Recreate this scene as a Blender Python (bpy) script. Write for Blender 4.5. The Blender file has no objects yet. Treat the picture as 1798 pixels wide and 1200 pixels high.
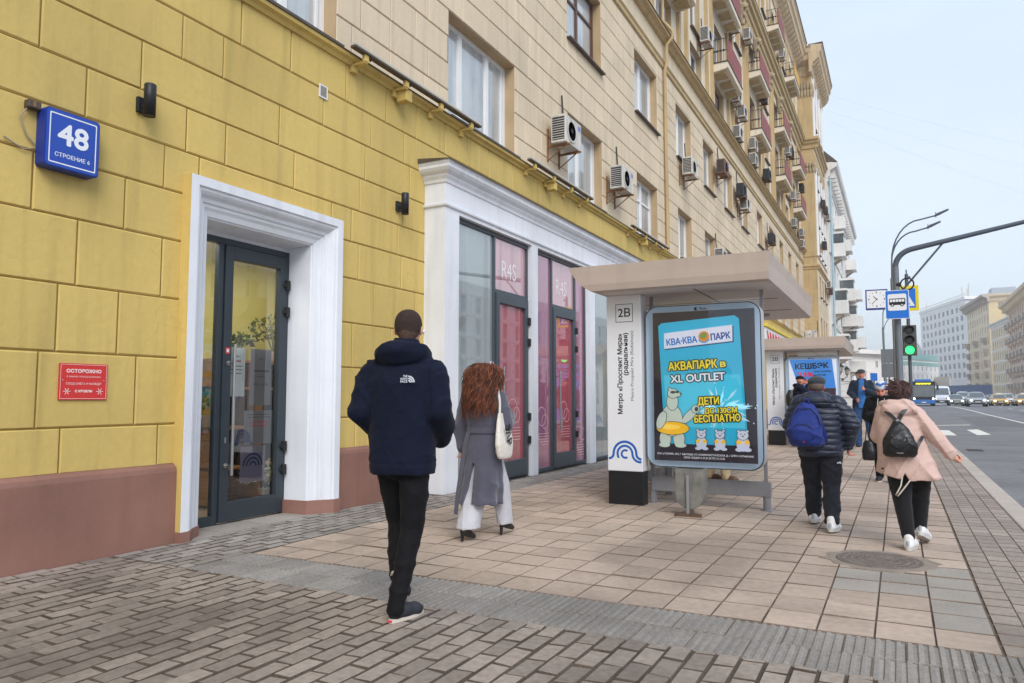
import bpy, bmesh, math, random
import numpy as np
from mathutils import Vector, Matrix

# ------------------------------------------------------------------ camera, world, sun, exposure
sc = bpy.context.scene
COL = sc.collection
cam_d = bpy.data.cameras.new('camera')
cam = bpy.data.objects.new('camera', cam_d)
COL.objects.link(cam)
sc.camera = cam
cam_d.sensor_fit = 'HORIZONTAL'
cam_d.sensor_width = 36.0
cam_d.lens = 36.0 * 1288.0 / 1798.0
cam_d.clip_start = 0.05
cam_d.clip_end = 4000.0
YAW = 0.48396
PITCH = 0.07594
cam.location = (6.05, 0.0, 1.35)
cam.rotation_euler = (math.pi / 2 + PITCH, 0.0, YAW)

SUN_EL, SUN_AZ = math.radians(40), math.radians(140)      # azimuth clockwise from +Y
world = bpy.data.worlds.new('World')
sc.world = world
world.use_nodes = True
wn, wl = world.node_tree.nodes, world.node_tree.links
wn.clear()
w_out = wn.new('ShaderNodeOutputWorld')
w_bg = wn.new('ShaderNodeBackground')
w_sky = wn.new('ShaderNodeTexSky')
w_sky.sky_type = 'NISHITA'
w_sky.sun_disc = False
w_sky.sun_elevation = SUN_EL
w_sky.sun_rotation = SUN_AZ
w_sky.dust_density = 2.0
w_tc = wn.new('ShaderNodeTexCoord')
w_map = wn.new('ShaderNodeMapping')
w_map.inputs['Scale'].default_value = (1.0, 1.0, 3.0)
w_noise = wn.new('ShaderNodeTexNoise')
w_noise.inputs['Scale'].default_value = 2.2
w_noise.inputs['Detail'].default_value = 5.0
w_ramp = wn.new('ShaderNodeMapRange')
w_ramp.inputs['From Min'].default_value = 0.25
w_ramp.inputs['From Max'].default_value = 0.75
w_ramp.inputs['To Min'].default_value = 0.72
w_ramp.inputs['To Max'].default_value = 0.93
w_mix = wn.new('ShaderNodeMixRGB')
w_sep = wn.new('ShaderNodeSeparateXYZ')                 # thin high overcast, whiter towards the horizon
w_grad = wn.new('ShaderNodeValToRGB')
w_grad.color_ramp.elements[0].position = 0.0
w_grad.color_ramp.elements[0].color = (6.6, 7.3, 7.9, 1)
w_grad.color_ramp.elements[1].position = 0.75
w_grad.color_ramp.elements[1].color = (4.8, 5.8, 7.2, 1)
wl.new(w_tc.outputs['Generated'], w_sep.inputs[0])
wl.new(w_sep.outputs['Z'], w_grad.inputs['Fac'])
wl.new(w_grad.outputs['Color'], w_mix.inputs['Color2'])
wl.new(w_tc.outputs['Generated'], w_map.inputs['Vector'])
wl.new(w_map.outputs['Vector'], w_noise.inputs['Vector'])
wl.new(w_noise.outputs['Fac'], w_ramp.inputs['Value'])
wl.new(w_ramp.outputs['Result'], w_mix.inputs['Fac'])
wl.new(w_sky.outputs['Color'], w_mix.inputs['Color1'])
wl.new(w_mix.outputs['Color'], w_bg.inputs['Color'])
w_bg.inputs['Strength'].default_value = 0.092
wl.new(w_bg.outputs['Background'], w_out.inputs['Surface'])

sun_d = bpy.data.lights.new('sun', 'SUN')
sun_d.energy = 1.5
sun_d.angle = math.radians(35)
sun_d.color = (1.0, 0.965, 0.92)
sun = bpy.data.objects.new('sun', sun_d)
COL.objects.link(sun)
_sd = Vector((math.sin(SUN_AZ) * math.cos(SUN_EL), math.cos(SUN_AZ) * math.cos(SUN_EL), math.sin(SUN_EL)))
sun.rotation_euler = _sd.to_track_quat('Z', 'Y').to_euler()
sun.location = (20, -20, 40)

sc.view_settings.view_transform = 'Standard'
sc.view_settings.look = 'None'
sc.view_settings.gamma = 1.0
sc.view_settings.use_curve_mapping = False
sc.view_settings.exposure = 0.79
sc.cycles.max_bounces = 6
sc.cycles.transparent_max_bounces = 12
sc.cycles.use_denoising = True

rnd = random.Random(7)

# ------------------------------------------------------------------ helpers
def lin(r, g, b):
    def f(v):
        v /= 255.0
        return v / 12.92 if v <= 0.04045 else ((v + 0.055) / 1.055) ** 2.4
    return (f(r), f(g), f(b))

MATS = {}
def mat(name, col, rough=0.65, metal=0.0, var=0.10, vscale=2.0, bump=0.0, bscale=80.0, spec=0.4,
        streak=0.0, rndvar=0.0, fine=0.0, stain=0.0, sheen=0.0, emit=None, coat=0.0, fold=0.0, spots=0.0, cracks=0.0):
    if name in MATS:
        return MATS[name]
    m = bpy.data.materials.new(name)
    MATS[name] = m
    m.use_nodes = True
    nt = m.node_tree
    N, L = nt.nodes, nt.links
    N.clear()
    out = N.new('ShaderNodeOutputMaterial')
    b = N.new('ShaderNodeBsdfPrincipled')
    L.new(b.outputs[0], out.inputs[0])
    b.inputs['Roughness'].default_value = rough
    b.inputs['Metallic'].default_value = metal
    b.inputs['Specular IOR Level'].default_value = spec
    b.inputs['Sheen Weight'].default_value = sheen
    b.inputs['Coat Weight'].default_value = coat
    geo = N.new('ShaderNodeNewGeometry')
    pos = geo.outputs['Position']
    fac = None
    def mul(a, bb):
        n = N.new('ShaderNodeMath'); n.operation = 'MULTIPLY'
        L.new(a, n.inputs[0]); L.new(bb, n.inputs[1])
        return n.outputs[0]
    def noise(scale, lo, hi, vec=None, detail=4.0, fmin=0.3, fmax=0.7):
        n = N.new('ShaderNodeTexNoise'); n.inputs['Scale'].default_value = scale
        n.inputs['Detail'].default_value = detail
        L.new(vec or pos, n.inputs['Vector'])
        r = N.new('ShaderNodeMapRange')
        r.inputs['From Min'].default_value = fmin; r.inputs['From Max'].default_value = fmax
        r.inputs['To Min'].default_value = lo; r.inputs['To Max'].default_value = hi
        L.new(n.outputs['Fac'], r.inputs['Value'])
        return r.outputs['Result']
    if var:
        fac = noise(vscale, 1 - var, 1 + var * 0.6)
    if fine:
        f2 = noise(vscale * 22, 1 - fine, 1 + fine)
        fac = mul(fac, f2) if fac else f2
    if streak:
        mp = N.new('ShaderNodeMapping'); mp.inputs['Scale'].default_value = (5.0, 5.0, 0.35)
        L.new(pos, mp.inputs['Vector'])
        f3 = noise(1.3, 1 - streak, 1.0, mp.outputs['Vector'], 6.0, 0.28, 0.5)
        fac = mul(fac, f3) if fac else f3
    if stain:
        f4 = noise(0.55, 1 - stain, 1.0, None, 7.0, 0.36, 0.52)
        fac = mul(fac, f4) if fac else f4
    if cracks:     # hairline cracks, only here and there
        nd = N.new('ShaderNodeTexNoise'); nd.inputs['Scale'].default_value = 2.5; nd.inputs['Detail'].default_value = 5.0
        L.new(pos, nd.inputs['Vector'])
        ad = N.new('ShaderNodeVectorMath'); ad.operation = 'MULTIPLY_ADD'; ad.inputs[1].default_value = (0.5, 0.5, 0.5)
        L.new(nd.outputs['Color'], ad.inputs[0]); L.new(pos, ad.inputs[2])
        ve = N.new('ShaderNodeTexVoronoi'); ve.feature = 'DISTANCE_TO_EDGE'; ve.inputs['Scale'].default_value = 0.8
        L.new(ad.outputs[0], ve.inputs['Vector'])
        rc = N.new('ShaderNodeMapRange'); rc.inputs['From Min'].default_value = 0.002; rc.inputs['From Max'].default_value = 0.006
        rc.inputs['To Min'].default_value = cracks; rc.inputs['To Max'].default_value = 0.0
        L.new(ve.outputs['Distance'], rc.inputs['Value'])
        mk = noise(0.7, 0.0, 1.0, None, 2.0, 0.52, 0.60)
        cm_ = mul(rc.outputs['Result'], mk)
        sb = N.new('ShaderNodeMath'); sb.operation = 'SUBTRACT'; sb.inputs[0].default_value = 1.0
        L.new(cm_, sb.inputs[1])
        fac = mul(fac, sb.outputs[0]) if fac else sb.outputs[0]
    if spots:      # trodden-in gum and drips
        vo = N.new('ShaderNodeTexVoronoi'); vo.inputs['Scale'].default_value = 3.2; vo.inputs['Randomness'].default_value = 1.0
        L.new(pos, vo.inputs['Vector'])
        rr = N.new('ShaderNodeMapRange'); rr.inputs['From Min'].default_value = 0.045; rr.inputs['From Max'].default_value = 0.075
        rr.inputs['To Min'].default_value = 1 - spots; rr.inputs['To Max'].default_value = 1.0
        L.new(vo.outputs['Distance'], rr.inputs['Value'])
        fac = mul(fac, rr.outputs['Result']) if fac else rr.outputs['Result']
    if rndvar:
        a = N.new('ShaderNodeAttribute'); a.attribute_name = 'rnd'
        r = N.new('ShaderNodeMapRange')
        r.inputs['To Min'].default_value = 1 - rndvar; r.inputs['To Max'].default_value = 1 + rndvar
        L.new(a.outputs['Fac'], r.inputs['Value'])
        fac = mul(fac, r.outputs['Result']) if fac else r.outputs['Result']
    if fac:
        mx = N.new('ShaderNodeVectorMath'); mx.operation = 'SCALE'
        mx.inputs[0].default_value = col
        L.new(fac, mx.inputs['Scale'])
        L.new(mx.outputs[0], b.inputs['Base Color'])
    else:
        b.inputs['Base Color'].default_value = (*col, 1)
    if bump or fold:
        prev = None
        if fold:
            n0 = N.new('ShaderNodeTexNoise'); n0.inputs['Scale'].default_value = 9.0
            n0.inputs['Detail'].default_value = 3.0; n0.inputs['Distortion'].default_value = 0.8
            L.new(pos, n0.inputs['Vector'])
            b0 = N.new('ShaderNodeBump'); b0.inputs['Strength'].default_value = fold
            b0.inputs['Distance'].default_value = 0.03
            L.new(n0.outputs['Fac'], b0.inputs['Height'])
            prev = b0.outputs[0]
        if bump:
            n = N.new('ShaderNodeTexNoise'); n.inputs['Scale'].default_value = bscale
            n.inputs['Detail'].default_value = 4.0
            L.new(pos, n.inputs['Vector'])
            bp = N.new('ShaderNodeBump'); bp.inputs['Strength'].default_value = bump
            bp.inputs['Distance'].default_value = 0.01
            L.new(n.outputs['Fac'], bp.inputs['Height'])
            if prev: L.new(prev, bp.inputs['Normal'])
            prev = bp.outputs[0]
        L.new(prev, b.inputs['Normal'])
    if emit:
        b.inputs['Emission Color'].default_value = (*emit[0], 1)
        b.inputs['Emission Strength'].default_value = emit[1]
    return m

def film(name, col, boost=0.16, rough=0.012, var=0.15, vscale=0.5, ior=1.5):
    """coated or curtained glazing: a coloured layer under a mirror-like pane"""
    if name in MATS: return MATS[name]
    m = mat(name, col, 0.6, var=var, vscale=vscale, spec=0.0, streak=0.3)
    N, L = m.node_tree.nodes, m.node_tree.links
    bs = next(n for n in N if n.type == 'BSDF_PRINCIPLED'); out = next(n for n in N if n.type == 'OUTPUT_MATERIAL')
    gl = N.new('ShaderNodeBsdfGlossy'); gl.inputs['Roughness'].default_value = rough
    fr = N.new('ShaderNodeFresnel'); fr.inputs['IOR'].default_value = ior
    ad = N.new('ShaderNodeMath'); ad.operation = 'ADD'; ad.use_clamp = True; ad.inputs[1].default_value = boost
    mx = N.new('ShaderNodeMixShader')
    L.new(fr.outputs[0], ad.inputs[0]); L.new(ad.outputs[0], mx.inputs[0]); L.new(bs.outputs[0], mx.inputs[1]); L.new(gl.outputs[0], mx.inputs[2]); L.new(mx.outputs[0], out.inputs[0])
    return m

def glass(name, tint=(0.9, 0.95, 0.95), rough=0.01, ior=1.5, boost=0.0):
    """thin window glass: clear with fresnel reflections"""
    if name in MATS: return MATS[name]
    m = bpy.data.materials.new(name); MATS[name] = m
    m.use_nodes = True
    N, L = m.node_tree.nodes, m.node_tree.links
    N.clear()
    out = N.new('ShaderNodeOutputMaterial')
    tr = N.new('ShaderNodeBsdfTransparent'); tr.inputs[0].default_value = (*tint, 1)
    gl = N.new('ShaderNodeBsdfGlossy'); gl.inputs['Roughness'].default_value = rough
    gl.inputs[0].default_value = (0.95, 0.97, 1, 1)
    fr = N.new('ShaderNodeFresnel'); fr.inputs['IOR'].default_value = ior
    ad = N.new('ShaderNodeMath'); ad.operation = 'ADD'; ad.use_clamp = True
    ad.inputs[1].default_value = boost
    L.new(fr.outputs[0], ad.inputs[0])
    mx = N.new('ShaderNodeMixShader')
    L.new(ad.outputs[0], mx.inputs[0]); L.new(tr.outputs[0], mx.inputs[1]); L.new(gl.outputs[0], mx.inputs[2])
    L.new(mx.outputs[0], out.inputs[0])
    return m

_text_cache = {}
def text_mesh(s, bold=0.0, spacing=1.0):
    key = (s, bold, spacing)
    if key in _text_cache: return _text_cache[key]
    c = bpy.data.curves.new('lettering', 'FONT')
    c.body = s; c.size = 1.0; c.resolution_u = 3; c.offset = bold; c.space_character = spacing
    c.fill_mode = 'FRONT'
    o = bpy.data.objects.new('lettering', c)
    COL.objects.link(o)
    dg = bpy.context.evaluated_depsgraph_get()
    me = o.evaluated_get(dg).to_mesh()
    vs = [(v.co.x, v.co.y) for v in me.vertices]
    fs = [tuple(p.vertices) for p in me.polygons]
    o.evaluated_get(dg).to_mesh_clear()
    bpy.data.objects.remove(o); bpy.data.curves.remove(c)
    _text_cache[key] = (vs, fs)
    return vs, fs

ORG = {}
def world_org(o):
    return ORG.get(o.name, Vector((0, 0, 0))) if o else Vector((0, 0, 0))

class MB:
    """collects boxes, tubes, lofts and lettering into ONE mesh"""
    def __init__(s):
        s.v = []; s.f = []; s.m = []; s.sm = []; s.r = []; s.mats = []; s.cm = 0
        s.X = None
    def use(s, m):
        if m not in s.mats: s.mats.append(m)
        s.cm = s.mats.index(m); return s
    def xf(s, M=None): s.X = M; return s
    def add(s, vs, fs, smooth=False, r=None):
        o = len(s.v)
        if s.X is not None: vs = [s.X @ Vector(p) for p in vs]
        s.v.extend([tuple(p) for p in vs])
        if r is None: r = rnd.random()
        for f in fs:
            s.f.append(tuple(i + o for i in f)); s.m.append(s.cm); s.sm.append(smooth); s.r.append(r)
        return s
    def box(s, x0, x1, y0, y1, z0, z1):
        v = [(x0,y0,z0),(x1,y0,z0),(x1,y1,z0),(x0,y1,z0),(x0,y0,z1),(x1,y0,z1),(x1,y1,z1),(x0,y1,z1)]
        return s.add(v, [(0,3,2,1),(4,5,6,7),(0,1,5,4),(1,2,6,5),(2,3,7,6),(3,0,4,7)])
    def bbox(s, x0, x1, y0, y1, z0, z1, b=0.01):
        """bevelled box"""
        bm = bmesh.new()
        bmesh.ops.create_cube(bm, size=1)
        for v in bm.verts:
            v.co = Vector((x0 + (v.co.x+.5)*(x1-x0), y0 + (v.co.y+.5)*(y1-y0), z0 + (v.co.z+.5)*(z1-z0)))
        bmesh.ops.bevel(bm, geom=list(bm.edges), offset=b, segments=2, affect='EDGES', profile=0.5)
        bm.verts.index_update()
        s.add([v.co.copy() for v in bm.verts], [[v.index for v in f.verts] for f in bm.faces])
        bm.free(); return s
    def quad(s, a, b, c, d): return s.add([a,b,c,d], [(0,1,2,3)])
    def poly(s, pts): return s.add(pts, [tuple(range(len(pts)))])
    def prism(s, pts, f, w0, w1, smooth=False):
        """2D outline pts (u,v) counter-clockwise, extruded along w with mapping f(u,v,w)"""
        n = len(pts)
        v = [f(u, t, w0) for u, t in pts] + [f(u, t, w1) for u, t in pts]
        s.add(v, [tuple(range(n, 2*n)), tuple(range(n-1, -1, -1))])
        s.add(v, [(i, (i+1) % n, n+(i+1) % n, n+i) for i in range(n)], smooth)
        return s
    def cyl(s, a, b, r0, r1=None, n=16, caps=True):
        return s.tube([a, b], [r0, r0 if r1 is None else r1], n, caps)
    def tube(s, path, r, n=10, caps=True, smooth=True):
        P = [Vector(p) for p in path]
        R = r if isinstance(r, (list, tuple)) else [r]*len(P)
        vs = []; fs = []
        up = None
        for i, p in enumerate(P):
            t = (P[min(i+1, len(P)-1)] - P[max(i-1, 0)])
            if t.length < 1e-9: t = Vector((0,0,1))
            t.normalize()
            if up is None:
                up = Vector((0,0,1)) if abs(t.z) < 0.9 else Vector((1,0,0))
            a = t.cross(up)
            if a.length < 1e-6: a = t.cross(Vector((0.3,1,0.2)))
            a.normalize(); bq = a.cross(t).normalized(); up = bq
            for k in range(n):
                q = 2*math.pi*k/n
                vs.append(p + (a*math.cos(q) + bq*math.sin(q))*R[i])
        for i in range(len(P)-1):
            for k in range(n):
                k2 = (k+1) % n
                fs.append((i*n+k, (i+1)*n+k, (i+1)*n+k2, i*n+k2))
        s.add(vs, fs, smooth)
        if caps:
            s.add(vs[:n], [tuple(range(n))]); s.add(vs[-n:], [tuple(range(n-1, -1, -1))])
        return s
    def lathe(s, c, prof, n=20, axis='z'):
        """prof: list of (r, h)"""
        vs = []; fs = []
        for r, h in prof:
            for k in range(n):
                q = 2*math.pi*k/n
                a, b = r*math.cos(q), r*math.sin(q)
                p = {'z': (a, b, h), 'x': (h, a, b), 'y': (b, h, a)}[axis]
                vs.append((c[0]+p[0], c[1]+p[1], c[2]+p[2]))
        for i in range(len(prof)-1):
            for k in range(n):
                k2 = (k+1) % n
                fs.append((i*n+k, i*n+k2, (i+1)*n+k2, (i+1)*n+k))
        s.add(vs, fs, True)
        if prof[0][0] > 1e-6: s.add(vs[:n], [tuple(range(n-1, -1, -1))])
        if prof[-1][0] > 1e-6: s.add(vs[-n:], [tuple(range(n))])
        return s
    def ball(s, c, r, n=10, m=8):
        r = (r, r, r) if not isinstance(r, (tuple, list)) else r
        vs = []; fs = []
        for i in range(m+1):
            t = math.pi*i/m
            for k in range(n):
                q = 2*math.pi*k/n
                vs.append((c[0]+r[0]*math.sin(t)*math.cos(q), c[1]+r[1]*math.sin(t)*math.sin(q), c[2]-r[2]*math.cos(t)))
        for i in range(m):
            for k in range(n):
                k2 = (k+1) % n
                fs.append((i*n+k, i*n+k2, (i+1)*n+k2, (i+1)*n+k))
        return s.add(vs, fs, True)
    def heavy(s, txt, f, u, v, size, w, r, n=8, **kw):
        """thick lettering: copies of the letters shifted round a small circle"""
        for k in range(n):
            q = 2*math.pi*k/n
            s.text(txt, f, u + r*math.cos(q), v + r*math.sin(q), size, w + k*0.00003, **kw)
        return s.text(txt, f, u, v, size, w + n*0.00003, **kw)
    def text(s, txt, f, u, v, size, w=0.002, align='C', bold=0.0, xs=1.0, spacing=1.0, rot=0.0, fit=None):
        """flat lettering on the surface f(u,v,w)"""
        vs, fs = text_mesh(txt, bold, spacing)
        if not vs: return s
        x0 = min(p[0] for p in vs); x1 = max(p[0] for p in vs)
        if fit: xs = fit / ((x1-x0)*size)
        ox = {'C': (x0+x1)/2, 'L': x0, 'R': x1}[align]
        cr, sr = math.cos(rot), math.sin(rot)
        out = []
        for a, b in vs:
            a = (a-ox)*size*xs; b = b*size
            out.append(f(u + a*cr - b*sr, v + a*sr + b*cr, w))
        return s.add(out, fs)
    def build(s, name, parent=None, local=False, subdiv=0):
        me = bpy.data.meshes.new(name)
        o = bpy.data.objects.new(name, me)
        COL.objects.link(o)
        og = Vector((0,0,0))
        if parent is not None:
            o.parent = parent
            if not local: og = world_org(parent)
            ORG[o.name] = world_org(parent)
        vs = s.v if og.length == 0 else [(p[0]-og.x, p[1]-og.y, p[2]-og.z) for p in s.v]
        me.from_pydata(vs, [], s.f)
        for m in s.mats: me.materials.append(m)
        me.polygons.foreach_set('material_index', s.m)
        me.polygons.foreach_set('use_smooth', s.sm)
        a = me.attributes.new('rnd', 'FLOAT', 'FACE')
        a.data.foreach_set('value', s.r)
        me.update()
        return o

def tag(o, label=None, cat=None, group=None, kind=None):
    if label: o['label'] = label
    if cat: o['category'] = cat
    if group: o['group'] = group
    if kind: o['kind'] = kind
    return o

def thing(name, label, cat, loc=(0,0,0), group=None, rz=0.0):
    o = bpy.data.objects.new(name, None)
    COL.objects.link(o)
    o.location = loc
    o.rotation_euler = (0, 0, rz)
    o.empty_display_size = 0.1
    ORG[o.name] = Vector(loc)
    return tag(o, label, cat, group)

def copy_thing(o, loc, label, rz=None, group=None):
    c = o.copy(); COL.objects.link(c); c.location = loc
    if rz is not None: c.rotation_euler = (0, 0, rz)
    if label: c['label'] = label
    if group: c['group'] = group
    def kids(a, b):
        for ch in list(a.children):
            d = ch.copy(); COL.objects.link(d); d.parent = b
            kids(ch, d)
    kids(o, c)
    return c

def solo(mb, name, label, cat, loc=(0,0,0), group=None):
    """a thing that is one mesh, origin at loc, built in world coordinates"""
    e = MB(); e.v = [(p[0]-loc[0], p[1]-loc[1], p[2]-loc[2]) for p in mb.v]
    e.f, e.m, e.sm, e.r, e.mats = mb.f, mb.m, mb.sm, mb.r, mb.mats
    o = e.build(name); o.location = loc
    ORG[o.name] = Vector(loc)
    return tag(o, label, cat, group)

def struct(mb, name):
    o = mb.build(name); o['kind'] = 'structure'; return o

def fx(X):
    """surface facing +X at x=X: u along +Y, v up, w outward"""
    return lambda u, v, w: (X + w, u, v)
def fy(Y):
    """surface facing -Y (towards the camera) at y=Y: u along +X, v up, w outward"""
    return lambda u, v, w: (u, Y - w, v)

def rects_minus(rect, holes):
    """axis-aligned rectangle minus holes -> rectangles"""
    out = [rect]
    for h in holes:
        nxt = []
        for (a, b, c, d) in out:
            if h[0] >= b or h[1] <= a or h[2] >= d or h[3] <= c:
                nxt.append((a, b, c, d)); continue
            lo, hi = max(a, h[0]), min(b, h[1])
            if a < h[0]: nxt.append((a, h[0], c, d))
            if b > h[1]: nxt.append((h[1], b, c, d))
            if c < h[2]: nxt.append((lo, hi, c, h[2]))
            if d > h[3]: nxt.append((lo, hi, h[3], d))
        out = nxt
    return out

def wall_sheet(mb, f, u0, u1, v0, v1, holes, depth, m_wall, m_rev=None, w=0.0):
    """flat wall with recessed openings (reveals go back by depth)"""
    mb.use(m_wall)
    us = sorted({u0, u1, *[h[0] for h in holes], *[h[1] for h in holes]})
    vs = sorted({v0, v1, *[h[2] for h in holes], *[h[3] for h in holes]})
    us = [u for u in us if u0 <= u <= u1]; vs = [v for v in vs if v0 <= v <= v1]
    for a, b in zip(us, us[1:]):
        for c, d in zip(vs, vs[1:]):
            mu, mv = (a+b)/2, (c+d)/2
            if any(h[0] < mu < h[1] and h[2] < mv < h[3] for h in holes): continue
            mb.quad(f(a,c,w), f(b,c,w), f(b,d,w), f(a,d,w))
    mb.use(m_rev or m_wall)
    for a, b, c, d in holes:
        mb.quad(f(a,c,w), f(a,d,w), f(a,d,-depth), f(a,c,-depth))
        mb.quad(f(b,d,w), f(b,c,w), f(b,c,-depth), f(b,d,-depth))
        mb.quad(f(a,d,w), f(b,d,w), f(b,d,-depth), f(a,d,-depth))
        mb.quad(f(b,c,w), f(a,c,w), f(a,c,-depth), f(b,c,-depth))

def block(mb, f, a, b, c, d, w, g, t, r=None, jt=0.0):
    """a raised ashlar / paver block with chamfered edges: outer rect a..d inset by g/2, thickness t"""
    a += g/2; b -= g/2; c += g/2; d -= g/2
    if b-a < 0.02 or d-c < 0.02: return
    e = min(t*0.9, 0.012)
    q = lambda: rnd.uniform(-jt, jt)
    V = [f(a,c,w), f(b,c,w), f(b,d,w), f(a,d,w),
         f(a+e+q(),c+e+q(),w+t), f(b-e+q(),c+e+q(),w+t), f(b-e+q(),d-e+q(),w+t), f(a+e+q(),d-e+q(),w+t)]
    mb.add(V, [(4,5,6,7),(0,1,5,4),(1,2,6,5),(2,3,7,6),(3,0,4,7)], False, r)

def ashlar(mb, f, u0, u1, courses, holes, m_block, joints=None, bw=(0.75, 1.15), g=0.014, t=0.012, w=-0.012, seed=1, jt=0.0):
    rg = random.Random(seed)
    mb.use(m_block)
    for i, (c, d) in enumerate(zip(courses, courses[1:])):
        js = list(joints.get(i, [])) if joints else []
        lo, hi = (min(js), max(js)) if js else (None, None)
        if js:
            u = lo
            while u > u0: u -= rg.uniform(*bw); js.append(u)
            u = hi
        else:
            u = u0 - rg.uniform(0, bw[0])
        while u < u1:
            u += rg.uniform(*bw); js.append(u)
        js = sorted(set(js))
        for a, b in zip(js, js[1:]):
            a2, b2 = max(a, u0), min(b, u1)
            if b2 - a2 < 0.05: continue
            rr = rg.random()
            for (p, q, s_, t_) in rects_minus((a2, b2, c, d), holes):
                block(mb, f, p, q, s_, t_, w, g, t, rr, jt)
# ------------------------------------------------------------------ ground, pavements, road
def rz(y):
    """height of the carriageway along the street: flat near the camera, a gentle rise further on"""
    t = min(max((y - 40) / 55.0, 0), 1)
    return -0.15 + 0.42 * t * t * (3 - 2 * t)

m_brick = mat('grey_brown_paver', lin(150, 139, 130), 0.85, var=0.16, vscale=1.1, fine=0.16, bump=0.35, bscale=120, rndvar=0.20, spec=0.25, stain=0.30)
m_brick2 = mat('grey_paver', lin(148, 142, 136), 0.85, var=0.14, vscale=1.3, fine=0.15, bump=0.3, bscale=120, rndvar=0.20, spec=0.25, stain=0.2)
m_mortar = mat('sandy_joint', lin(126, 112, 101), 0.95, var=0.25, vscale=3, fine=0.2, spec=0.1)
m_mortarb = mat('dark_joint', lin(94, 84, 76), 0.95, var=0.25, vscale=3, fine=0.2, spec=0.1)
m_slab = mat('tan_slab', lin(183, 165, 151), 0.82, var=0.14, vscale=0.8, fine=0.10, bump=0.25, bscale=90, rndvar=0.10, spec=0.25, stain=0.30, spots=0.16)
m_slabg = mat('grey_replacement_slab', lin(158, 151, 144), 0.82, var=0.12, vscale=2, fine=0.1, bump=0.2, rndvar=0.08, spec=0.25)
m_sett = mat('kerbside_sett', lin(158, 146, 137), 0.85, var=0.14, vscale=1.3, fine=0.15, bump=0.3, bscale=120, rndvar=0.12, spec=0.25, stain=0.2)
m_tact = mat('tactile_concrete', lin(146, 141, 136), 0.85, var=0.15, vscale=1.6, fine=0.15, bump=0.3, bscale=110, rndvar=0.16, spec=0.25, stain=0.25)
m_kerb = mat('kerb_granite', lin(182, 172, 162), 0.8, var=0.12, vscale=1.5, fine=0.15, bump=0.2, rndvar=0.08)
m_asph = mat('asphalt', lin(128, 127, 131), 0.9, var=0.12, vscale=0.35, fine=0.10, bump=0.4, bscale=150, spec=0.3, stain=0.16)
m_mark = mat('road_paint', lin(226, 224, 216), 0.7, var=0.12, vscale=3, fine=0.15)
m_earth = mat('ground_far', lin(150, 148, 145), 0.9, var=0.1, vscale=0.1)

gmap = lambda u, v, w: (u, v, w)

def pavers(mb, x0, x1, y0, y1, bx, by, stagger, g=0.012, gx=None, t=0.012, jit=0.0025, seed=3, wob=0.0, alt=None, holes=(), edge=None):
    rg = random.Random(seed)
    nx = max(1, round((x1 - x0) / bx)); bx = (x1 - x0) / nx
    for i in range(nx):
        a, b = x0 + i * bx, x0 + (i + 1) * bx
        y = y0 - (by * 0.5 if (stagger and i % 2) else 0) + rg.uniform(-wob, wob)
        while y < y1:
            c, d = max(y, y0), min(y + by + rg.uniform(-wob, wob) * 0.4, y1)
            y = d if d < y1 else y1 + 1
            if d - c < 0.03: continue
            for (p, q, s_, t_) in rects_minus((a, b, c, d), holes):
                if q - p < 0.03 or t_ - s_ < 0.03: continue
                gg = g / 2 + rg.uniform(0, g * 0.15)
                gh = (gx or g) / 2 + rg.uniform(0, g * 0.15)
                p2, q2, s2, t2 = p + gh, q - gh, s_ + gg, t_ - gg
                e = 0.005; ex = 0.0025 if gx else e
                z = -t
                h = [rg.uniform(-jit, jit) for _ in range(2)]
                tl = rg.uniform(-jit, jit) * 0.7
                V = [(p2,s2,z),(q2,s2,z),(q2,t2,z),(p2,t2,z),
                     (p2+ex,s2+e,h[0]-tl),(q2-ex,s2+e,h[0]+tl),(q2-ex,t2-e,h[1]+tl),(p2+ex,t2-e,h[1]-tl)]
                if alt:
                    mb.use(alt((p+q)/2, (s_+t_)/2))
                mb.add(V, [(4,5,6,7)], False, rg.random())
                cm = mb.cm; mb.use(edge or mb.mats[cm]); mb.add(V, [(0,1,5,4),(1,2,6,5),(2,3,7,6),(3,0,4,7)], False, rg.random()); mb.cm = cm

MAN = (5.86, 6.90)
b = MB(); b.use(m_earth); b.quad((-600,-120,-0.6),(700,-120,-0.6),(700,1500,-0.6),(-600,1500,-0.6)); struct(b, 'ground')
b = MB(); b.use(m_mortarb); b.box(-0.05, 7.0, -4, 4.05, -0.5, -0.012)
b.use(m_brick); pavers(b, 0.05, 6.9, 1.0, 4.05, 0.124, 0.25, True, g=0.010, seed=5, wob=0.02, jit=0.004, edge=m_mortarb)
struct(b, 'paving_bricks')
b = MB(); b.use(m_mortarb); b.box(-0.05, 1.0, 4.05, 45, -0.5, -0.0125)
b.use(m_brick2); pavers(b, 0.05, 1.0, 4.05, 8.62, 0.119, 0.25, True, g=0.009, seed=6, wob=0.02, jit=0.003, edge=m_mortarb)
pavers(b, 0.42, 1.0, 8.62, 24, 0.145, 0.25, True, g=0.016, seed=6, wob=0.02, jit=0.003)
b.use(m_slabg); pavers(b, -0.5, 0.05, 4.72, 6.82, 0.55, 0.55, False, g=0.01, seed=9, t=0.02)
struct(b, 'wall_side_paving')
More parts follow.
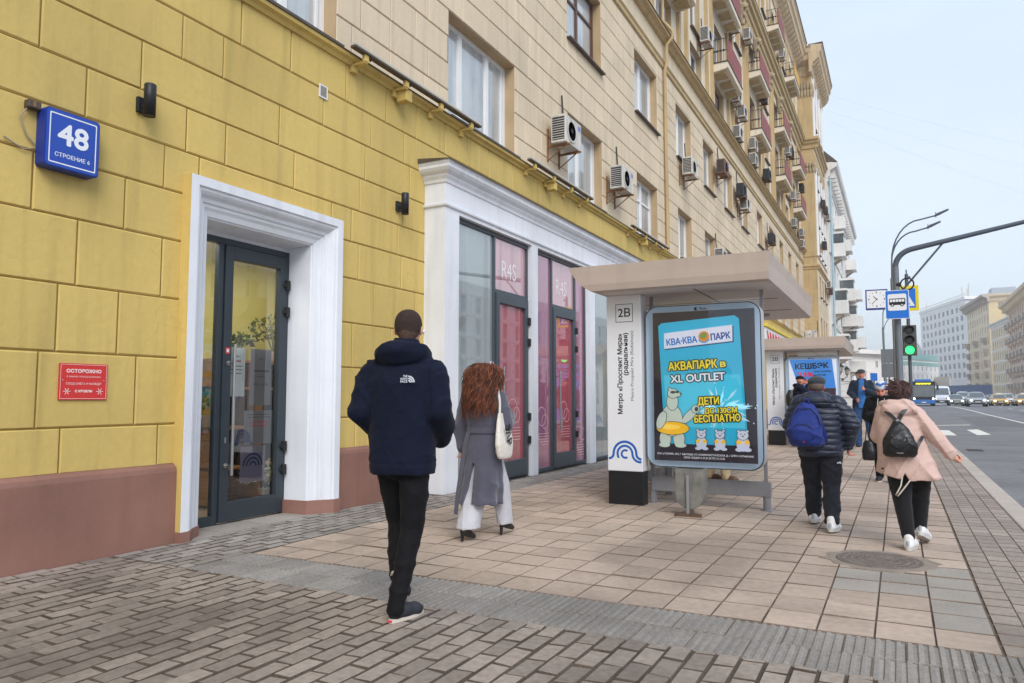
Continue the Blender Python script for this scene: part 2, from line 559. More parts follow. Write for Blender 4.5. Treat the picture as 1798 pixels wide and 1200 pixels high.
# tactile strip: two rows of ribbed tiles
b = MB(); b.use(m_mortar); b.box(1.0, 6.9, 4.05, 4.70, -0.5, -0.012)
b.use(m_tact)
rg = random.Random(4)
for row, (c, d) in enumerate(((4.05, 4.375), (4.375, 4.70))):
    x = 1.0 - (0.15 if row else 0)
    while x < 6.9:
        a, q = max(x, 1.0), min(x + 0.305, 6.9)
        x += 0.305
        if q - a < 0.05: continue
        dz = rg.uniform(-0.003, 0.002); rr = rg.random()
        b.box(a + 0.004, q - 0.004, c + 0.005, d - 0.005, -0.02, -0.006 + dz)
        n = max(1, int((q - a) / 0.05))
        for k in range(n):
            u0 = a + 0.006 + k * 0.05; u1 = min(u0 + 0.030, q - 0.006)
            z0, z1 = -0.006 + dz, 0.003 + dz
            b.add([(u0,c+.006,z0),(u1,c+.006,z0),(u1,d-.006,z0),(u0,d-.006,z0),
                   (u0+.006,c+.010,z1),(u1-.006,c+.010,z1),(u1-.006,d-.010,z1),(u0+.006,d-.010,z1)],
                  [(4,5,6,7),(0,1,5,4),(1,2,6,5),(2,3,7,6),(3,0,4,7)], False, rr*0.6 + rg.random()*0.4)
struct(b, 'tactile_strip')
# tan slabs
b = MB(); b.use(m_slab); b.use(m_mortar); b.box(1.0, 6.62, 4.70, 45, -0.5, -0.012)
def slabmat(x, y):
    if 5.55 < x < 6.15 and 5.75 < y < 6.45: return m_slabg
    if 6.15 < x < 6.47 and 5.2 < y < 6.9: return m_slabg
    return m_slab
pavers(b, 1.015, 6.49, 4.70, 32, 0.305, 0.36, False, g=0.014, gx=0.006, t=0.012, jit=0.003, seed=8, wob=0.012, alt=slabmat, edge=m_mortar,)
b.use(m_slab); b.box(1.0, 6.62, 32, 45, -0.4, -0.003)
struct(b, 'paving_slabs')
# dark small setts by the kerb, kerb stones
b = MB(); b.use(mat('grey_joint', lin(128, 120, 114), 0.95, var=0.2, vscale=3)); b.box(6.62, 7.12, 4.05, 45, -0.5, -0.006); b.box(6.9, 7.12, -4, 4.05, -0.5, -0.006)
b.use(m_sett); pavers(b, 6.50, 7.12, 4.70, 32, 0.155, 0.21, True, g=0.014, gx=0.004, seed=11, wob=0.02, jit=.001, edge=m_mortar)
pavers(b, 6.90, 7.12, 1.0, 4.70, 0.11, 0.22, True, g=0.014, seed=12, wob=0.02)
struct(b, 'kerbside_setts')
b = MB(); b.use(m_kerb)
rg = random.Random(2)
y = -6.0
while y < 45:
    b.bbox(7.125, 7.36, y + 0.004, y + 0.996, -0.5, 0.004 + rg.uniform(-.003, .003), 0.018); y += 1.0
struct(b, 'kerb')
# far pavement on this side, following the rise of the street
def ribbon(mb, x0, x1, ys, dz, skirt=0.0):
    for a, c in zip(ys, ys[1:]):
        mb.quad((x0,a,rz(a)+dz),(x1,a,rz(a)+dz),(x1,c,rz(c)+dz),(x0,c,rz(c)+dz))
        if skirt:
            mb.quad((x0,c,rz(c)+dz),(x0,c,rz(c)+dz-skirt),(x0,a,rz(a)+dz-skirt),(x0,a,rz(a)+dz))
            mb.quad((x1,a,rz(a)+dz),(x1,a,rz(a)+dz-skirt),(x1,c,rz(c)+dz-skirt),(x1,c,rz(c)+dz))
YS = [45 + i * 2.5 for i in range(21)] + [120, 200, 400]
b = MB(); b.use(m_slab); ribbon(b, -2, 7.36, YS, 0.15, 0.4); struct(b, 'pavement_beyond')
YR = [-60, 0] + [40 + i * 2.5 for i in range(23)] + [120, 200, 400, 700]
b = MB(); b.use(m_asph); ribbon(b, 7.365, 60, YR, 0.0); struct(b, 'road')
b = MB(); b.use(m_kerb); ribbon(b, 60, 90, YR, 0.14, 0.4); struct(b, 'far_pavement')

def decal(pts, dz=0.004):
    return [(x, y, rz(y) + dz) for x, y in pts]
b = MB(); b.use(m_mark)
for pts in ([(8.02,33.8),(7.50,33.8),(7.50,39.0),(8.02,39.0)], [(8.76,34.6),(9.28,35.2),(9.28,40.8),(8.78,40.0)]):
    b.poly(decal(pts if pts[0][0] < 8.5 else [pts[0], pts[1], pts[2], pts[3]]))
b.poly(decal([(7.5,44.6),(9.4,46.3),(9.4,46.9),(7.5,45.2)]))
for k in range(6):
    pass
# long edge line that crosses the carriageway
LINE = [(12.42,40),(12.30,51),(11.89,68),(11.55,90),(11.41,109),(11.3,150)]
for (xa, ya), (xb, yb) in zip(LINE, LINE[1:]):
    n = 6
    for i in range(n):
        t0, t1 = i/n, (i+1)/n
        p0 = (xa+(xb-xa)*t0, ya+(yb-ya)*t0); p1 = (xa+(xb-xa)*t1, ya+(yb-ya)*t1)
        b.poly(decal([(p0[0]-.09,p0[1]),(p0[0]+.09,p0[1]),(p1[0]+.09,p1[1]),(p1[0]-.09,p1[1])]))
for xl in (15.6, 19.0):
    for k in range(14):
        y0 = 60 + k*8
        b.poly(decal([(xl-.06,y0),(xl+.06,y0),(xl+.06,y0+3),(xl-.06,y0+3)]))
struct(b, 'road_markings')
b = MB(); b.use(mat('asphalt_patch', lin(112, 111, 115), 0.92, var=0.12, vscale=0.8, fine=0.12, bump=0.4, bscale=150))
for pts in ([(10.5,29),(14.8,29.6),(14.6,35.5),(10.6,34.8)], [(9.6,44),(12,44),(12,62),(9.7,61)], [(14,50),(18,50),(18,75),(14,76)], [(8.2,15.5),(9.9,15.6),(9.8,19),(8.2,18.8)]):
    (x0_, y0_), (x1_, y1_), (x2_, y2_), (x3_, y3_) = pts
    for k in range(8):
        t0, t1 = k/8, (k+1)/8
        L_ = lambda t: (x0_+(x3_-x0_)*t, y0_+(y3_-y0_)*t); R_ = lambda t: (x1_+(x2_-x1_)*t, y1_+(y2_-y1_)*t)
        b.poly(decal([L_(t0), R_(t0), R_(t1), L_(t1)], 0.0015))
struct(b, 'road_patches')
# tar-filled cracks across the asphalt
b = MB(); b.use(mat('crack_seal', lin(150, 147, 140), 0.9, var=0.2, vscale=4))
rg = random.Random(21)
for k, (xs, ys_, xe, ye) in enumerate([(7.5,28.2,13.5,31.0),(7.6,26.0,12.5,27.5),(8.3,22.5,12,23.8),(7.45,30.6,14,33.8),(7.6,20.2,10.5,21.2),(9.2,17.8,11,18.6),(10,29.5,16,32.4)]):
    n = 14; P = []
    for i in range(n+1):
        t = i/n; P.append((xs+(xe-xs)*t + rg.uniform(-.1,.1), ys_+(ye-ys_)*t + rg.uniform(-.35,.35)))
    for p, q in zip(P, P[1:]):
        wv = rg.uniform(.025,.05)
        b.poly(decal([(p[0],p[1]-wv),(q[0],q[1]-wv),(q[0],q[1]+wv),(p[0],p[1]+wv)], 0.003))
struct(b, 'road_cracks')
# storm grate
m_iron = mat('cast_iron', lin(92, 88, 86), 0.7, 0.5, var=0.2, vscale=8, fine=0.2, bump=0.3)
m_black = mat('black_recess', (0.012, 0.012, 0.013), 0.9, var=0)
b = MB(); b.use(m_black); b.box(7.72, 8.1, 24.25, 25.05, -0.30, -0.146)
b.use(m_iron)
for i in range(9): b.box(7.72, 8.1, 24.25 + i*0.095, 24.29 + i*0.095, -0.16, -0.138)
solo(b, 'drain_grate', 'slotted iron storm drain grate in the asphalt near the kerb', 'drain grate', (7.9, 24.6, -0.15))
# manhole
t = thing('manhole', 'round ribbed iron manhole cover set in the tan paving behind the pink jacket', 'manhole cover', (MAN[0], MAN[1], 0))
b = MB(); b.use(mat('patched_concrete', lin(146, 134, 124), 0.9, var=0.2, vscale=5, fine=0.2, bump=0.4, bscale=60))
n = 32
pts = [(MAN[0] + (0.41 + 0.025*math.sin(k*2.3) + 0.015*math.sin(k*5.1) + (.05 if k in (1, 2, 17) else 0)) * math.cos(2*math.pi*k/n),
        MAN[1] + (0.41 + 0.02*math.cos(k*1.7)) * math.sin(2*math.pi*k/n)) for k in range(n)]
b.prism(pts, gmap, -0.02, 0.0048); b.build('collar', t)
m_cover = mat('worn_cover_iron', lin(124, 114, 108), 0.75, 0.2, var=0.25, vscale=8, fine=0.2, bump=0.3)
b = MB(); b.use(m_cover)
b.lathe((MAN[0], MAN[1], 0.002), [(0.33, -0.01), (0.33, 0.006), (0.315, 0.008), (0.31, 0.003), (0.29, 0.003), (0.285, 0.007), (0.262, 0.007), (0.257, 0.003),
        (0.23, 0.003), (0.225, 0.007), (0.20, 0.007), (0.195, 0.003), (0.17, 0.003), (0.165, 0.007), (0.14, 0.007), (0.135, 0.003), (0.11, 0.003), (0.105, 0.007), (0.08, 0.007), (0.075, 0.003), (0, 0.003)], 36)
for k in range(40):
    q = 2*math.pi*k/40
    c_, s_ = math.cos(q), math.sin(q)
    b.xf(Matrix.Translation((MAN[0], MAN[1], 0)) @ Matrix.Rotation(q, 4, 'Z'))
    for r0, r1 in ((0.110, 0.135), (0.170, 0.195), (0.23, 0.257), (0.29, 0.31)):
        if r0 < 0.15 and k % 2: continue
        b.box(r0, r1, -0.006, 0.006, 0.004, 0.0088)
b.xf(None)
b.build('cover', t)
# ------------------------------------------------------------------ the long apartment building
m_yel = mat('yellow_plaster', lin(206, 180, 108), 0.75, var=0.10, vscale=0.7, bump=0.35, bscale=16, streak=0.15, rndvar=0.05, spec=0.3, fine=0.03, cracks=0.07)
m_yelj = mat('yellow_joint', lin(138, 112, 54), 0.9, var=0.2, vscale=5)
m_bei = mat('beige_stone', lin(214, 197, 171), 0.8, var=0.08, vscale=0.7, bump=0.15, bscale=40, streak=0.14, rndvar=0.06, spec=0.25, fine=0.03)
m_beij = mat('beige_joint', lin(128, 108, 84), 0.9, var=0.2, vscale=4)
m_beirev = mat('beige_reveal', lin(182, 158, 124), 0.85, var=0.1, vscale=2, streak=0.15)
m_cream = mat('cream_plaster', lin(220, 208, 188), 0.8, var=0.08, vscale=0.6, streak=0.16, spec=0.25)
m_gold = mat('ochre_trim', lin(186, 162, 120), 0.8, var=0.1, vscale=1, streak=0.2)
m_plin = mat('brown_plinth_paint', lin(147, 108, 96), 0.6, var=0.16, vscale=1.2, bump=0.15, bscale=30, streak=0.1, spec=0.35, fine=0.03, stain=0.16)
m_white = mat('white_paint', lin(226, 229, 236), 0.6, var=0.06, vscale=1.5, bump=0.22, bscale=18, streak=0.12, spec=0.3, stain=0.06)
m_whitef = mat('white_window_frame', lin(226, 227, 228), 0.4, var=0.04, spec=0.45)
m_brownf = mat('brown_window_frame', lin(96, 70, 58), 0.5, var=0.1)
m_anth = mat('anthracite_frame', lin(66, 74, 82), 0.4, var=0.06, spec=0.5)
m_blued = mat('blue_grey_door', lin(48, 57, 65), 0.4, var=0.06, spec=0.5)
m_steel = mat('brushed_steel', lin(176, 176, 176), 0.35, 0.9, var=0.06)
m_tin = mat('dark_tin_flashing', lin(92, 82, 74), 0.55, 0.3, var=0.2, vscale=3)
m_rust = mat('rusty_bracket', lin(136, 98, 66), 0.8, var=0.3, vscale=10)
m_dkglass = film('window_glass', (0.10, 0.12, 0.13), 0.16, var=0.4, vscale=0.5)
m_paleglass = film('curtain_and_sky_glass', (0.50, 0.54, 0.57), 0.20, var=0.3, vscale=0.9)  # pale curtains, with the bright sky reflection also put into the base colour
m_wine = mat('wine_red_sheet', lin(144, 70, 66), 0.6, var=0.15, vscale=2, streak=0.2)
m_iron2 = mat('dark_wrought_iron', (0.03, 0.028, 0.028), 0.5, 0.4, var=0.1)

B = thing('apartment_building', 'long beige and cream apartment block with a yellow ground floor, white shopfront and red balconies', 'building', (0, 30, 0))
F0 = fx(0.0)
YE = 58.8
COLS = [5.65, 10.5, 15.1, 19.72, 23.85, 27.5, 31.1, 34.75, 39.1, 43.1, 47.1, 51.1, 55.2]
W1 = [2.3, 2.24, 2.05, 1.9, 1.75, 1.7, 1.7, 1.7, 1.7, 1.7, 1.7, 1.7, 1.7]
W2_ = [2.1, 2.1, 2.05, 2.1, 1.95, 1.75, 1.8, 1.7, 1.7, 1.6, 1.6, 1.6, 1.6]
row1 = [(c-w/2, c+w/2, 5.72, 7.42) for c, w in zip(COLS, W1)]
row2 = [(c-w/2, c+w/2, 9.10, 10.86) for c, w in zip(COLS, W2_)]
LEDGE = 5.68
# ground-floor yellow wall
holes_g = [(4.86, 6.78, -0.1, 3.40), (8.85, 18.6, -0.1, 4.5), (22.5, 26.5, 0.6, 3.2), (28.0, 32.0, 0.6, 3.2), (34, 38, 0.6, 3.2), (41, 45, 0.6, 3.2), (48, 52, 0.6, 3.2)]
b = MB()
wall_sheet(b, F0, -9.0, YE, 0.6, 5.6, holes_g[:2], 0.42, m_yelj, m_white, w=-0.012)
wall_sheet(b, F0, -9.0, YE, -0.2, 0.6, holes_g[:2], 0.42, m_yelj, m_white, w=-0.012)
crs = [0.72, 1.10, 1.72, 2.28, 2.84, 3.31, 3.73, 4.17, 4.63, 5.08, 5.58]
jt = {0:[3.61], 1:[2.5,3.41,4.26], 2:[3.0,3.54,4.07], 3:[2.8,3.68,4.48], 4:[3.3,4.09], 5:[2.9,3.72,4.47,7.15], 6:[2.9,3.70,4.70,5.17,6.14,7.3], 7:[3.3,4.2,5.9,7.4], 8:[3.4,4.62,5.11,6.6], 9:[4.3,5.33,6.05,7.0]}
ashlar(b, F0, -9.0, YE, crs, holes_g[:2], m_yel, jt, bw=(0.62, 1.05), g=0.011, t=0.012, w=-0.0118, seed=3, jt=0.004)
b.build('ground_floor_wall', B)
b = MB(); b.use(m_plin)
for a, c in ((-9.0, 4.68), (6.86, 8.78), (18.6, YE)):
    prof = [(0.0, -0.3), (0.055, -0.3), (0.055, 0.66), (0.045, 0.70), (0.0, 0.735)]
    b.prism([(x, z) for x, z in prof], lambda u, v, w: (u - 0.005, w, v), a, c)
b.build('plinth', B)
# ledge above the yellow floor
b = MB(); b.use(m_yel)
b.prism([(0, 5.56), (0.03, 5.56), (0.05, 5.60), (0.10, 5.62), (0.11, 5.66), (0.0, 5.68)], lambda u, v, w: (u, w, v), -9, YE)
b.use(m_tin); b.prism([(-0.1, 5.681), (0.125, 5.664), (0.125, 5.672), (-0.1, 5.690)], lambda u, v, w: (u, w, v), -9, YE)
b.build('ledge', B)
# beige storeys
b = MB()
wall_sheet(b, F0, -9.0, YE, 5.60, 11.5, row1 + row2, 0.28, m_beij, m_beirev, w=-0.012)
crs2 = [5.69 + 0.4365*k for k in range(14)]
ashlar(b, F0, -9.0, YE, crs2, row1 + row2, m_bei, {0:[7.1,7.89,8.71,11.7,12.43], 1:[7.27,7.88,8.82,12.04], 2:[7.9,8.49], 3:[7.3,8.82]}, bw=(0.70, 0.98), g=0.011, t=0.012, w=-0.0118, seed=12, jt=0.002)
b.build('beige_wall', B)
# string courses
b = MB(); b.use(m_gold)
b.prism([(0, 11.36), (0.05, 11.40), (0.05, 11.50), (0.09, 11.56), (0.0, 11.62)], lambda u, v, w: (u, w, v), -9, YE)
b.use(m_bei); b.box(-0.3, 0.02, -9, YE, 11.5, 12.2)
b.use(m_gold); b.prism([(0, 12.16), (0.10, 12.18), (0.16, 12.26), (0.26, 12.30), (0.27, 12.36), (0.0, 12.40)], lambda u, v, w: (u, w, v), -9, YE)
b.use(m_tin); b.prism([(-0.1, 12.402), (0.295, 12.362), (0.295, 12.375), (-0.1, 12.415)], lambda u, v, w: (u, w, v), -9, YE)
b.build('string_course', B)
# cream storeys
UC = [5.6, 9.6, 13.7, 17.8, 21.9, 26.0, 30.0, 34.1, 38.1, 42.4, 46.6, 50.7, 54.9]
BAL = {5, 9, 1}
row3 = [(c-0.85, c+0.85, 12.45, 14.0) for c in UC]
row4 = [(c-0.75, c+0.75, 14.55, 16.55) for c in UC]
row5 = [(c-0.75, c+0.75, 17.5, 19.4) for c in UC]
row7 = [(c-0.7, c+0.7, 23.2, 25.2) for c in UC]
b = MB()
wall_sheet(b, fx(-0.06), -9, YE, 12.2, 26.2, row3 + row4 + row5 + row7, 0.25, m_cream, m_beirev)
b.use(m_gold)
for i, c in enumerate(UC):
    for s_ in (-1, 1):
        y = c + s_*1.55
        b.box(-0.06, 0.05, y-0.10, y+0.10, 12.4, 20.0)
        b.box(-0.06, 0.02, y-0.08, y+0.08, 21.1, 26.2)
b.build('upper_wall', B)
m_stone = mat('weathered_stone', lin(168, 150, 122), 0.9, var=0.25, vscale=6, bump=0.6, bscale=30)
for y in (18.0, 26.3, 34.75, 43.2, 51.6, 30.5, 38.6, 47.1):
    b = MB(); b.use(m_stone); z0 = 18.95
    b.lathe((0.12, y, z0), [(0.10, 0), (0.13, 0.1), (0.12, 0.25), (0.17, 0.45), (0.16, 0.6), (0.28, 0.85), (0.30, 0.95), (0.22, 1.0)], 10)
    for q in (-1, 1):
        b.ball((0.30, y + q*0.17, z0 + 0.78), (0.10, 0.09, 0.11), 8, 6)
        b.ball((0.24, y + q*0.12, z0 + 0.42), (0.08, 0.07, 0.12), 8, 6)
    b.build('pilaster_capital', B)
cor2 = [(-0.06, 19.85), (0.06, 19.9), (0.08, 20.25), (0.16, 20.3), (0.18, 20.55), (0.30, 20.6), (0.32, 20.8), (0.42, 20.86), (0.44, 21.0), (-0.06, 21.15)]
b = MB(); b.use(m_gold); b.prism(cor2, lambda u, v, w: (u, w, v), -9, YE)
b.use(m_tin); b.prism([(-0.1, 21.152), (0.46, 21.004), (0.46, 21.02), (-0.1, 21.17)], lambda u, v, w: (u, w, v), -9, YE)
b.build('middle_cornice', B)
# roof cornice with modillions, wraps round the end block
m_corn = mat('cornice_stone', lin(200, 178, 146), 0.85, var=0.1, vscale=1, streak=0.2)
def cornice(mb, X, ya, yb, side=False):
    prof = [(-0.1, 25.9), (0.06, 25.95), (0.10, 26.3), (0.16, 26.4), (0.20, 26.6), (0.62, 26.95), (0.66, 27.3), (0.78, 27.45), (0.80, 27.75), (0.90, 27.9), (-0.1, 28.05)]
    mb.use(m_corn); mb.prism([(X + a, z) for a, z in prof], lambda u, v, w: (u, w, v), ya, yb)
    y = ya + 0.3
    while y < yb - 0.2:
        mb.prism([(X + 0.08, 26.42), (X + 0.22, 26.45), (X + 0.50, 26.72), (X + 0.58, 26.94), (X + 0.08, 26.97)], lambda u, v, w: (u, w, v), y, y + 0.32)
        y += 0.72
    mb.use(m_tin); mb.box(X - 0.1, X + 0.93, ya, yb, 28.0, 28.06)
b = MB(); cornice(b, -0.06, -9, YE - 0.9); b.build('roof_cornice', B)
b = MB(); b.use(m_tin)
b.prism([(-12, 28.0), (0.6, 28.05), (-5.5, 30.6)], lambda u, v, w: (u, w, v), -9, YE + 8); b.build('roof', B)
b = MB(); b.use(m_cream); b.box(-12, -11.7, -9, YE + 8, -0.3, 28); b.box(-12, -0.4, -9.3, -9, -0.3, 28); b.build('rear_wall', B)

# end block standing 1 m forward
XB = 1.0; YB2 = 67.2
bw_rows = [(5.9, 7.4), (9.0, 10.6), (12.3, 14.0), (14.5, 16.4), (17.4, 19.3), (22.2, 24.4)]
bcols = [60.9, 63.1, 65.3]
bh = [(c-0.55, c+0.55, z0, z1) for c in bcols for z0, z1 in bw_rows] + [(c-0.7, c+0.7, 0.5, 3.2) for c in bcols]
b = MB()
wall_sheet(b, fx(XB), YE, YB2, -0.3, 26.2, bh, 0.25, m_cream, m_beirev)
b.use(m_gold); b.quad((-0.3, YE, -0.3), (XB, YE, -0.3), (XB, YE, 26.2), (-0.3, YE, 26.2))
b.quad((XB, YB2, -0.3), (-0.3, YB2, -0.3), (-0.3, YB2, 26.2), (XB, YB2, 26.2))
FE = fy(YE)
b.use(m_gold)
ashlar(b, FE, -0.05, XB + 0.012, [0.6 + 0.52*k for k in range(20)], [], m_gold, None, bw=(0.5, 0.6), g=0.015, t=0.012, w=0.0, seed=5)
ashlar(b, fx(XB), YE, YB2, [5.7 + 0.4365*k for k in range(13)], bh, m_bei, None, bw=(0.7, 0.95), g=0.012, t=0.012, w=0.0, seed=7)
b.build('end_block_wall', B)
b = MB()
b.use(m_gold)
for z0, prof in ((10.95, [(0, 0), (0.06, 0.02), (0.06, 0.16), (0.16, 0.22), (0.16, 0.34), (0, 0.4)]), (11.9, [(0, 0), (0.05, 0.02), (0.05, 0.1), (0, 0.12)]),
                 (20.2, [(0, 0), (0.08, 0.02), (0.10, 0.3), (0.22, 0.4), (0.24, 0.55), (0.36, 0.62), (0.36, 0.8), (0, 0.95)]), (18.9, [(0, 0), (0.04, 0.0), (0.06, 0.9), (0, 0.95)])):
    b.prism([(XB + a, z0 + z) for a, z in prof], lambda u, v, w: (u, w, v), YE, YB2)
    p0 = max(a for a, z in prof)
    b.prism([(YE - a, z0 + z) for a, z in reversed(prof)], lambda u, v, w: (w, u, v), -0.05, XB + p0)
b.use(m_stone)
for z0, h in ((18.3, 0.9), (24.2, 1.3)):
    for k in range(5):
        x = 0.08 + k*0.21
        b.ball((x, YE - 0.02, z0 + h*0.3), (0.10, 0.08, h*0.28), 8, 6)
        b.ball((x, YE - 0.05, z0 + h*0.72), (0.11, 0.10, h*0.26), 8, 6)
    for k in range(3):
        b.ball((XB + 0.03, YE + 0.1 + k*0.22, z0 + h*0.5), (0.08, 0.10, h*0.4), 8, 6)
b.use(m_white)
for c in (59.7, 62.0, 64.2, 66.4):
    b.box(XB, XB + 0.10, c - 0.16, c + 0.16, 12.1, 18.9); b.box(XB, XB + 0.10, c - 0.16, c + 0.16, 21.2, 26.0)
b.build('end_block_trim', B)
b = MB(); cornice(b, XB, YE - 0.75, YB2)
b.use(m_corn)
prof = [(-0.1, 25.9), (0.06, 25.95), (0.10, 26.3), (0.20, 26.6), (0.62, 26.95), (0.66, 27.3), (0.78, 27.45), (0.80, 27.75), (0.90, 27.9), (-0.1, 28.05)]
b.prism([(YE - a, z - 0.002) for a, z in reversed(prof)], lambda u, v, w: (w, u, v), -0.5, XB + 0.09)
b.build('end_block_cornice', B)

# windows: each a part (frame) with its pane as sub-part
def window(y0, y1, z0, z1, X, style, frame_m, pane_m, parent=B):
    f = fx(X)
    b = MB(); b.use(frame_m)
    t = 0.07
    def bar(a, c, d, e, w0=0.0, w1=0.05): b.box(X + w0, X + w1, a, c, d, e)
    bar(y0, y0+t, z0, z1); bar(y1-t, y1, z0, z1); bar(y0+t, y1-t, z0, z0+t); bar(y0+t, y1-t, z1-t, z1)
    W = y1 - y0
    div = {3: [0.30, 0.70], 2: [0.5], 1: [], 4: [0.5]}[style]
    for d in div:
        c = y0 + W*d; bar(c-0.05, c+0.05, z0+t, z1-t, 0.0, 0.055)
    segs = [y0+t] + [y0+W*d for d in div] + [y1-t]
    for a, c in zip(segs, segs[1:]):      # sash rims
        a2, c2 = a+0.03, c-0.03
        bar(a2, a2+0.035, z0+t, z1-t, 0.004, 0.045); bar(c2-0.035, c2, z0+t, z1-t, 0.004, 0.045)
    if style == 4:
        zt = z0 + (z1-z0)*0.66; bar(y0+t, y1-t, zt-0.03, zt+0.03, 0.0, 0.052)
    b.use(m_tin); b.box(X, X + 0.36, y0-0.04, y1+0.04, z0-0.035, z0-0.002)
    fr = b.build('window', parent)
    g = MB(); g.use(pane_m); g.quad((X+0.018, y0+0.03, z0+0.03), (X+0.018, y1-0.03, z0+0.03), (X+0.018, y1-0.03, z1-0.03), (X+0.018, y0+0.03, z1-0.03))
    g.build('pane', fr)
    return fr
rg = random.Random(33)
for i, (a, c, z0, z1) in enumerate(row1):
    if 0 <= i: window(a, c, z0, z1, -0.26, 3 if i in (0, 1) else (4 if i == 3 else 2), m_whitef, m_paleglass if i < 5 or rg.random() < .6 else m_dkglass)
for i, (a, c, z0, z1) in enumerate(row2):
    if i > 1: window(a, c, z0, z1, -0.26, 2 if i != 2 else 4, m_whitef if i != 2 else m_brownf, [m_paleglass, m_dkglass][rg.random() < .45])
for rw in (row3, row4, row5, row7):
    for i, (a, c, z0, z1) in enumerate(rw):
        if i > 3 and a < 58: window(a, c, z0, z1, -0.30, 2, m_whitef if rg.random() < .8 else m_brownf, [m_paleglass, m_dkglass][rg.random() < .6])
for (a, c, z0, z1) in bh:
    if z0 > 1: window(a, c, z0, z1, XB-0.24, 2, m_whitef if rg.random() < .6 else m_brownf, m_dkglass)

# balconies: slab (> railing)
def balcony(y0, y1, z, sheet, X=-0.06, dep=0.66):
    b = MB(); b.use(m_cream)
    b.prism([(X, z-0.34), (X+dep-0.10, z-0.26), (X+dep, z-0.22), (X+dep, z), (X, z)], lambda u, v, w: (u, w, v), y0, y1)
    for k in range(3):
        yc = y0 + (k+0.5)*(y1-y0)/3
        b.use(m_gold); b.box(X+0.08, X+dep-0.12, yc-0.3, yc+0.3, z-0.36, z-0.27)
    b.use(m_tin); b.box(X, X+dep+0.03, y0-0.02, y1+0.02, z+0.001, z+0.035)
    sl = b.build('balcony', B)
    r = MB(); r.use(m_iron2)
    xo = X+dep-0.03; zt = z+0.98
    for zz in (z+0.06, z+0.5, zt): 
        r.tube([(X, y0+0.03, zz), (xo, y0+0.03, zz), (xo, y1-0.03, zz), (X, y1-0.03, zz)], 0.016, 6)
    n = int((y1-y0)/0.13)
    for k in range(n+1):
        y = y0+0.03+(y1-y0-0.06)*k/n; r.tube([(xo, y, z+0.03), (xo, y, zt)], 0.009, 5)
    for k in range(1, 5):
        x = X + (dep-0.03)*k/5
        for y in (y0+0.03, y1-0.03): r.tube([(x, y, z+0.03), (x, y, zt)], 0.009, 5)
        r.lathe((x, y0+0.03, z+0.5), [(0.05, -0.01), (0.05, 0.01)], 10, 'y')
    r.use(sheet)
    r.box(xo+0.018, xo+0.026, y0+0.02, y1-0.02, z+0.06, zt+0.01)
    r.build('railing', sl)
m_ysheet = mat('yellow_sheet', lin(206, 160, 62), 0.6, var=0.1)
m_gsheet = mat('pale_sheet', lin(190, 184, 172), 0.6, var=0.1)
for c in (13.7, 21.9, 30.0, 38.1, 46.6, 54.9):
    balcony(c-1.5, c+1.5, 14.45, m_wine); balcony(c-1.5, c+1.5, 17.4, m_wine if c != 21.9 else m_gsheet)
balcony(43.8, 46.6, 23.1, m_wine); balcony(51.3, 54.4, 23.0, m_ysheet); balcony(35.6, 38.4, 23.1, m_wine)
# drain pipe
b = MB(); b.use(m_gold)
b.tube([(0.07, 21.45, 5.7), (0.07, 21.4, 11.3), (0.14, 21.4, 11.6), (0.14, 21.4, 12.1), (0.33, 21.4, 12.3), (0.33, 21.4, 12.5), (0.03, 21.4, 12.9), (0.03, 21.4, 25.8)], 0.055, 8)
b.build('drain_pipe', B)

# ---- white door surround and flower-shop door
def lerp_path(mb, prof, y0, y1, z1, m):
    """sweep profile (inward offset, X) round a three-sided opening"""
    mb.use(m)
    for (o0, x0), (o1, x1) in zip(prof, prof[1:]):
        a = [(x0, y0+o0, 0.0), (x0, y0+o0, z1-o0), (x0, y1-o0, z1-o0), (x0, y1-o0, 0.0)]
        c = [(x1, y0+o1, 0.0), (x1, y0+o1, z1-o1), (x1, y1-o1, z1-o1), (x1, y1-o1, 0.0)]
        for k in range(3):
            mb.quad(a[k], c[k], c[k+1], a[k+1])
b = MB()
lerp_path(b, [(-0.002, -0.01), (0.0, 0.12)], 4.68, 6.86, 3.50, m_yel)
lerp_path(b, [(0.0, 0.12), (0.09, 0.12), (0.10, 0.10), (0.125, 0.095), (0.15, 0.075), (0.18, 0.035), (0.215, 0.02), (0.22, 0.0), (0.25, -0.005), (0.28, -0.03), (0.33, -0.05), (0.335, -0.07), (0.35, -0.075), (0.375, -0.42)], 4.68, 6.86, 3.50, m_white)
b.use(m_plin)
for s_ in (0, 1):
    pts = [(0.128, 0.0), (0.128, 0.10), (0.0, 0.23), (-0.06, 0.35), (-0.43, 0.435)]
    if s_: pts = [(0.14, -0.006), (0.14, 0.112), (0.03, 0.235), (-0.05, 0.36), (-0.40, 0.398), (-0.40, -0.006)]
    if s_: b.prism([(x, 6.86 - o) for x, o in reversed(pts)], lambda u, v, w: (u, v, w), -0.02, 0.155)
    else: b.prism([(x, 4.68 + o) for x, o in [(0.13, -0.003), (0.13, 0.10), (0.02, 0.225), (-0.06, 0.355), (-0.41, 0.40), (-0.41, -0.003)]], lambda u, v, w: (u, v, w), -0.02, 0.10)
b.use(m_white); b.box(-0.47, -0.405, 5.0, 6.56, 3.08, 3.3)
b.build('door_surround', B)
XD = -0.42
m_clear = glass('clear_shop_glass', (0.90, 0.93, 0.92), 0.008, 1.5, 0.07)
b = MB(); b.use(m_blued)
def fr(x0, x1, y0, y1, z0, z1): b.bbox(x0, x1, y0, y1, z0, z1, 0.006)
ya, yb_, zt = 5.02, 6.50, 3.085
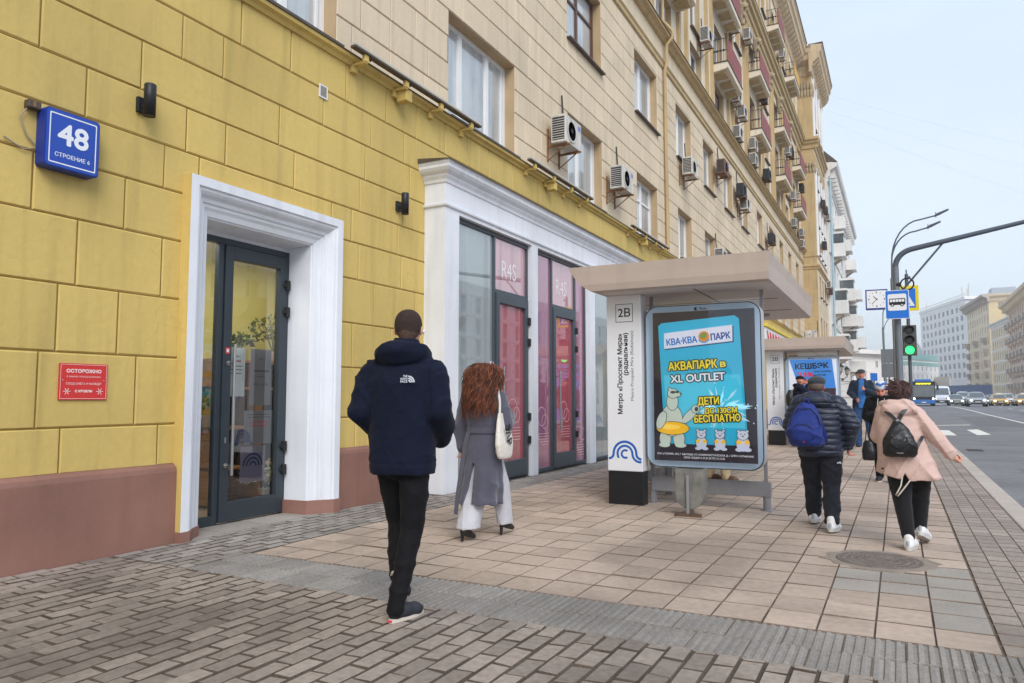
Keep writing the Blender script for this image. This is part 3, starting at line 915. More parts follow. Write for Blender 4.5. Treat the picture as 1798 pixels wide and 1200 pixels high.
fr(XD-0.04, XD+0.03, ya, ya+0.06, 0.0, zt); fr(XD-0.04, XD+0.03, yb_-0.06, yb_, 0.0, zt); fr(XD-0.04, XD+0.03, ya+0.06, yb_-0.06, zt-0.07, zt)
fr(XD-0.04, XD+0.03, 5.46, 5.53, 0.0, zt-0.07); fr(XD-0.04, XD+0.03, ya+0.06, 5.46, 0.0, 0.10)
side = b.build('door_frame', B)
g = MB(); g.use(m_clear); g.quad((XD, ya+0.05, 0.09), (XD, 5.47, 0.09), (XD, 5.47, zt-0.06), (XD, ya+0.05, zt-0.06)); g.build('pane', side)
b = MB(); b.use(m_blued)
fr(XD-0.03, XD+0.05, 5.535, 5.645, 0.02, zt-0.075); fr(XD-0.03, XD+0.05, 6.335, 6.435, 0.02, zt-0.075)
fr(XD-0.03, XD+0.05, 5.645, 6.335, 0.02, 0.23); fr(XD-0.03, XD+0.05, 5.645, 6.335, zt-0.22, zt-0.075)
b.use(m_iron2)
for z in (0.45, 0.72, 2.30, 2.62):
    b.bbox(XD+0.03, XD+0.085, 6.41, 6.465, z, z+0.12, 0.008); b.bbox(XD+0.055, XD+0.075, 6.38, 6.475, z+0.04, z+0.08, 0.005)
b.use(mat('white_label', lin(226, 228, 228), 0.6)); 
FD = fx(XD+0.052)
b.use(mat('red_sticker', lin(196, 62, 62), 0.6)); b.box(XD+0.05, XD+0.0525, 5.56, 5.62, 1.82, 1.89)
b.use(MATS['white_label']); b.box(XD+0.0525, XD+0.054, 5.575, 5.605, 1.837, 1.873)
b.use(m_steel); b.box(XD+0.05, XD+0.053, 5.58, 5.60, 0.86, 0.92)
door = b.build('shop_door', B)
g = MB(); g.use(m_clear); g.quad((XD, 5.64, 0.22), (XD, 6.34, 0.22), (XD, 6.34, zt-0.21), (XD, 5.64, zt-0.21)); g.build('pane', door)
h = MB(); h.use(m_steel); h.tube([(XD+0.15, 5.60, 0.52), (XD+0.15, 5.60, 1.92)], 0.017, 12)
for z in (0.62, 1.72): h.tube([(XD+0.04, 5.60, z), (XD+0.15, 5.60, z)], 0.012, 8); h.lathe((XD+0.05, 5.60, z), [(0.026, 0), (0.026, 0.012)], 12, 'x')
h.build('handle', door)
# notices behind the glass (on the door)
m_ink = mat('ink', lin(70, 70, 78), 0.8, var=0); m_inkr = mat('red_ink', lin(196, 70, 84), 0.8, var=0)
m_npaper = mat('notice_paper', lin(214, 218, 218), 0.7, var=0.03); m_gpaper = mat('grey_notice', lin(126, 124, 128), 0.7, var=0.05); m_lpaper = mat('lilac_poster', lin(142, 132, 150), 0.7, var=0.06)
FN = fx(XD-0.012)
n = MB()
def sheet(m, y0, y1, z0, z1): n.use(m); n.box(XD-0.016, XD-0.012, y0, y1, z0, z1)
sheet(m_npaper, 5.655, 5.89, 1.36, 1.90)
def rules(y0, y1, zs, th=0.010):
    for z in zs: n.box(XD-0.0121, XD-0.0100, y0 + 0.02*rg.random(), y1 - 0.03*rg.random(), z, z+th)
n.use(m_inkr); rules(5.70, 5.85, (1.74,), 0.022)
n.use(m_ink); rules(5.69, 5.86, (1.69, 1.65, 1.61)); rules(5.74, 5.81, (1.80,))
sheet(m_gpaper, 5.97, 6.28, 1.26, 1.90)
n.use(m_ink); rules(6.00, 6.25, (1.64,), 0.022); rules(6.05, 6.2, (1.58,)); n.text('9:00 - 21:00', FN, 6.125, 1.48, 0.046, 0.002, bold=0.02)
n.poly([FN(u, v, 0.002) for u, v in ((6.09, 1.80), (6.125, 1.77), (6.17, 1.82), (6.125, 1.785))])
sheet(m_gpaper, 5.90, 6.32, 0.82, 1.20)
n.use(m_ink); rules(5.93, 6.29, (1.15, 1.12)); n.use(m_inkr); rules(5.96, 6.26, (1.06, 1.02), 0.018)
sheet(m_lpaper, 5.86, 6.22, 0.40, 0.80)
def arch(mb, f, cu, cv, r, th, w, n_=18, lo=0.0, hi=math.pi, legs=0.0):
    out = [(cu + (r+th/2)*math.cos(lo+(hi-lo)*k/n_), cv + (r+th/2)*math.sin(lo+(hi-lo)*k/n_)) for k in range(n_+1)]
    inn = [(cu + (r-th/2)*math.cos(lo+(hi-lo)*k/n_), cv + (r-th/2)*math.sin(lo+(hi-lo)*k/n_)) for k in range(n_+1)]
    for k in range(n_): mb.quad(f(*out[k], w), f(*out[k+1], w), f(*inn[k+1], w), f(*inn[k], w))
n.use(mat('navy_ink', lin(60, 70, 110), 0.8, var=0))
for r in (0.045, 0.09, 0.135): arch(n, FN, 6.04, 0.58, r, 0.022, 0.002)
n.build('notices', door)
# shop interior seen through the door
I = MB()
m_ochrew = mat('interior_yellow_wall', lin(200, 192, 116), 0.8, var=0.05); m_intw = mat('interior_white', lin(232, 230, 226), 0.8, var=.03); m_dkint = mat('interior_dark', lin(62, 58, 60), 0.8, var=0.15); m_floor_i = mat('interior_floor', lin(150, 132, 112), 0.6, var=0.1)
I.use(m_ochrew); I.quad((-2.1, 4.0, 0), (-2.1, 8.6, 0), (-2.1, 8.6, 3.2), (-2.1, 4.0, 3.2))
I.use(m_intw); I.quad((-2.1, 4.0, 0), (-0.46, 4.0, 0), (-0.46, 4.0, 3.2), (-2.1, 4.0, 3.2)); I.quad((-0.5, 8.6, 0), (-2.6, 8.6, 0), (-2.6, 8.6, 3.2), (-0.5, 8.6, 3.2))
I.use(m_intw); I.quad((-0.46, 4.0, 3.2), (-2.6, 4.0, 3.2), (-2.6, 9.6, 3.2), (-0.46, 9.6, 3.2))
I.use(m_floor_i); I.quad((-2.6, 2.6, -0.01), (-0.45, 2.6, -0.01), (-0.45, 9.6, -0.01), (-2.6, 9.6, -0.01))
I.build('shop_interior', B)
m_leaf = mat('leaf_green', lin(84, 102, 52), 0.7, var=0.3, vscale=20); m_olive = mat('dry_olive', lin(120, 118, 56), 0.8, var=0.3, vscale=20); m_violet = mat('violet_flowers', lin(88, 70, 110), 0.8, var=0.3, vscale=20)
m_pinkf = mat('pink_flowers', lin(206, 120, 150), 0.8, var=0.2, vscale=20); m_pot = mat('pale_pot', lin(178, 168, 156), 0.6); m_shopl = mat('added_shop_light', (1, 1, 1), 0.5, var=0, emit=((1.0, 0.93, 0.82), 7.0)); m_wood = mat('light_wood', lin(170, 122, 70), 0.6, var=0.15, vscale=6)
def bouquet(name, label, c, r, h, m, n_=120, pot=True, seed=1, leaf=0.04):
    rg = random.Random(seed); b = MB()
    if pot:
        b.use(m_pot); b.lathe((c[0], c[1], c[2]), [(0.05, 0), (0.075, 0.12), (0.08, 0.14), (0.0, 0.14)], 14)
    b.use(m_leaf)
    for k in range(16):
        q = rg.uniform(0, 6.28); b.tube([(c[0], c[1], c[2]+0.1), (c[0]+r*.5*math.cos(q), c[1]+r*.5*math.sin(q), c[2]+0.1+h*.7)], 0.004, 4)
    for k in range(n_):
        b.use(m if rg.random() < .7 else m_leaf)
        q = rg.uniform(0, 6.28); t = rg.random()**.5; rr = r*t
        p = Vector((c[0]+rr*math.cos(q), c[1]+rr*math.sin(q), c[2]+0.12+h*(0.35+0.65*rg.random())*(1-0.35*t)))
        a = Vector((rg.uniform(-1,1), rg.uniform(-1,1), rg.uniform(-1,1))).normalized()*leaf; d = a.cross(Vector((rg.uniform(-1,1), rg.uniform(-1,1), rg.uniform(-1,1)))).normalized()*leaf*.5
        b.add([p-a, p+d, p+a, p-d], [(0,1,2,3)])
    solo(b, name, label, 'flowers', c)
I = MB(); I.use(m_shopl); I.box(-0.82, -0.52, 4.6, 8.0, 3.12, 3.16); solo(I, 'ceiling_or_added_lamp', 'added unseen light panel brightening the flower shop interior', 'added light', (-0.67, 6.3, 3.14))  # added glowing panel, hidden behind the lintel to brighten the shop
I = MB(); I.use(m_wood)
for z in (0.02, 0.45, 0.95, 1.45, 1.80): I.box(-1.75, -1.35, 6.3, 8.4, z, z+0.03)
for y in (6.3, 7.0, 7.7, 8.37): I.box(-1.75, -1.35, y, y+0.03, 0.05, 1.80)
I.use(m_dkint); I.box(-1.77, -1.755, 6.3, 8.4, 0.02, 1.83)
solo(I, 'shop_shelf', 'wooden flower shelf unit inside behind the glass door', 'shelf', (-1.55, 7.35, 0))
bouquet('potted_plant', 'tall airy green branches on top of the shelf behind the shop door', (-1.5, 7.35, 1.83), 0.34, 0.62, m_olive, 260, True, 2, 0.035)
bouquet('potted_plant', 'violet bouquet on the shelf top behind the shop door', (-1.5, 7.85, 1.83), 0.26, 0.28, m_violet, 200, True, 3)
bouquet('potted_plant', 'small green plant on the shelf top left of the tall branches', (-1.5, 6.75, 1.83), 0.2, 0.25, m_leaf, 150, True, 4)
bouquet('flower_bucket', 'white and green flowers on the shop floor behind the door', (-1.2, 6.95, 0.05), 0.32, 0.42, mat('white_flowers', lin(206, 206, 186), 0.8, var=0.2, vscale=20), 260, True, 5)
bouquet('flower_bucket', 'pink peonies standing at the foot of the chalkboard in the shop window', (-0.62, 5.05, 0.62), 0.13, 0.12, m_pinkf, 120, True, 6)
bouquet('flower_bucket', 'green bouquet in the shop window above the chalkboard', (-1.3, 5.95, 1.0), 0.25, 0.4, m_leaf, 160, True, 7)
b = MB(); b.use(m_wood)
cbx = lambda z: -0.62 - 0.12*z
for y in (4.95, 5.42):
    b.tube([(cbx(0), y, 0.0), (cbx(1.3), y+(-.03 if y > 5.2 else .03), 1.3)], 0.022, 6)
b.tube([(cbx(1.28), 4.97, 1.28), (cbx(1.28), 5.4, 1.28)], 0.022, 6); b.tube([(cbx(.5), 4.95, .55), (cbx(.5), 5.42, .55)], 0.022, 6)
b.use(m_dkint); b.quad((cbx(.55), 4.96, .57), (cbx(.55), 5.41, .57), (cbx(1.26), 5.39, 1.27), (cbx(1.26), 4.98, 1.27))
solo(b, 'chalkboard', 'wood framed chalkboard easel inside the narrow side window of the shop', 'chalkboard', (-0.62, 5.2, 0))

# ---- white portal with glazed shopfronts
XP = 0.36
P0, P1 = 8.76, 18.62
bays = [(9.14, 11.58), (11.83, 14.29), (14.64, 17.1)]
zf, zb = 4.05, 0.0
b = MB(); b.use(m_white)
fp = fx(XP)
wall_sheet(b, fp, P0, P1, -0.05, 4.12, [(a, c, -0.2, zf) for a, c in bays], 0.20, m_white)
b.use(m_white)
b.quad((0, P0, -0.05), (XP, P0, -0.05), (XP, P0, 4.12), (0, P0, 4.12)); b.quad((XP, P1, -0.05), (0, P1, -0.05), (0, P1, 4.12), (XP, P1, 4.12))
def wrap(prof):
    mx = max(a for a, z in prof)
    # mitred moulding round the three visible sides
    for (a0, z0), (a1, z1) in zip(prof, prof[1:]):
        b.quad((XP+a0, P0-a0, z0), (XP+a0, P1+a0, z0), (XP+a1, P1+a1, z1), (XP+a1, P0-a1, z1))
        b.quad((-0.02, P0-a0, z0), (XP+a0, P0-a0, z0), (XP+a1, P0-a1, z1), (-0.02, P0-a1, z1))
        b.quad((XP+a0, P1+a0, z0), (-0.02, P1+a0, z0), (-0.02, P1+a1, z1), (XP+a1, P1+a1, z1))
wrap([(0, 4.10), (0.03, 4.115), (0.035, 4.14), (0.0, 4.15), (0.0, 4.45), (0.02, 4.46), (0.03, 4.50), (0.06, 4.54), (0.065, 4.57), (0.12, 4.60), (0.15, 4.64), (0.155, 4.68), (0.17, 4.70), (0.175, 4.73)])
b.use(m_tin)
b.quad((-0.02, P0-0.19, 4.80), (XP+0.19, P0-0.19, 4.735), (XP+0.19, P1+0.19, 4.735), (-0.02, P1+0.19, 4.80))
b.quad((-0.02, P0-0.19, 4.725), (XP+0.19, P0-0.19, 4.725), (XP+0.19, P0-0.19, 4.735), (-0.02, P0-0.19, 4.80))
b.quad((XP+0.19, P0-0.19, 4.715), (XP+0.19, P1+0.19, 4.715), (XP+0.19, P1+0.19, 4.735), (XP+0.19, P0-0.19, 4.735))
b.use(m_white); b.quad((-0.02, P0-0.175, 4.729), (-0.02, P1+0.175, 4.729), (XP+0.175, P1+0.175, 4.729), (XP+0.175, P0-0.175, 4.729))
b.build('portal', B)
XG = 0.25
def filmglass(name, col, rough=0.02):
    return film(name, col, 0.24, 0.006, 0.18)
m_pink = filmglass('pink_film_glass', lin(196, 100, 112)); m_pinkl = filmglass('pale_pink_film_glass', lin(214, 166, 174)); m_mauve = filmglass('mauve_film_glass', lin(176, 112, 140)); m_greyg = filmglass('grey_shop_glass', lin(158, 168, 170))
def mull(mb, y0, y1, z0, z1, w=0.035, x=XG): mb.bbox(x-0.03, x+w, y0, y1, z0, z1, 0.005)
def pane(parent, y0, y1, z0, z1, m, decor=None):
    g = MB(); g.use(m); g.quad((XG, y0, z0), (XG, y1, z0), (XG, y1, z1), (XG, y0, z1))
    if decor: decor(g)
    g.build('pane', parent)
m_wlet = mat('white_vinyl_letter', lin(232, 226, 228), 0.6, var=0); m_wline = mat('white_vinyl_line', lin(226, 176, 184), 0.6, var=0)
FG = fx(XG)
def r4s(y, z, s_):
    def d(g):
        g.use(m_wlet); g.text('R4S', FG, y, z, s_, 0.002, bold=-0.004, xs=0.85)
    return d
def loops(y, z):
    def d(g):
        g.use(m_wline)
        for dy, dz, r in ((0, 0, .17), (.14, -.1, .13)): arch(g, FG, y+dy, z+dz, r, 0.014, 0.002, 26, 0, 6.2832)
        for k in range(5): g.box(XG+0.0005, XG+0.002, y-.25+k*.06, y+.3, z-.32-k*.05, z-.31-k*.05)
    return d
def shopfront(ya, yb, parts):
    """parts: (y0, y1, kind)"""
    b = MB(); b.use(m_anth)
    mull(b, ya, ya+0.05, 0, zf); mull(b, yb-0.05, yb, 0, zf); mull(b, ya+.05, yb-.05, zf-0.07, zf); mull(b, ya+.05, yb-.05, 0.0, 0.07)
    for y0, y1, k, *_ in parts[:-1]: mull(b, y1-0.03, y1+0.03, 0.07, zf-.07)
    for y0, y1, k, *_ in parts:
        if k == 'door': mull(b, y0+.03, y1-.03, 3.05, 3.12)
    fr_ = b.build('shopfront_frame', B)
    for y0, y1, k, mt, dec in parts:
        if k == 'pane': pane(fr_, y0+.02, y1-.02, 0.06, zf-0.06, mt, dec)
        else:
            pane(fr_, y0+.02, y1-.02, 3.12, zf-0.06, m_pinkl, r4s((y0+y1)/2 - .05, 3.35, 0.42))
            d = MB(); d.use(m_anth)
            mull(d, y0+.035, y0+.135, 0.03, 3.06, 0.06); mull(d, y1-.135, y1-.035, 0.03, 3.06, 0.06); mull(d, y0+.135, y1-.135, 0.03, 0.30, 0.06); mull(d, y0+.135, y1-.135, 2.90, 3.06, 0.06)
            d.use(m_iron2)
            for z in (0.55, 0.95, 2.25, 2.62): d.bbox(XG+.03, XG+.10, y1-.06, y1+.0, z, z+.13, 0.01)
            dd = d.build('shop_door', B)
            pane(dd, y0+.12, y1-.12, 0.28, 2.92, mt, dec)
            h = MB(); h.use(m_steel); h.tube([(XG+0.15, y0+.12, 0.75), (XG+0.15, y0+.12, 1.85)], 0.016, 10)
            for z in (0.85, 1.75): h.tube([(XG+0.03, y0+.12, z), (XG+0.15, y0+.12, z)], 0.011, 8)
            h.build('handle', dd)
shopfront(*bays[0], [(9.14, 10.36, 'pane', m_greyg, None), (10.36, 11.58, 'door', m_pink, loops(11.05, 1.15))])
shopfront(*bays[1], [(11.83, 12.60, 'pane', m_mauve, loops(12.2, 1.0)), (12.60, 13.73, 'door', m_pink, loops(13.2, 1.1)), (13.73, 14.29, 'pane', m_mauve, loops(14.0, 0.7))])
shopfront(*bays[2], [(14.64, 15.9, 'pane', m_greyg, None), (15.9, 17.1, 'door', m_greyg, None)])
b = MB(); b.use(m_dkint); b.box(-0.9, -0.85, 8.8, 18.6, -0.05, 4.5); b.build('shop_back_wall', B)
# ------------------------------------------------------------------ things on the facade
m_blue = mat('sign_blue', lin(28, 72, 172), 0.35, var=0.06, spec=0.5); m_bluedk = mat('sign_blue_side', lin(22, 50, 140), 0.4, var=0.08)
m_let = mat('white_letter', lin(228, 232, 238), 0.5, var=0)
t = thing('house_sign', 'blue square house number sign 48 on the yellow wall', 'sign', (0.0, 3.53, 3.4))
f = lambda u, v, w: (0.13 + w, 3.30 + (u-3.30)*0.9, v)
def rrect(u0, u1, v0, v1, r, n=5):
    P = []
    for cu, cv, q in ((u1-r, v0+r, -90), (u1-r, v1-r, 0), (u0+r, v1-r, 90), (u0+r, v0+r, 180)):
        for k in range(n+1):
            a = math.radians(q + 90*k/n); P.append((cu + r*math.cos(a), cv + r*math.sin(a)))
    return P
def outline(mb, f, P, th, w):
    cu = sum(p[0] for p in P)/len(P); cv = sum(p[1] for p in P)/len(P)
    mu = max(abs(p[0]-cu) for p in P); mv = max(abs(p[1]-cv) for p in P)
    Q = [(cu+(p[0]-cu)*(1-th/mu), cv+(p[1]-cv)*(1-th/mv)) for p in P]
    n = len(P)
    for i in range(n):
        j = (i+1) % n; mb.quad(f(*P[i], w), f(*P[j], w), f(*Q[j], w), f(*Q[i], w))
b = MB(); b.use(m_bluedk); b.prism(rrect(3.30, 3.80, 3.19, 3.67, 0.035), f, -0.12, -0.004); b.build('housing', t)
b = MB(); b.use(m_blue); b.prism(rrect(3.31, 3.79, 3.20, 3.66, 0.03), f, -0.004, 0.003)
b.use(m_let); outline(b, f, rrect(3.335, 3.765, 3.225, 3.635, 0.012), 0.010, 0.0045)
b.heavy('48', f, 3.55, 3.395, 0.24, 0.0045, .007, 8, fit=0.27)
b.text('СТРОЕНИЕ 6', f, 3.55, 3.285, 0.046, 0.0045, bold=0.012, fit=0.32)
b.build('face', t)
b = MB(); b.use(m_tin); b.bbox(0.0, 0.07, 3.20, 3.30, 3.635, 3.70, 0.008)
b.use(m_rust); b.box(0.0, 0.075, 3.235, 3.255, 3.645, 3.69)
b.use(mat('grey_cable', lin(150, 140, 125), 0.7))
b.tube([(0.03, 3.21, 3.63), (0.02, 3.17, 3.55), (0.02, 3.22, 3.42), (0.02, 3.29, 3.36)], 0.006, 6)
b.tube([(0.02, 3.29, 3.33), (0.02, 3.2, 3.30), (0.02, 3.10, 3.34), (0.015, 3.06, 3.36)], 0.006, 6)
b.build('junction_box', t)

t = solo(MB().use(mat('warning_red', lin(206, 54, 52), 0.5, var=0.04)).box(0.004, 0.016, 3.57, 3.98, 1.33, 1.63), 'warning_sign', 'red warning plate with white text and snowflakes on the yellow wall', 'sign', (0.004, 3.77, 1.48))
f = fx(0.0165)
b = MB(); b.use(mat('pink_white_letter', lin(240, 214, 212), 0.6, var=0))
outline(b, f, rrect(3.578, 3.972, 1.338, 1.622, 0.004), 0.003, 0.001)
b.heavy('ОСТОРОЖНО', f, 3.775, 1.555, 0.038, 0.001, .002, 6, fit=0.295)
b.text('В ЗИМНИЙ ПЕРИОД ВОЗМОЖЕН', f, 3.775, 1.515, 0.018, 0.001, fit=0.29)
b.text('СХОД СНЕГА И НАЛЕДИ', f, 3.775, 1.455, 0.024, 0.001, bold=0.008, fit=0.30)
b.heavy('С КРОВЛИ', f, 3.775, 1.392, 0.026, 0.001, .0015, 6, fit=0.145)
for cu in (3.635, 3.915):
    for k in range(3):
        a = math.pi*k/3; du, dv = 0.03*math.cos(a), 0.03*math.sin(a); nu, nv = -math.sin(a)*0.0025, math.cos(a)*0.0025
        b.quad(f(cu-du-nu, 1.40-dv-nv, .001), f(cu+du-nu, 1.40+dv-nv, .001), f(cu+du+nu, 1.40+dv+nv, .001), f(cu-du+nu, 1.40-dv+nv, .001))
b.use(m_steel)
for cu in (3.60, 3.95): b.lathe(f(cu, 1.49, 0.0), [(0.006, 0), (0.005, 0.004), (0, 0.005)], 8, 'x')
b.build('lettering', t)

m_lamp = mat('black_lamp', lin(44, 44, 48), 0.45, 0.3, var=0.06)
def wall_lamp(y, z, label):
    t = thing('wall_lamp', label, 'wall lamp', (0, y, z), 'cylindrical lamps on the yellow wall')
    b = MB(); b.use(m_lamp); b.bbox(0.0, 0.04, y-.05, y+.05, z-.09, z+.05, 0.006); b.bbox(0.03, 0.09, y-.02, y+.02, z-.05, z-.01, 0.004); b.build('bracket', t)
    b = MB(); b.use(m_lamp); b.lathe((0.13, y, z-.14), [(0.040, 0.004), (0.052, 0), (0.052, 0.29), (0.045, 0.297), (0.0, 0.297)], 20)
    b.use(mat('lamp_lens', lin(120, 116, 105), 0.3)); b.lathe((0.13, y, z-.14), [(0, 0.006), (0.042, 0.006)], 16)
    b.build('body', t)
wall_lamp(4.20, 4.03, 'black cylindrical wall lamp above the left side of the shop door')
wall_lamp(8.10, 4.0, 'black cylindrical wall lamp just left of the white portal')
t = thing('vent_grille', 'small white slotted vent grille high on the yellow wall', 'vent', (0, 6.58, 5.04))
b = MB(); b.use(m_white); 
for q in ((6.51, 6.525, 4.96, 5.12), (6.635, 6.65, 4.96, 5.12), (6.525, 6.635, 4.96, 4.975), (6.525, 6.635, 5.105, 5.12)): b.box(0.0, 0.016, *q)
b.build('frame', t)
b = MB(); b.use(m_tin); b.box(0.0, 0.006, 6.525, 6.635, 4.975, 5.105); b.use(m_gsheet)
for k in range(7): b.box(0.004, 0.013, 6.525, 6.635, 4.982+k*.018, 4.990+k*.018)
b.build('slats', t)
# light bars on brackets along the ledge
def light_bar(y0, y1, label):
    t = thing('light_bar', label, 'light bar', (0.1, (y0+y1)/2, LEDGE), 'light bars along the ledge')
    b = MB(); b.use(m_gsheet); b.bbox(0.19, 0.27, y0, y1, LEDGE+.02, LEDGE+.055, 0.006); b.use(m_tin); b.bbox(0.185, 0.275, y0, y1, LEDGE-.01, LEDGE+.02, 0.006); b.build('bar', t)
    n = 4
    for k in range(n):
        y = y0 + 0.25 + (y1-y0-.5)*k/(n-1)
        b = MB(); b.use(m_yel); b.bbox(0.05, 0.24, y-.03, y+.03, LEDGE-.12, LEDGE-.085, 0.004); b.bbox(0.2, 0.25, y-.04, y+.04, LEDGE-.10, LEDGE-.01, 0.004); b.bbox(0.0, 0.06, y-.05, y+.05, LEDGE-.20, LEDGE-.10, 0.006)
        b.use(m_iron2); b.tube([(0.2, y, LEDGE-.02), (0.26, y+.05, LEDGE-.06), (0.2, y+.12, LEDGE-.03)], 0.012, 6)
        b.build('bracket', t)
    y = (y0+y1)/2 - .35
    b = MB(); b.use(m_yel); b.bbox(0.05, 0.22, y-.07, y+.07, LEDGE-.26, LEDGE-.10, 0.01); b.build('driver_box', t)
light_bar(6.85, 9.95, 'grey light bar on yellow brackets along the ledge left of the wide white window')
light_bar(11.75, 14.85, 'grey light bar on yellow brackets between the wide white window and the first air conditioner')
light_bar(17.6, 20.9, 'grey light bar on yellow brackets along the ledge above the bus shelter roof')
light_bar(22.4, 25.4, 'grey light bar on yellow brackets farthest along the ledge past the drain pipe')

# air conditioners
m_acw = mat('ac_white', lin(204, 200, 192), 0.5, var=0.16, vscale=4, streak=0.35, fine=0.04); m_acd = mat('ac_dark', lin(52, 52, 54), 0.6, var=0.15, vscale=8); m_acb = mat('ac_brown', lin(112, 84, 70), 0.6, var=0.1)
def make_ac(case):
    """origin at the wall: runs along +Y, fan grille faces +X"""
    t = thing('air_conditioner', 'x', 'air conditioner', (0, 0, 0))
    b = MB(); b.use(case); b.bbox(0.14, 0.46, -0.40, 0.40, 0.0, 0.56, 0.012)
    b.use(m_acd); b.box(0.17, 0.43, -0.403, -0.3995, 0.05, 0.51)
    for k in range(9): b.use(case); b.box(0.17, 0.43, -0.408, -0.402, 0.07+k*.048, 0.082+k*.048)
    b.build('casing', t)
    b = MB(); b.use(m_acd); b.lathe((0.461, -0.10, 0.28), [(0.23, 0.0), (0.225, 0.004), (0, 0.004)], 24, 'x')
    b.use(case)
    for r in (0.06, 0.12, 0.18, 0.23): b.lathe((0.466, -0.10, 0.28), [(r-.006, 0), (r+.006, 0), (r+.006, .004), (r-.006, .004)], 24, 'x')
    b.use(m_acd); b.lathe((0.466, -0.10, 0.28), [(0.05, 0), (0.045, 0.006), (0, 0.006)], 12, 'x')
    b.use(mat('ac_sticker', lin(120, 130, 190), 0.5)); b.box(0.4605, 0.462, 0.22, 0.36, 0.40, 0.50)
    b.build('fan_grille', t)
    for y in (-0.28, 0.28):
        b = MB(); b.use(m_rust)
        b.box(0.0, 0.50, y-.018, y+.018, -0.045, -0.005); b.box(0.0, 0.03, y-.018, y+.018, -0.044, 0.35)
        b.tube([(0.02, y, -0.30), (0.40, y, -0.04)], 0.012, 6); b.box(0.0, 0.029, y-.017, y+.017, -0.32, -0.046)
        b.build('bracket', t)
    b = MB(); b.use(m_acd); b.tube([(0.25, 0.3, 0.3), (0.12, 0.42, 0.4), (0.03, 0.45, 0.9), (0.02, 0.42, 1.3)], 0.018, 6); b.build('pipe', t)
    return t
ac0 = make_ac(m_acw); ac1 = make_ac(m_acb); ac2 = make_ac(m_acd)
ACS = [  # kind, X, y, z, label
 (0, 0, 13.30, 6.36, 'white air conditioner on rusty brackets nearest to the camera, right of the wide white window'),
 (0, 0, 16.66, 6.30, 'white air conditioner on rusty brackets just left of the drain pipe, above the shelter roof'),
 (0, 0, 23.42, 8.50, 'white air conditioner just right of the drain pipe below the second window row'),
 (1, 0, 28.58, 9.95, 'brown air conditioner box between two windows of the second window row'),
 (2, 0, 32.45, 10.02, 'dark upper air conditioner of a stacked pair right of the brown one'),
 (0, 0, 33.25, 9.62, 'pale lower air conditioner of a stacked pair right of the brown one'),
 (2, 0, 40.98, 9.55, 'dark lone air conditioner far along the beige wall under the string course'),
 (0, 0, 27.9, 6.35, 'white air conditioner seen just above the front bus shelter roof'),
 (0, -.06, 26.5, 14.3, 'white air conditioner at the left end of the nearest red balcony, topmost there'),
 (0, -.06, 32.0, 17.4, 'grey air conditioner under the upper storey cornice left of the carved capital'),
 (0, -.06, 35.4, 18.35, 'grey air conditioner directly below the first carved capital'),
 (0, -.06, 32.2, 14.15, 'white air conditioner right below the nearest red balcony, left of a pair'),
 (0, -.06, 33.5, 13.9, 'grey air conditioner below the nearest red balcony, right of a pair'),
 (2, -.06, 39.9, 17.0, 'dark air conditioner between the two upper red balconies'),
 (0, -.06, 32.3, 12.55, 'white air conditioner by a window just above the string course, nearest there'),
 (0, -.06, 36.2, 13.25, 'white air conditioner left of the second lower balcony, upper of two'),
 (0, -.06, 36.2, 12.50, 'white air conditioner left of the second lower balcony, lower of two'),
 (2, -.06, 40.4, 12.9, 'dark air conditioner between the second and third lower balconies'),
 (0, -.06, 49.6, 17.05, 'grey air conditioner beneath the third upper balcony, left of two'),
 (2, -.06, 51.3, 17.35, 'dark air conditioner beneath the third upper balcony, right of two'),
 (0, -.06, 48.0, 22.8, 'white air conditioner between the two top storey balconies'),
 (0, -.06, 51.9, 14.6, 'white air conditioner between the farthest two lower balconies'),
 (2, -.06, 57.1, 16.5, 'dark air conditioner tight against the ochre end block, upper storey'),
 (0, -.06, 51.9, 12.75, 'pale air conditioner under the farthest lower balcony on its own'),
 (0, -.06, 56.3, 12.95, 'pale air conditioner by the ochre end block, upper of a stack'),
 (0, -.06, 56.3, 12.15, 'pale air conditioner by the ochre end block, lower of a stack'),
 (2, 1.0, 62.0, 16.3, 'dark air conditioner on the end block street face, nearest of its upper three'),
 (2, 1.0, 64.2, 16.3, 'dark air conditioner on the end block street face, middle of its upper three'),
 (0, 1.0, 66.4, 16.2, 'white air conditioner on the end block street face, farthest of its upper three'),
 (2, 1.0, 62.0, 13.0, 'dark air conditioner on the end block street face above its lower ledge'),
 (0, 1.0, 65.2, 10.3, 'grey air conditioner with a red tray under the end block ledge'),
 (1, 1.0, 66.6, 10.0, 'brown air conditioner at the far lower corner of the end block'),
]
first = {0: ac0, 1: ac1, 2: ac2}; used = set()
for k, X, y, z, lab in ACS:
    if k not in used:
        used.add(k); o = first[k]; o.location = (X, y, z); o['label'] = lab; o['group'] = 'air conditioners on the facade'
    else:
        copy_thing(first[k], (X, y, z), lab, group='air conditioners on the facade')
copy_thing(ac0, (0.45, YE, 5.75), 'white air conditioner facing the camera on the ochre side of the end block', rz=-math.pi/2, group='air conditioners on the facade')
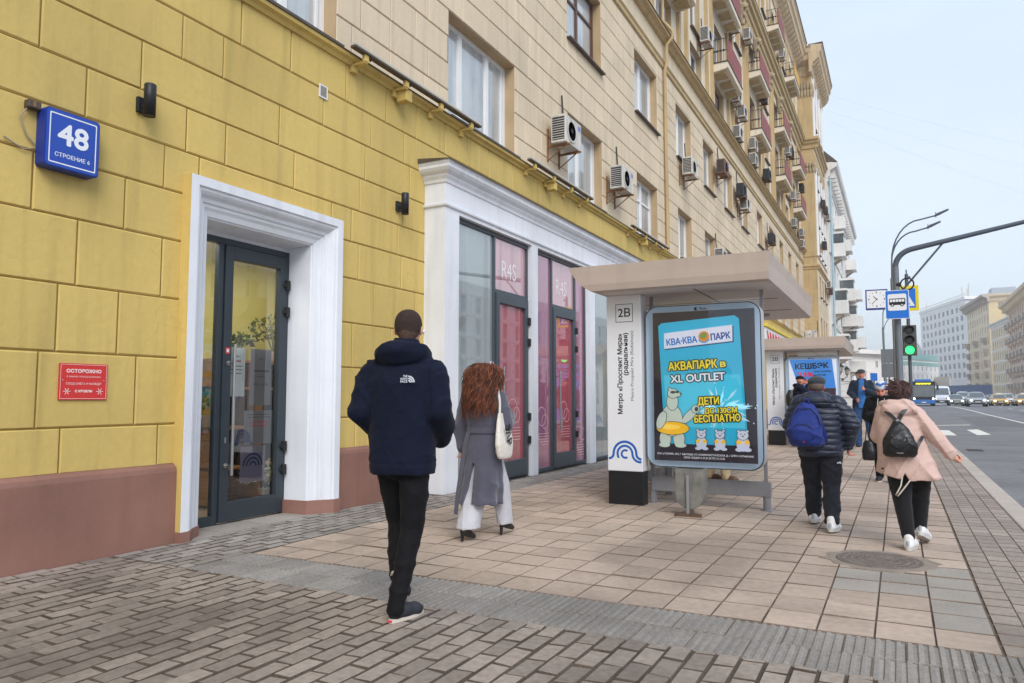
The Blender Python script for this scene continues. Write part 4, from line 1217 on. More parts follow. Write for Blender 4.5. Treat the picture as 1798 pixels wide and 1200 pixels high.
# shop sign strip behind the shelters
t = thing('shop_sign', 'white shop sign with red script and a yellow edge behind the bus shelter', 'sign', (0.0, 40.5, 4.2))
b = MB(); b.use(m_npaper); b.bbox(0.0, 0.55, 36.4, 45.5, 3.95, 4.72, 0.05); b.use(mat('sign_yellow', lin(226, 200, 50), 0.5)); b.bbox(0.0, 0.62, 36.3, 45.6, 4.72, 4.88, 0.03)
b.build('panel', t)
b = MB(); b.use(mat('sign_red', lin(206, 40, 60), 0.5))
rg = random.Random(5)
for k in range(9):
    y = 36.8 + k*.9; pts = [(0.56, y + .5*math.sin(j*.9 + k) * .4 + j*.05, 4.34 + .2*math.cos(j*1.3 + k*.7)) for j in range(7)]
    b.tube(pts, 0.035, 6)
b.build('lettering', t)
# wrought lanterns on the far facade
m_lant = mat('lantern_black', (0.02, 0.02, 0.02), 0.5, 0.4); m_lgl = mat('lantern_glass', lin(170, 170, 165), 0.3)
def lantern(x, y, z, label, X0):
    t = thing('wall_lantern', label, 'lantern', (x, y, z), 'old style wall lanterns')
    b = MB(); b.use(m_lant)
    b.tube([(X0, y, z-.55), (x-.25, y, z-.62), (x, y, z-.45), (x, y, z-.28)], 0.03, 6)
    b.tube([(X0, y, z-.8), (x-.35, y, z-.75), (x-.2, y, z-.6)], 0.022, 6); b.lathe((x-.35, y, z-.68), [(0.10, -.015), (0.10, .015)], 12, 'y')
    b.build('arm', t)
    b = MB(); b.use(m_lgl); b.lathe((x, y, z-.28), [(0.10, 0), (0.19, 0.42)], 6)
    b.use(m_lant)
    for k in range(6):
        q = 2*math.pi*k/6; b.tube([(x+.10*math.cos(q), y+.10*math.sin(q), z-.28), (x+.19*math.cos(q), y+.19*math.sin(q), z+.14)], 0.012, 5)
    b.lathe((x, y, z-.30), [(0.03, -0.05), (0.11, 0), (0.11, 0.03), (0, .03)], 6); b.lathe((x, y, z+.14), [(0.24, 0), (0.22, 0.04), (0.10, 0.18), (0.05, 0.2), (0.05, 0.26), (0, 0.30)], 6)
    b.build('lamp_head', t)
lantern(2.1, 63.0, 3.6, 'black six-sided street lantern on the facade, nearest of the pair left of the capped man', XB)
lantern(2.35, 66.5, 3.5, 'black six-sided street lantern on the facade, farther of the pair left of the capped man', XB)
lantern(2.7, 76.0, 3.4, 'black six-sided lantern farthest along the white building', 1.3)

# ------------------------------------------------------------------ bus shelters
m_taupe = mat('taupe_roof', lin(188, 172, 161), 0.55, var=0.06, streak=0.06); m_soff = mat('white_soffit', lin(206, 198, 194), 0.6, var=0.04); m_seam = mat('dark_seam', (0.03, 0.03, 0.03), 0.8)
m_galv = mat('galvanised_grey', lin(146, 146, 150), 0.5, 0.3, var=0.08, vscale=4, streak=0.1); m_pylw = mat('pylon_white', lin(222, 224, 230), 0.45, var=0.03, spec=0.5); m_pylb = mat('pylon_black', lin(22, 22, 26), 0.5, var=0.2, vscale=5)
m_lblue = mat('lightbox_frame', lin(166, 188, 210), 0.4, var=0.05, spec=0.5, streak=0.06); m_lside = mat('lightbox_side', lin(186, 188, 190), 0.4, var=0.05)
m_shgl = glass('shelter_glass', (0.90, 0.92, 0.90), 0.02, 1.45, 0.05)
m_pblue = mat('logo_blue', lin(28, 92, 176), 0.5, var=0); m_pblk = mat('sign_text_black', lin(28, 28, 32), 0.5, var=0)
Y0 = 8.5
def make_shelter(dy, label):
    t = thing('bus_shelter', label, 'bus shelter', (3.7, 10.5 + dy, 0), 'bus shelters on the pavement')
    y0, y1 = 8.55 + dy, 13.05 + dy
    b = MB(); b.use(m_taupe)
    rings = [(2.78, 4.78, y0+.08, y1-.04, 2.66), (2.66, 4.805, y0+.015, y1-.01, 2.68), (2.54, 4.81, y0-.005, y1, 2.76), (2.45, 4.815, y0-.015, y1+.01, 2.87), (2.40, 4.825, y0-.025, y1+.015, 2.95), (2.385, 4.83, y0-.03, y1+.02, 2.99)]
    vs = []
    for x0, x1, a, c, z in rings: vs += [(x0,a,z),(x1,a,z),(x1,c,z),(x0,c,z)]
    fs = []
    for k in range(len(rings)-1):
        for j in range(4):
            j2 = (j+1) % 4; fs.append((4*k+j, 4*k+j2, 4*k+4+j2, 4*k+4+j))
    b.add(vs, fs); b.add(vs[-4:], [(0,1,2,3)])
    b.use(m_soff); b.add(vs[:4], [(3,2,1,0)])
    b.use(m_seam)
    for k in (1, 2): b.box(2.78, 4.68, y0+.2+k*1.4, y0+.21+k*1.4, 2.655, 2.6605)
    b.box(3.9, 3.91, y0+.25, y1-.15, 2.6545, 2.66)
    r = b.build('roof', t)
    b = MB(); b.use(m_galv); b.lathe((4.2, y1-1.0, 2.64), [(0, -.02), (0.07, -.02), (0.10, 0), (0.10, 0.03)], 14); b.build('ceiling_or_added_lamp', r)
    # pylon
    b = MB(); b.use(m_pylw); b.bbox(2.73, 3.19, 8.95+dy, 9.18+dy, 0.42, 2.66, 0.008)
    f = fy(8.95+dy)
    b.use(m_pblk); outline(b, f, rrect(2.855, 3.085, 2.31, 2.545, 0.004), 0.007, 0.0015)
    b.text('2В', f, 2.97, 2.38, 0.15, 0.0015, bold=0.012, fit=0.165)
    b.heavy('Метро «Проспект Мира»', f, 2.935, 1.65, 0.085, 0.0015, .0022, 6, rot=math.pi/2, fit=1.02)
    b.heavy('(радиальная)', f, 3.01, 1.90, 0.082, 0.0015, .0022, 6, rot=math.pi/2, fit=0.54)
    b.use(mat('sign_text_grey', lin(92, 92, 98), 0.5, var=0)); b.text('Metro Prospekt Mira (Radialnaya)', f, 3.085, 1.75, 0.056, 0.0015, rot=math.pi/2, fit=0.89)
    b.use(m_pblue)
    cu, cv = 2.96, 0.64
    arch(b, f, cu, cv, 0.150, 0.030, 0.0015, 22, 0.0, math.pi)
    for s_ in (-1, 1): arch(b, f, cu + s_*.215, cv, 0.065, 0.030, 0.0015, 8, math.pi if s_ > 0 else 1.5*math.pi, 1.5*math.pi if s_ > 0 else 2*math.pi)
    arch(b, f, cu, cv, 0.098, 0.028, 0.0018, 20, 0.0, math.pi + .6); arch(b, f, cu + .198, cv, 0.100, 0.028, 0.0018, 8, math.pi, 1.55*math.pi)
    arch(b, f, cu + .004, cv - .004, 0.048, 0.026, 0.0018, 16, .9, 5.3)
    b.build('pylon', t)
    b = MB(); b.use(m_pylb); b.bbox(2.735, 3.185, 8.955+dy, 9.175+dy, 0.0, 0.419, 0.006); b.build('pylon_base', t)
    # end beam, post, bench, back wall
    b = MB(); b.use(m_galv); b.bbox(3.20, 4.66, 9.26+dy, 9.36+dy, 0.16, 0.335, 0.008); b.lathe((4.61, 9.31+dy, 0), [(0.045, 0), (0.045, 0.16)], 14); b.lathe((4.61, 9.31+dy, 0), [(0.08, 0), (0.08, 0.006), (0, .006)], 14)
    b.box(3.20, 3.25, 9.26+dy, 9.36+dy, 0.0, 0.16); b.bbox(4.585, 4.625, 9.29+dy, 9.33+dy, 0.335, 2.66, 0.004); b.bbox(3.20, 3.24, 9.29+dy, 9.33+dy, 0.335, 2.66, 0.004)
    b.build('end_frame', t)
    g = MB(); g.use(m_shgl); g.quad((3.24, 9.31+dy, 0.335), (4.585, 9.31+dy, 0.335), (4.585, 9.31+dy, 2.66), (3.24, 9.31+dy, 2.66)); g.build('end_glass', t)
    b = MB(); b.use(m_galv)
    for k in range(4):
        y = 9.4 + dy + k*1.14; b.bbox(2.80, 2.86, y, y+.06, 0.0, 2.66, 0.005)
    b.bbox(2.80, 2.86, 9.46+dy, 12.82+dy, 0.16, 0.30, 0.006); b.bbox(2.80, 2.86, 9.46+dy, 12.82+dy, 2.5, 2.6, 0.006)
    b.build('rear_frame', t)
    g = MB(); g.use(m_shgl); g.quad((2.83, 9.46+dy, 0.3), (2.83, 12.82+dy, 0.3), (2.83, 12.82+dy, 2.5), (2.83, 9.46+dy, 2.5)); g.build('rear_glass', t)
    b = MB(); b.use(m_galv); b.bbox(2.98, 3.36, 9.9+dy, 12.2+dy, 0.42, 0.47, 0.01)
    for y in (10.2, 11.9): b.box(3.12, 3.22, y+dy-.03, y+dy+.03, 0.0, 0.42)
    b.build('bench', t)
    # route display with red digits
    b = MB(); b.use(mat('red_display_case', lin(150, 60, 62), 0.5)); b.bbox(3.27, 3.52, 9.55+dy, 9.62+dy, 2.38, 2.56, 0.01); b.build('route_display', t)
    return t
sh1 = make_shelter(0, 'front bus shelter with a taupe roof and a tall white stop pylon')
sh2 = make_shelter(13.0, 'rear bus shelter with a taupe roof standing beyond the blue backpack man')
def light_box(dy, label, group='advertising light boxes on the shelters'):
    t = thing('advert_light_box', label, 'advertising light box', (3.92, 9.1 + dy, 0.5), group)
    f = fy(9.02 + dy)
    b = MB(); b.use(m_lside); b.prism(rrect(3.22, 4.64, 0.485, 2.50, 0.16, 8), f, -0.20, -0.012)
    b.use(m_seam); b.prism(rrect(3.225, 4.635, 0.49, 2.495, 0.155, 8), f, -0.012, -0.006)
    b.use(m_lblue); b.prism(rrect(3.235, 4.625, 0.50, 2.485, 0.15, 8), f, -0.006, 0.004)
    b.use(m_pblk); b.text('Russ', f, 3.96, 2.425, 0.045, 0.0055, bold=0.015); b.lathe((3.87, 9.0155+dy, 2.438), [(0.022, -0.0005), (0.022, 0.0)], 14, 'y')
    b.use(m_lblue); b.poly([f(3.868, 2.438, .0068), f(3.893, 2.428, .0068), f(3.893, 2.448, .0068)])
    b.build('frame', t)
    return t, f
lb1, f = light_box(0, 'rounded pale blue light box with a turquoise aquapark poster on the front shelter')
PW = 0.006
class L:   # poster layers a fraction of a millimetre apart
    w = PW
def nxt(): L.w += 0.0006; return L.w
def ell(mb, f, cu, cv, ru, rv, w, rot=0.0, n=24):
    c_, s_ = math.cos(rot), math.sin(rot)
    mb.poly([f(cu + ru*math.cos(q)*c_ - rv*math.sin(q)*s_, cv + ru*math.cos(q)*s_ + rv*math.sin(q)*c_, w) for q in [2*math.pi*k/n for k in range(n)]])
def pm(n, r, g, b_): return mat('poster_' + n, lin(r, g, b_), 0.35, var=0.02, spec=0.5, emit=(lin(r, g, b_), 0.22))
f0_ = f; f = lambda u, v, w: f0_(3.9475 + (u-3.9475)*1.065, 1.4925 + (v-1.4925)*1.03, w)
p = MB()
p.use(pm('night', 40, 34, 46)); p.poly([f(u, v, nxt()) for u, v in rrect(3.365, 4.53, 0.60, 2.385, 0.004, 1)])
p.use(pm('turquoise', 40, 178, 214)); w = nxt()
p.poly([f(u, v, w) for u, v in [(3.49, 0.80), (4.50-.07, 0.80), (4.30+.06, 2.27), (4.25+.06, 2.31), (3.47, 2.255), (3.43, 2.22)]])
p.use(pm('turquoise_light', 74, 200, 228)); w = nxt(); p.poly([f(u, v, w) for u, v in [(3.52, 1.0), (4.40, 1.0), (4.36, 1.62), (3.49, 1.62)]])
p.use(pm('banner_shadow', 20, 70, 110)); w = nxt(); p.poly([f(u, v, w) for u, v in [(3.505, 1.925), (4.30, 1.995), (4.30, 2.19), (3.505, 2.12)]])
p.use(pm('banner', 226, 224, 236)); w = nxt(); p.poly([f(u, v, w) for u, v in [(3.50, 1.94), (4.285, 2.01), (4.285, 2.20), (3.50, 2.13)]])
w = nxt(); p.use(pm('brand_blue', 30, 120, 190)); p.heavy('КВА·КВА', f, 3.71, 1.995, 0.105, w, .004, 6, rot=0.085, fit=0.355)
p.use(pm('brand_navy', 40, 66, 150)); p.heavy('ПАРК', f, 4.155, 2.035, 0.105, w, .004, 6, rot=0.085, fit=0.215)
p.use(pm('emblem_orange', 226, 140, 50)); ell(p, f, 3.965, 2.075, 0.062, 0.062, w); w = nxt(); p.use(pm('emblem_green', 120, 150, 80)); ell(p, f, 3.96, 2.085, 0.042, 0.034, w, 0.4); p.use(pm('emblem_blue', 60, 160, 210)); arch(p, f, 3.965, 2.07, 0.066, 0.016, w, 14, 3.6, 5.9)
def otext(s_, u, v, size, fit, m_in, rot=0.05, th=0.004, halo=0.016):
    w = nxt(); p.use(pm('ink', 30, 26, 34)); p.heavy(s_, f, u, v, size, w, halo, 12, rot=rot, fit=fit); L.w += .0006; w = nxt()
    p.use(m_in); p.heavy(s_, f, u, v, size, w, th, 6, rot=rot, fit=fit); L.w += .0003
m_py = pm('yellow', 238, 216, 60); m_pw = pm('white', 232, 234, 240)
# water splash
rg = random.Random(9); w = nxt(); p.use(pm('splash', 186, 226, 238))
for k in range(64):
    q = rg.uniform(0, 6.283); r0 = rg.uniform(0.02, 0.12); r1 = r0 + rg.uniform(0.06, 0.20)
    a, c_ = math.cos(q)*1.35, math.sin(q)*0.85; tw = rg.uniform(.15, .35)
    p.poly([f(4.13 + a*r0, 1.22 + c_*r0, w), f(4.13 + a*r1*.7 - c_*.02*tw*3, 1.22 + c_*r1*.7 + a*.02*tw*3, w), f(4.13 + a*r1, 1.22 + c_*r1, w), f(4.13 + a*r1*.7 + c_*.02*tw*3, 1.22 + c_*r1*.7 - a*.02*tw*3, w)])
    if k % 2: ell(p, f, 4.13 + a*r1*1.12, 1.22 + c_*r1*1.12, .008, .008, w, n=8)
otext('АКВАПАРК', 3.83, 1.69, 0.135, 0.56, m_py); otext('в', 4.175, 1.71, 0.11, 0.06, m_py)
otext('XL OUTLET', 3.885, 1.545, 0.125, 0.62, m_pw)
otext('ДЕТИ', 4.005, 1.27, 0.12, 0.235, m_py); otext('ДО 130СМ', 4.14, 1.172, 0.088, 0.36, m_py, 0.05, 0.003, 0.011); otext('БЕСПЛАТНО', 4.10, 1.07, 0.115, 0.51, m_py)
# a plain white bear with a swim ring and three cubs
m_bw = pm('bear', 196, 206, 196); m_bs = pm('bear_line', 60, 66, 70); m_ring = pm('ring', 240, 190, 40)
def bell(cu, cv, ru, rv, m, rot=0.0, o=0.007):
    p.use(m_bs); ell(p, f, cu, cv, ru+o, rv+o, bell.w, rot); p.use(m); ell(p, f, cu, cv, ru, rv, bell.w + .0006, rot)
bell.w = nxt(); L.w += .0012
for cu, r in ((3.50, .07), (3.66, .07)): bell(cu, 0.86, .065, .10, m_bw)
for cu in (3.49, 3.68): bell(cu, 0.785, .065, .028, m_bw)
bell.w = nxt(); L.w += .0012; bell(3.58, 1.08, .125, .19, m_bw); bell(3.79, 1.14, .045, .12, m_bw, -0.75)
bell.w = nxt(); L.w += .0012; bell(3.86, 1.215, .045, .045, m_bw); bell(3.59, 1.30, .065, .10, m_bw)
bell.w = nxt(); L.w += .0012; bell(3.60, 1.40, .062, .055, m_bw); bell(3.565, 1.455, .016, .016, m_bw); bell(3.655, 1.39, .04, .026, m_bw)
p.use(m_bs); w = nxt(); ell(p, f, 3.60, 1.415, .03, .017, w); ell(p, f, 3.65, 1.418, .024, .015, w); ell(p, f, 3.688, 1.395, .011, .009, w); ell(p, f, 3.87, 1.215, .022, .028, w)
bell.w = nxt(); L.w += .0012; bell(3.59, 0.985, .19, .075, m_ring); p.use(pm('ring_light', 250, 214, 90)); ell(p, f, 3.56, 1.0, .12, .03, nxt())
bell.w = nxt(); L.w += .0012; bell(3.46, 1.08, .05, .11, m_bw, -0.35)
m_cub = pm('cub', 200, 204, 218)
for cu, s_ in ((3.92, .85), (4.13, .85), (4.38, 1.0)):
    bell.w = nxt(); L.w += .0012; bell(cu, 0.82, .072*s_, .085*s_, m_cub); bell(cu-.045*s_, 0.755, .04*s_, .022*s_, m_cub); bell(cu+.05*s_, 0.755, .04*s_, .022*s_, m_cub)
    bell.w = nxt(); L.w += .0012; bell(cu, 0.92, .06*s_, .052*s_, m_cub)
    for e in (-1, 1): bell(cu+e*.048*s_, 0.965, .014, .014, m_cub)
    p.use(m_ring); w = nxt()
    for e in (-1, 1): ell(p, f, cu+e*.045*s_, 0.84, .028*s_, .024*s_, w)
    p.use(m_bs)
    for e in (-1, 1): ell(p, f, cu+e*.02, 0.932, .006, .007, w)
    ell(p, f, cu, 0.908, .011, .008, w)
w = nxt(); p.use(m_pw); p.text('ООО «ГЛОРИЯ», МО, Г. МЫТИЩИ, УЛ. КОММУНИСТИЧЕСКАЯ, Д. 1 ОГРН 1157746814345', f, 3.95, 0.672, 0.03, w, bold=0.012, fit=1.08); p.text('СРОК АКЦИИ С 01.01.25 ПО 31.12.25', f, 3.95, 0.635, 0.03, w, bold=0.012, fit=0.46)
p.build('poster', lb1)
g = MB(); g.use(glass('poster_glass', (0.97, 0.97, 0.97), 0.02, 1.4, 0.02)); w = L.w + 0.004; g.quad(f(3.36, .595, w), f(4.535, .595, w), f(4.535, 2.39, w), f(3.36, 2.39, w)); g.build('cover_glass', lb1)
# second poster
lb2, f = light_box(13.0, 'rounded light box with a blue cashback poster on the rear shelter')
L.w = PW; p = MB()
f1_ = f; f = lambda u, v, w: f1_(3.9475 + (u-3.9475)*1.065, 1.4925 + (v-1.4925)*1.03, w)
p.use(m_pw); w = nxt(); p.poly([f(u, v, w) for u, v in rrect(3.365, 4.53, 0.60, 2.385, 0.004, 1)])
p.use(pm('sky_blue', 74, 150, 222)); w = nxt(); p.poly([f(u, v, w) for u, v in [(3.38, 2.38), (4.42, 2.38), (4.50, 1.55), (3.62, 1.55)]]); p.poly([f(u, v, w) for u, v in [(3.47, 1.0), (4.5, 1.0), (4.42, 0.62), (3.58, 0.62)]])
p.use(pm('hall', 74, 58, 70)); w = nxt(); p.poly([f(u, v, w) for u, v in [(3.60, 1.60), (4.50, 1.60), (4.47, 1.0), (3.50, 1.0)]])
p.use(pm('hall_glow', 130, 96, 92)); w = nxt(); p.poly([f(u, v, w) for u, v in [(3.56, 1.22), (4.48, 1.22), (4.47, 1.08), (3.53, 1.08)]])
w = nxt(); p.use(pm('ink', 30, 26, 34)); p.heavy('КЕШБЭК', f, 3.93, 2.13, 0.20, w, .008, 8, rot=0.03, fit=0.80); p.text('ПРИ ПОКУПКЕ', f, 4.19, 2.03, 0.06, w, bold=0.03, rot=0.03, fit=0.42); p.text('БИЛЕТОВ', f, 4.12, 1.93, 0.06, w, bold=0.03, rot=0.03, fit=0.29)
p.use(pm('red', 224, 44, 60)); p.heavy('25%', f, 3.78, 1.92, 0.15, w, .008, 8, rot=0.03, fit=0.37)
p.poly([f(u, v, w) for u, v in [(3.60, 0.95), (3.70, 0.95), (3.73, 0.82), (3.85, 0.82), (3.85, 0.72), (3.62, 0.72)]])
p.use(m_pw); w = nxt(); p.poly([f(u, v, w) for u, v in [(u, v + (u-3.9)*.03) for u, v in rrect(3.68, 4.18, 1.70, 1.81, 0.05)]])
p.use(pm('red', 224, 44, 60)); w = nxt(); p.text('LIVE.MTS.RU', f, 3.96, 1.735, 0.055, w, bold=0.03, rot=0.03, fit=0.36)
p.build('poster', lb2)
g = MB(); g.use(MATS['poster_glass']); w = L.w + 0.004; g.quad(f(3.36, .595, w), f(4.535, .595, w), f(4.535, 2.39, w), f(3.36, 2.39, w)); g.build('cover_glass', lb2)
# litter bins
m_bin = mat('grimy_bin_metal', lin(130, 129, 124), 0.75, 0.2, var=0.35, vscale=7, streak=0.35, fine=0.15, bump=0.3)
def bin_(dy, label):
    t = thing('litter_bin', label, 'litter bin', (3.9, 8.5 + dy, 0), 'litter bins at the shelters')
    f = fy(8.42 + dy)
    out = [(3.745, 0.535), (3.745, 0.27)] + [(3.905 - .16*math.cos(a), 0.25 - .17*math.sin(a)) for a in [math.pi*k/14 for k in range(15)]] + [(4.065, 0.27), (4.065, 0.535)]
    out = out[::1]
    area = sum(a[0]*c_[1]-c_[0]*a[1] for a, c_ in zip(out, out[1:]+out[:1]))
    if area < 0: out = out[::-1]
    b = MB(); b.use(m_bin); b.prism(out, f, -0.20, 0.0)
    outline(b, f, out, 0.014, 0.003)
    b.use(m_tin); b.lathe((3.85, 8.417 + dy, 0.47), [(0.008, 0), (0, -0.004)], 8, 'y')
    b.use(m_black); b.box(3.76, 4.05, 8.44 + dy, 8.60 + dy, 0.536, 0.538)
    b.build('bucket', t)
    b = MB(); b.use(m_galv); b.bbox(3.875, 3.905, 8.385 + dy, 8.412 + dy, 0.02, 0.46, 0.003); b.use(mat('dark_rust', lin(96, 74, 60), 0.85, var=.3, vscale=14)); b.bbox(3.74, 4.04, 8.37 + dy, 8.43 + dy, 0.0, 0.035, 0.004); b.use(m_tin); b.bbox(3.91, 3.95, 8.40+dy, 8.44+dy, 0.03, 0.09, 0.004)
    b.build('stand', t)
bin_(0, 'grimy grey U-shaped litter bin in front of the aquapark poster'); bin_(13.0, 'grey U-shaped litter bin under the blue cashback poster')

# ------------------------------------------------------------------ poles, signals, clock
m_pole = mat('painted_pole', lin(112, 118, 126), 0.5, 0.2, var=0.08, vscale=3, streak=0.12); m_poled = mat('dark_pole', lin(84, 92, 104), 0.5, 0.2, var=0.08)
t = thing('signal_gantry', 'thick grey gantry pole whose arm bends out over the road', 'gantry pole', (6.10, 24, 0))
z_b = 5.15
path = [(6.10, 24, 0), (6.10, 24, z_b)] + [(6.10 + .55 - .55*math.cos(a), 24, z_b + .50*math.sin(a)) for a in [math.pi/2*k/8*.86 for k in range(1, 9)]]
x_, z_ = path[-1][0], path[-1][2]
b = MB(); b.use(m_pole); b.tube(path[:2], [0.105, 0.085], 18)
b.lathe((6.10, 24, 0), [(0.24, 0), (0.24, 0.03), (0.16, 0.05), (0.16, 0.5), (0.14, 0.52)], 18); b.build('pole', t)
b = MB(); b.use(m_poled); b.tube([path[1]] + path[2:] + [(x_ + 3.4, 24, z_ + 0.62), (x_ + 7.0, 24, z_ + 1.2)], [0.078]*len(path[1:]) + [0.055, 0.045], 16); b.build('arm', t)
b = MB(); b.use(m_poled); b.tube([(6.24, 24, z_b - .72), (7.35, 24, z_ + .14)], 0.028, 8); b.build('brace', t)
b = MB(); b.use(m_lamp); b.tube([(6.38 + .17*math.cos(2*math.pi*q/20), 23.95, 4.62 + .17*math.sin(2*math.pi*q/20)) for q in range(21)], 0.022, 8, False); b.tube([(6.10, 23.95, 4.62), (6.21, 23.95, 4.62)], 0.06, 8); b.build('ring_mount', t)
m_sgn = mat('sign_white', lin(228, 230, 234), 0.5, var=0.02); m_sblue = mat('road_sign_blue', lin(26, 112, 208), 0.4, var=0.03); m_syel = mat('road_sign_yellow', lin(226, 208, 24), 0.4, var=0.03); m_sblk = mat('road_sign_black', lin(22, 24, 30), 0.5, var=0)
# bus-stop sign
t = thing('bus_stop_sign', 'blue sign with a white square and a black bus on the gantry pole', 'road sign', (6.12, 23.8, 4.0))
f = lambda u, v, w: (u + .215, 23.72 - w, v)
b = MB(); b.use(m_sgn); b.prism(rrect(5.585, 6.195, 3.60, 4.43, 0.03), f, -0.03, 0.0); b.use(m_sblue); b.prism(rrect(5.60, 6.18, 3.615, 4.415, 0.025), f, 0.0, 0.003)
b.use(m_sgn); b.poly([f(u, v, .0045) for u, v in rrect(5.65, 6.13, 3.84, 4.32, 0.05)])
b.use(m_sblk); b.poly([f(u, v, .006) for u, v in rrect(5.685, 6.10, 4.00, 4.19, 0.03)]); 
for u in (5.77, 6.01): ell(b, f, u, 4.00, .045, .045, .0068)
b.use(m_sgn)
for k in range(5): b.poly([f(u, v, .0072) for u, v in rrect(5.705 + k*.076, 5.77 + k*.076, 4.09, 4.165, .008, 2)])
for u in (5.77, 6.01): ell(b, f, u, 4.00, .02, .02, .0076)
b.build('panel', t)
b = MB(); b.use(m_galv); b.box(6.02, 6.28, 23.75, 23.90, 4.25, 4.29); b.box(6.02, 6.28, 23.75, 23.90, 3.75, 3.79); b.build('clamp', t)
# thinner signal pole with traffic light and crossing sign
t = thing('signal_post', 'slim dark signal post beside the gantry pole', 'post', (6.42, 27.6, 0))
b = MB(); b.use(m_poled); b.tube([(6.42, 27.6, 0), (6.42, 27.6, 5.45)], 0.055, 12); b.tube([(6.42, 27.6, 5.45), (6.42, 27.6, 5.6)], 0.02, 8)
for z in (5.3, 4.95, 4.7): b.bbox(6.45, 6.54, 27.55, 27.65, z, z+.07, 0.01)
b.build('post', t)
t = thing('traffic_light', 'black traffic light showing round green on the slim post', 'traffic light', (6.42, 27.45, 2.4))
f = fy(27.36)
b = MB(); b.use(mat('signal_housing', lin(86, 86, 84), 0.6, var=0.1)); b.bbox(6.22, 6.64, 27.36, 27.52, 2.72, 3.72, 0.02); b.build('housing', t)
for k, (mm, nm) in enumerate([(None, 'green'), (None, 'amber'), (None, 'red')]):
    zc = 2.90 + k*.325
    if k == 0: mm = mat('green_signal', (0.02, 0.5, 0.08), 0.4, var=0, emit=((0.03, 0.9, 0.16), 1.6))
    else: mm = mat('unlit_lens', lin(70, 70, 72), 0.35, var=0.05)
    b = MB(); b.use(mm); b.lathe((6.43, 27.358, zc), [(0.135, 0), (0.10, -.02), (0, -.03)], 20, 'y')
    b.use(m_black)
    for j in range(13):      # visor hood
        a0, a1 = math.pi*(-0.1 + 1.2*j/13), math.pi*(-0.1 + 1.2*(j+1)/13)
        b.quad((6.43 + .15*math.cos(a0), 27.36, zc + .15*math.sin(a0)), (6.43 + .15*math.cos(a1), 27.36, zc + .15*math.sin(a1)), (6.43 + .15*math.cos(a1), 27.22, zc + .15*math.sin(a1)), (6.43 + .15*math.cos(a0), 27.22, zc + .15*math.sin(a0)))
    b.build('lens', t)
t = thing('crossing_sign', 'pedestrian crossing sign with a yellow border half hidden behind the bus stop sign', 'road sign', (6.43, 27.5, 4.2))
f = lambda u, v, w: (u - .13, 27.45 - w, v)
b = MB(); b.use(m_syel); b.prism(rrect(6.14, 6.88, 4.20, 5.04, 0.03), f, -0.03, 0.0); b.use(m_sblue); b.poly([f(u, v, .002) for u, v in rrect(6.23, 6.79, 4.30, 4.94, 0.01)])
b.use(m_sgn); b.poly([f(6.26, 4.36, .004), f(6.76, 4.36, .004), f(6.51, 4.88, .004)])
b.use(m_sblk); ell(b, f, 6.52, 4.72, .03, .03, .006)
for pts in ([(6.42, 4.68), (6.49, 4.68), (6.48, 4.54), (6.41, 4.54)], [(6.42, 4.55), (6.46, 4.55), (6.40, 4.40), (6.35, 4.40)], [(6.45, 4.55), (6.49, 4.55), (6.56, 4.41), (6.51, 4.41)]): b.poly([f(u + .07, v, .006) for u, v in pts[::-1]])
b.build('panel', t)
# street lamp with twin arms and square clock
def street_lamp(x, y, h, label, s_=1.0, twin=True, g='street lamps along the kerb'):
    t = thing('street_lamp', label, 'street lamp', (x, y, rz(y)+.15), g)
    z0 = rz(y)+.15
    b = MB(); b.use(m_pole); b.tube([(x, y, z0), (x, y, z0+h*.32), (x, y, z0+h*.33), (x-.02, y, z0+h*.72)], [0.12, 0.11, 0.085, 0.075], 12); b.build('pole', t)
    for k in range(2 if twin else 1):
        r = 1.0 - .22*k; top = z0 + h*(1.0 - .055*k); L_ = (2.35 - .42*k)*s_
        P = [(x-.02, y, z0+h*.72)] + [(x + L_*.55*(1-math.cos(a)), y + .02*k, z0+h*.80 + (top-z0-h*.80)*math.sin(a)) for a in [math.pi/2*q/8 for q in range(9)]] + [(x + L_*.82, y, top + .12)]
        b = MB(); b.use(m_poled); b.tube(P, 0.035, 8); b.build('arm', t)
        e = P[-1]
        b = MB(); b.use(m_poled); b.tube([(e[0]-.05, y, e[2]-.02), (e[0]+.12, y, e[2]+.06), (e[0]+.55*s_, y, e[2]+.24)], [0.04, 0.07, 0.045], 8); b.tube([(e[0]+.02, y, e[2]+.16), (e[0]+.02, y, e[2]-.1)], 0.02, 6); b.build('lamp_head', t)
street_lamp(5.98, 40.0, 9.9, 'tall grey street lamp with two curved arms behind the gantry pole', 1.0)
street_lamp(5.2, 62.0, 9.0, 'street lamp with a curved arm left of the gantry pole in the distance', .8, False)
street_lamp(4.9, 84.0, 9.2, 'thin street lamp farthest down the street', .8, False)
t = thing('street_clock', 'square white street clock in a blue case hung from the lamp pole', 'clock', (5.25, 39.9, 5.5))
f = lambda u, v, w: (u, 39.85 + (u-5.25)*.10 - w, v)
b = MB(); b.use(mat('clock_case', lin(44, 56, 132), 0.5)); b.prism(rrect(4.77, 5.75, 5.62, 6.62, 0.02), f, -0.14, 0.0); b.build('case', t)
b = MB(); b.use(m_sgn); b.poly([f(u, v, .004) for u, v in rrect(4.83, 5.69, 5.71, 6.56, 0.01)])
b.use(m_sblk)
for k in range(12):
    a = math.pi*2*k/12; r = .34; s_ = .035 if k % 3 == 0 else .02
    b.poly([f(5.26 + r*math.sin(a) + u*s_, 6.135 + r*math.cos(a) + v*s_, .006) for u, v in ((-.7, -1), (.7, -1), (.7, 1), (-.7, 1))])
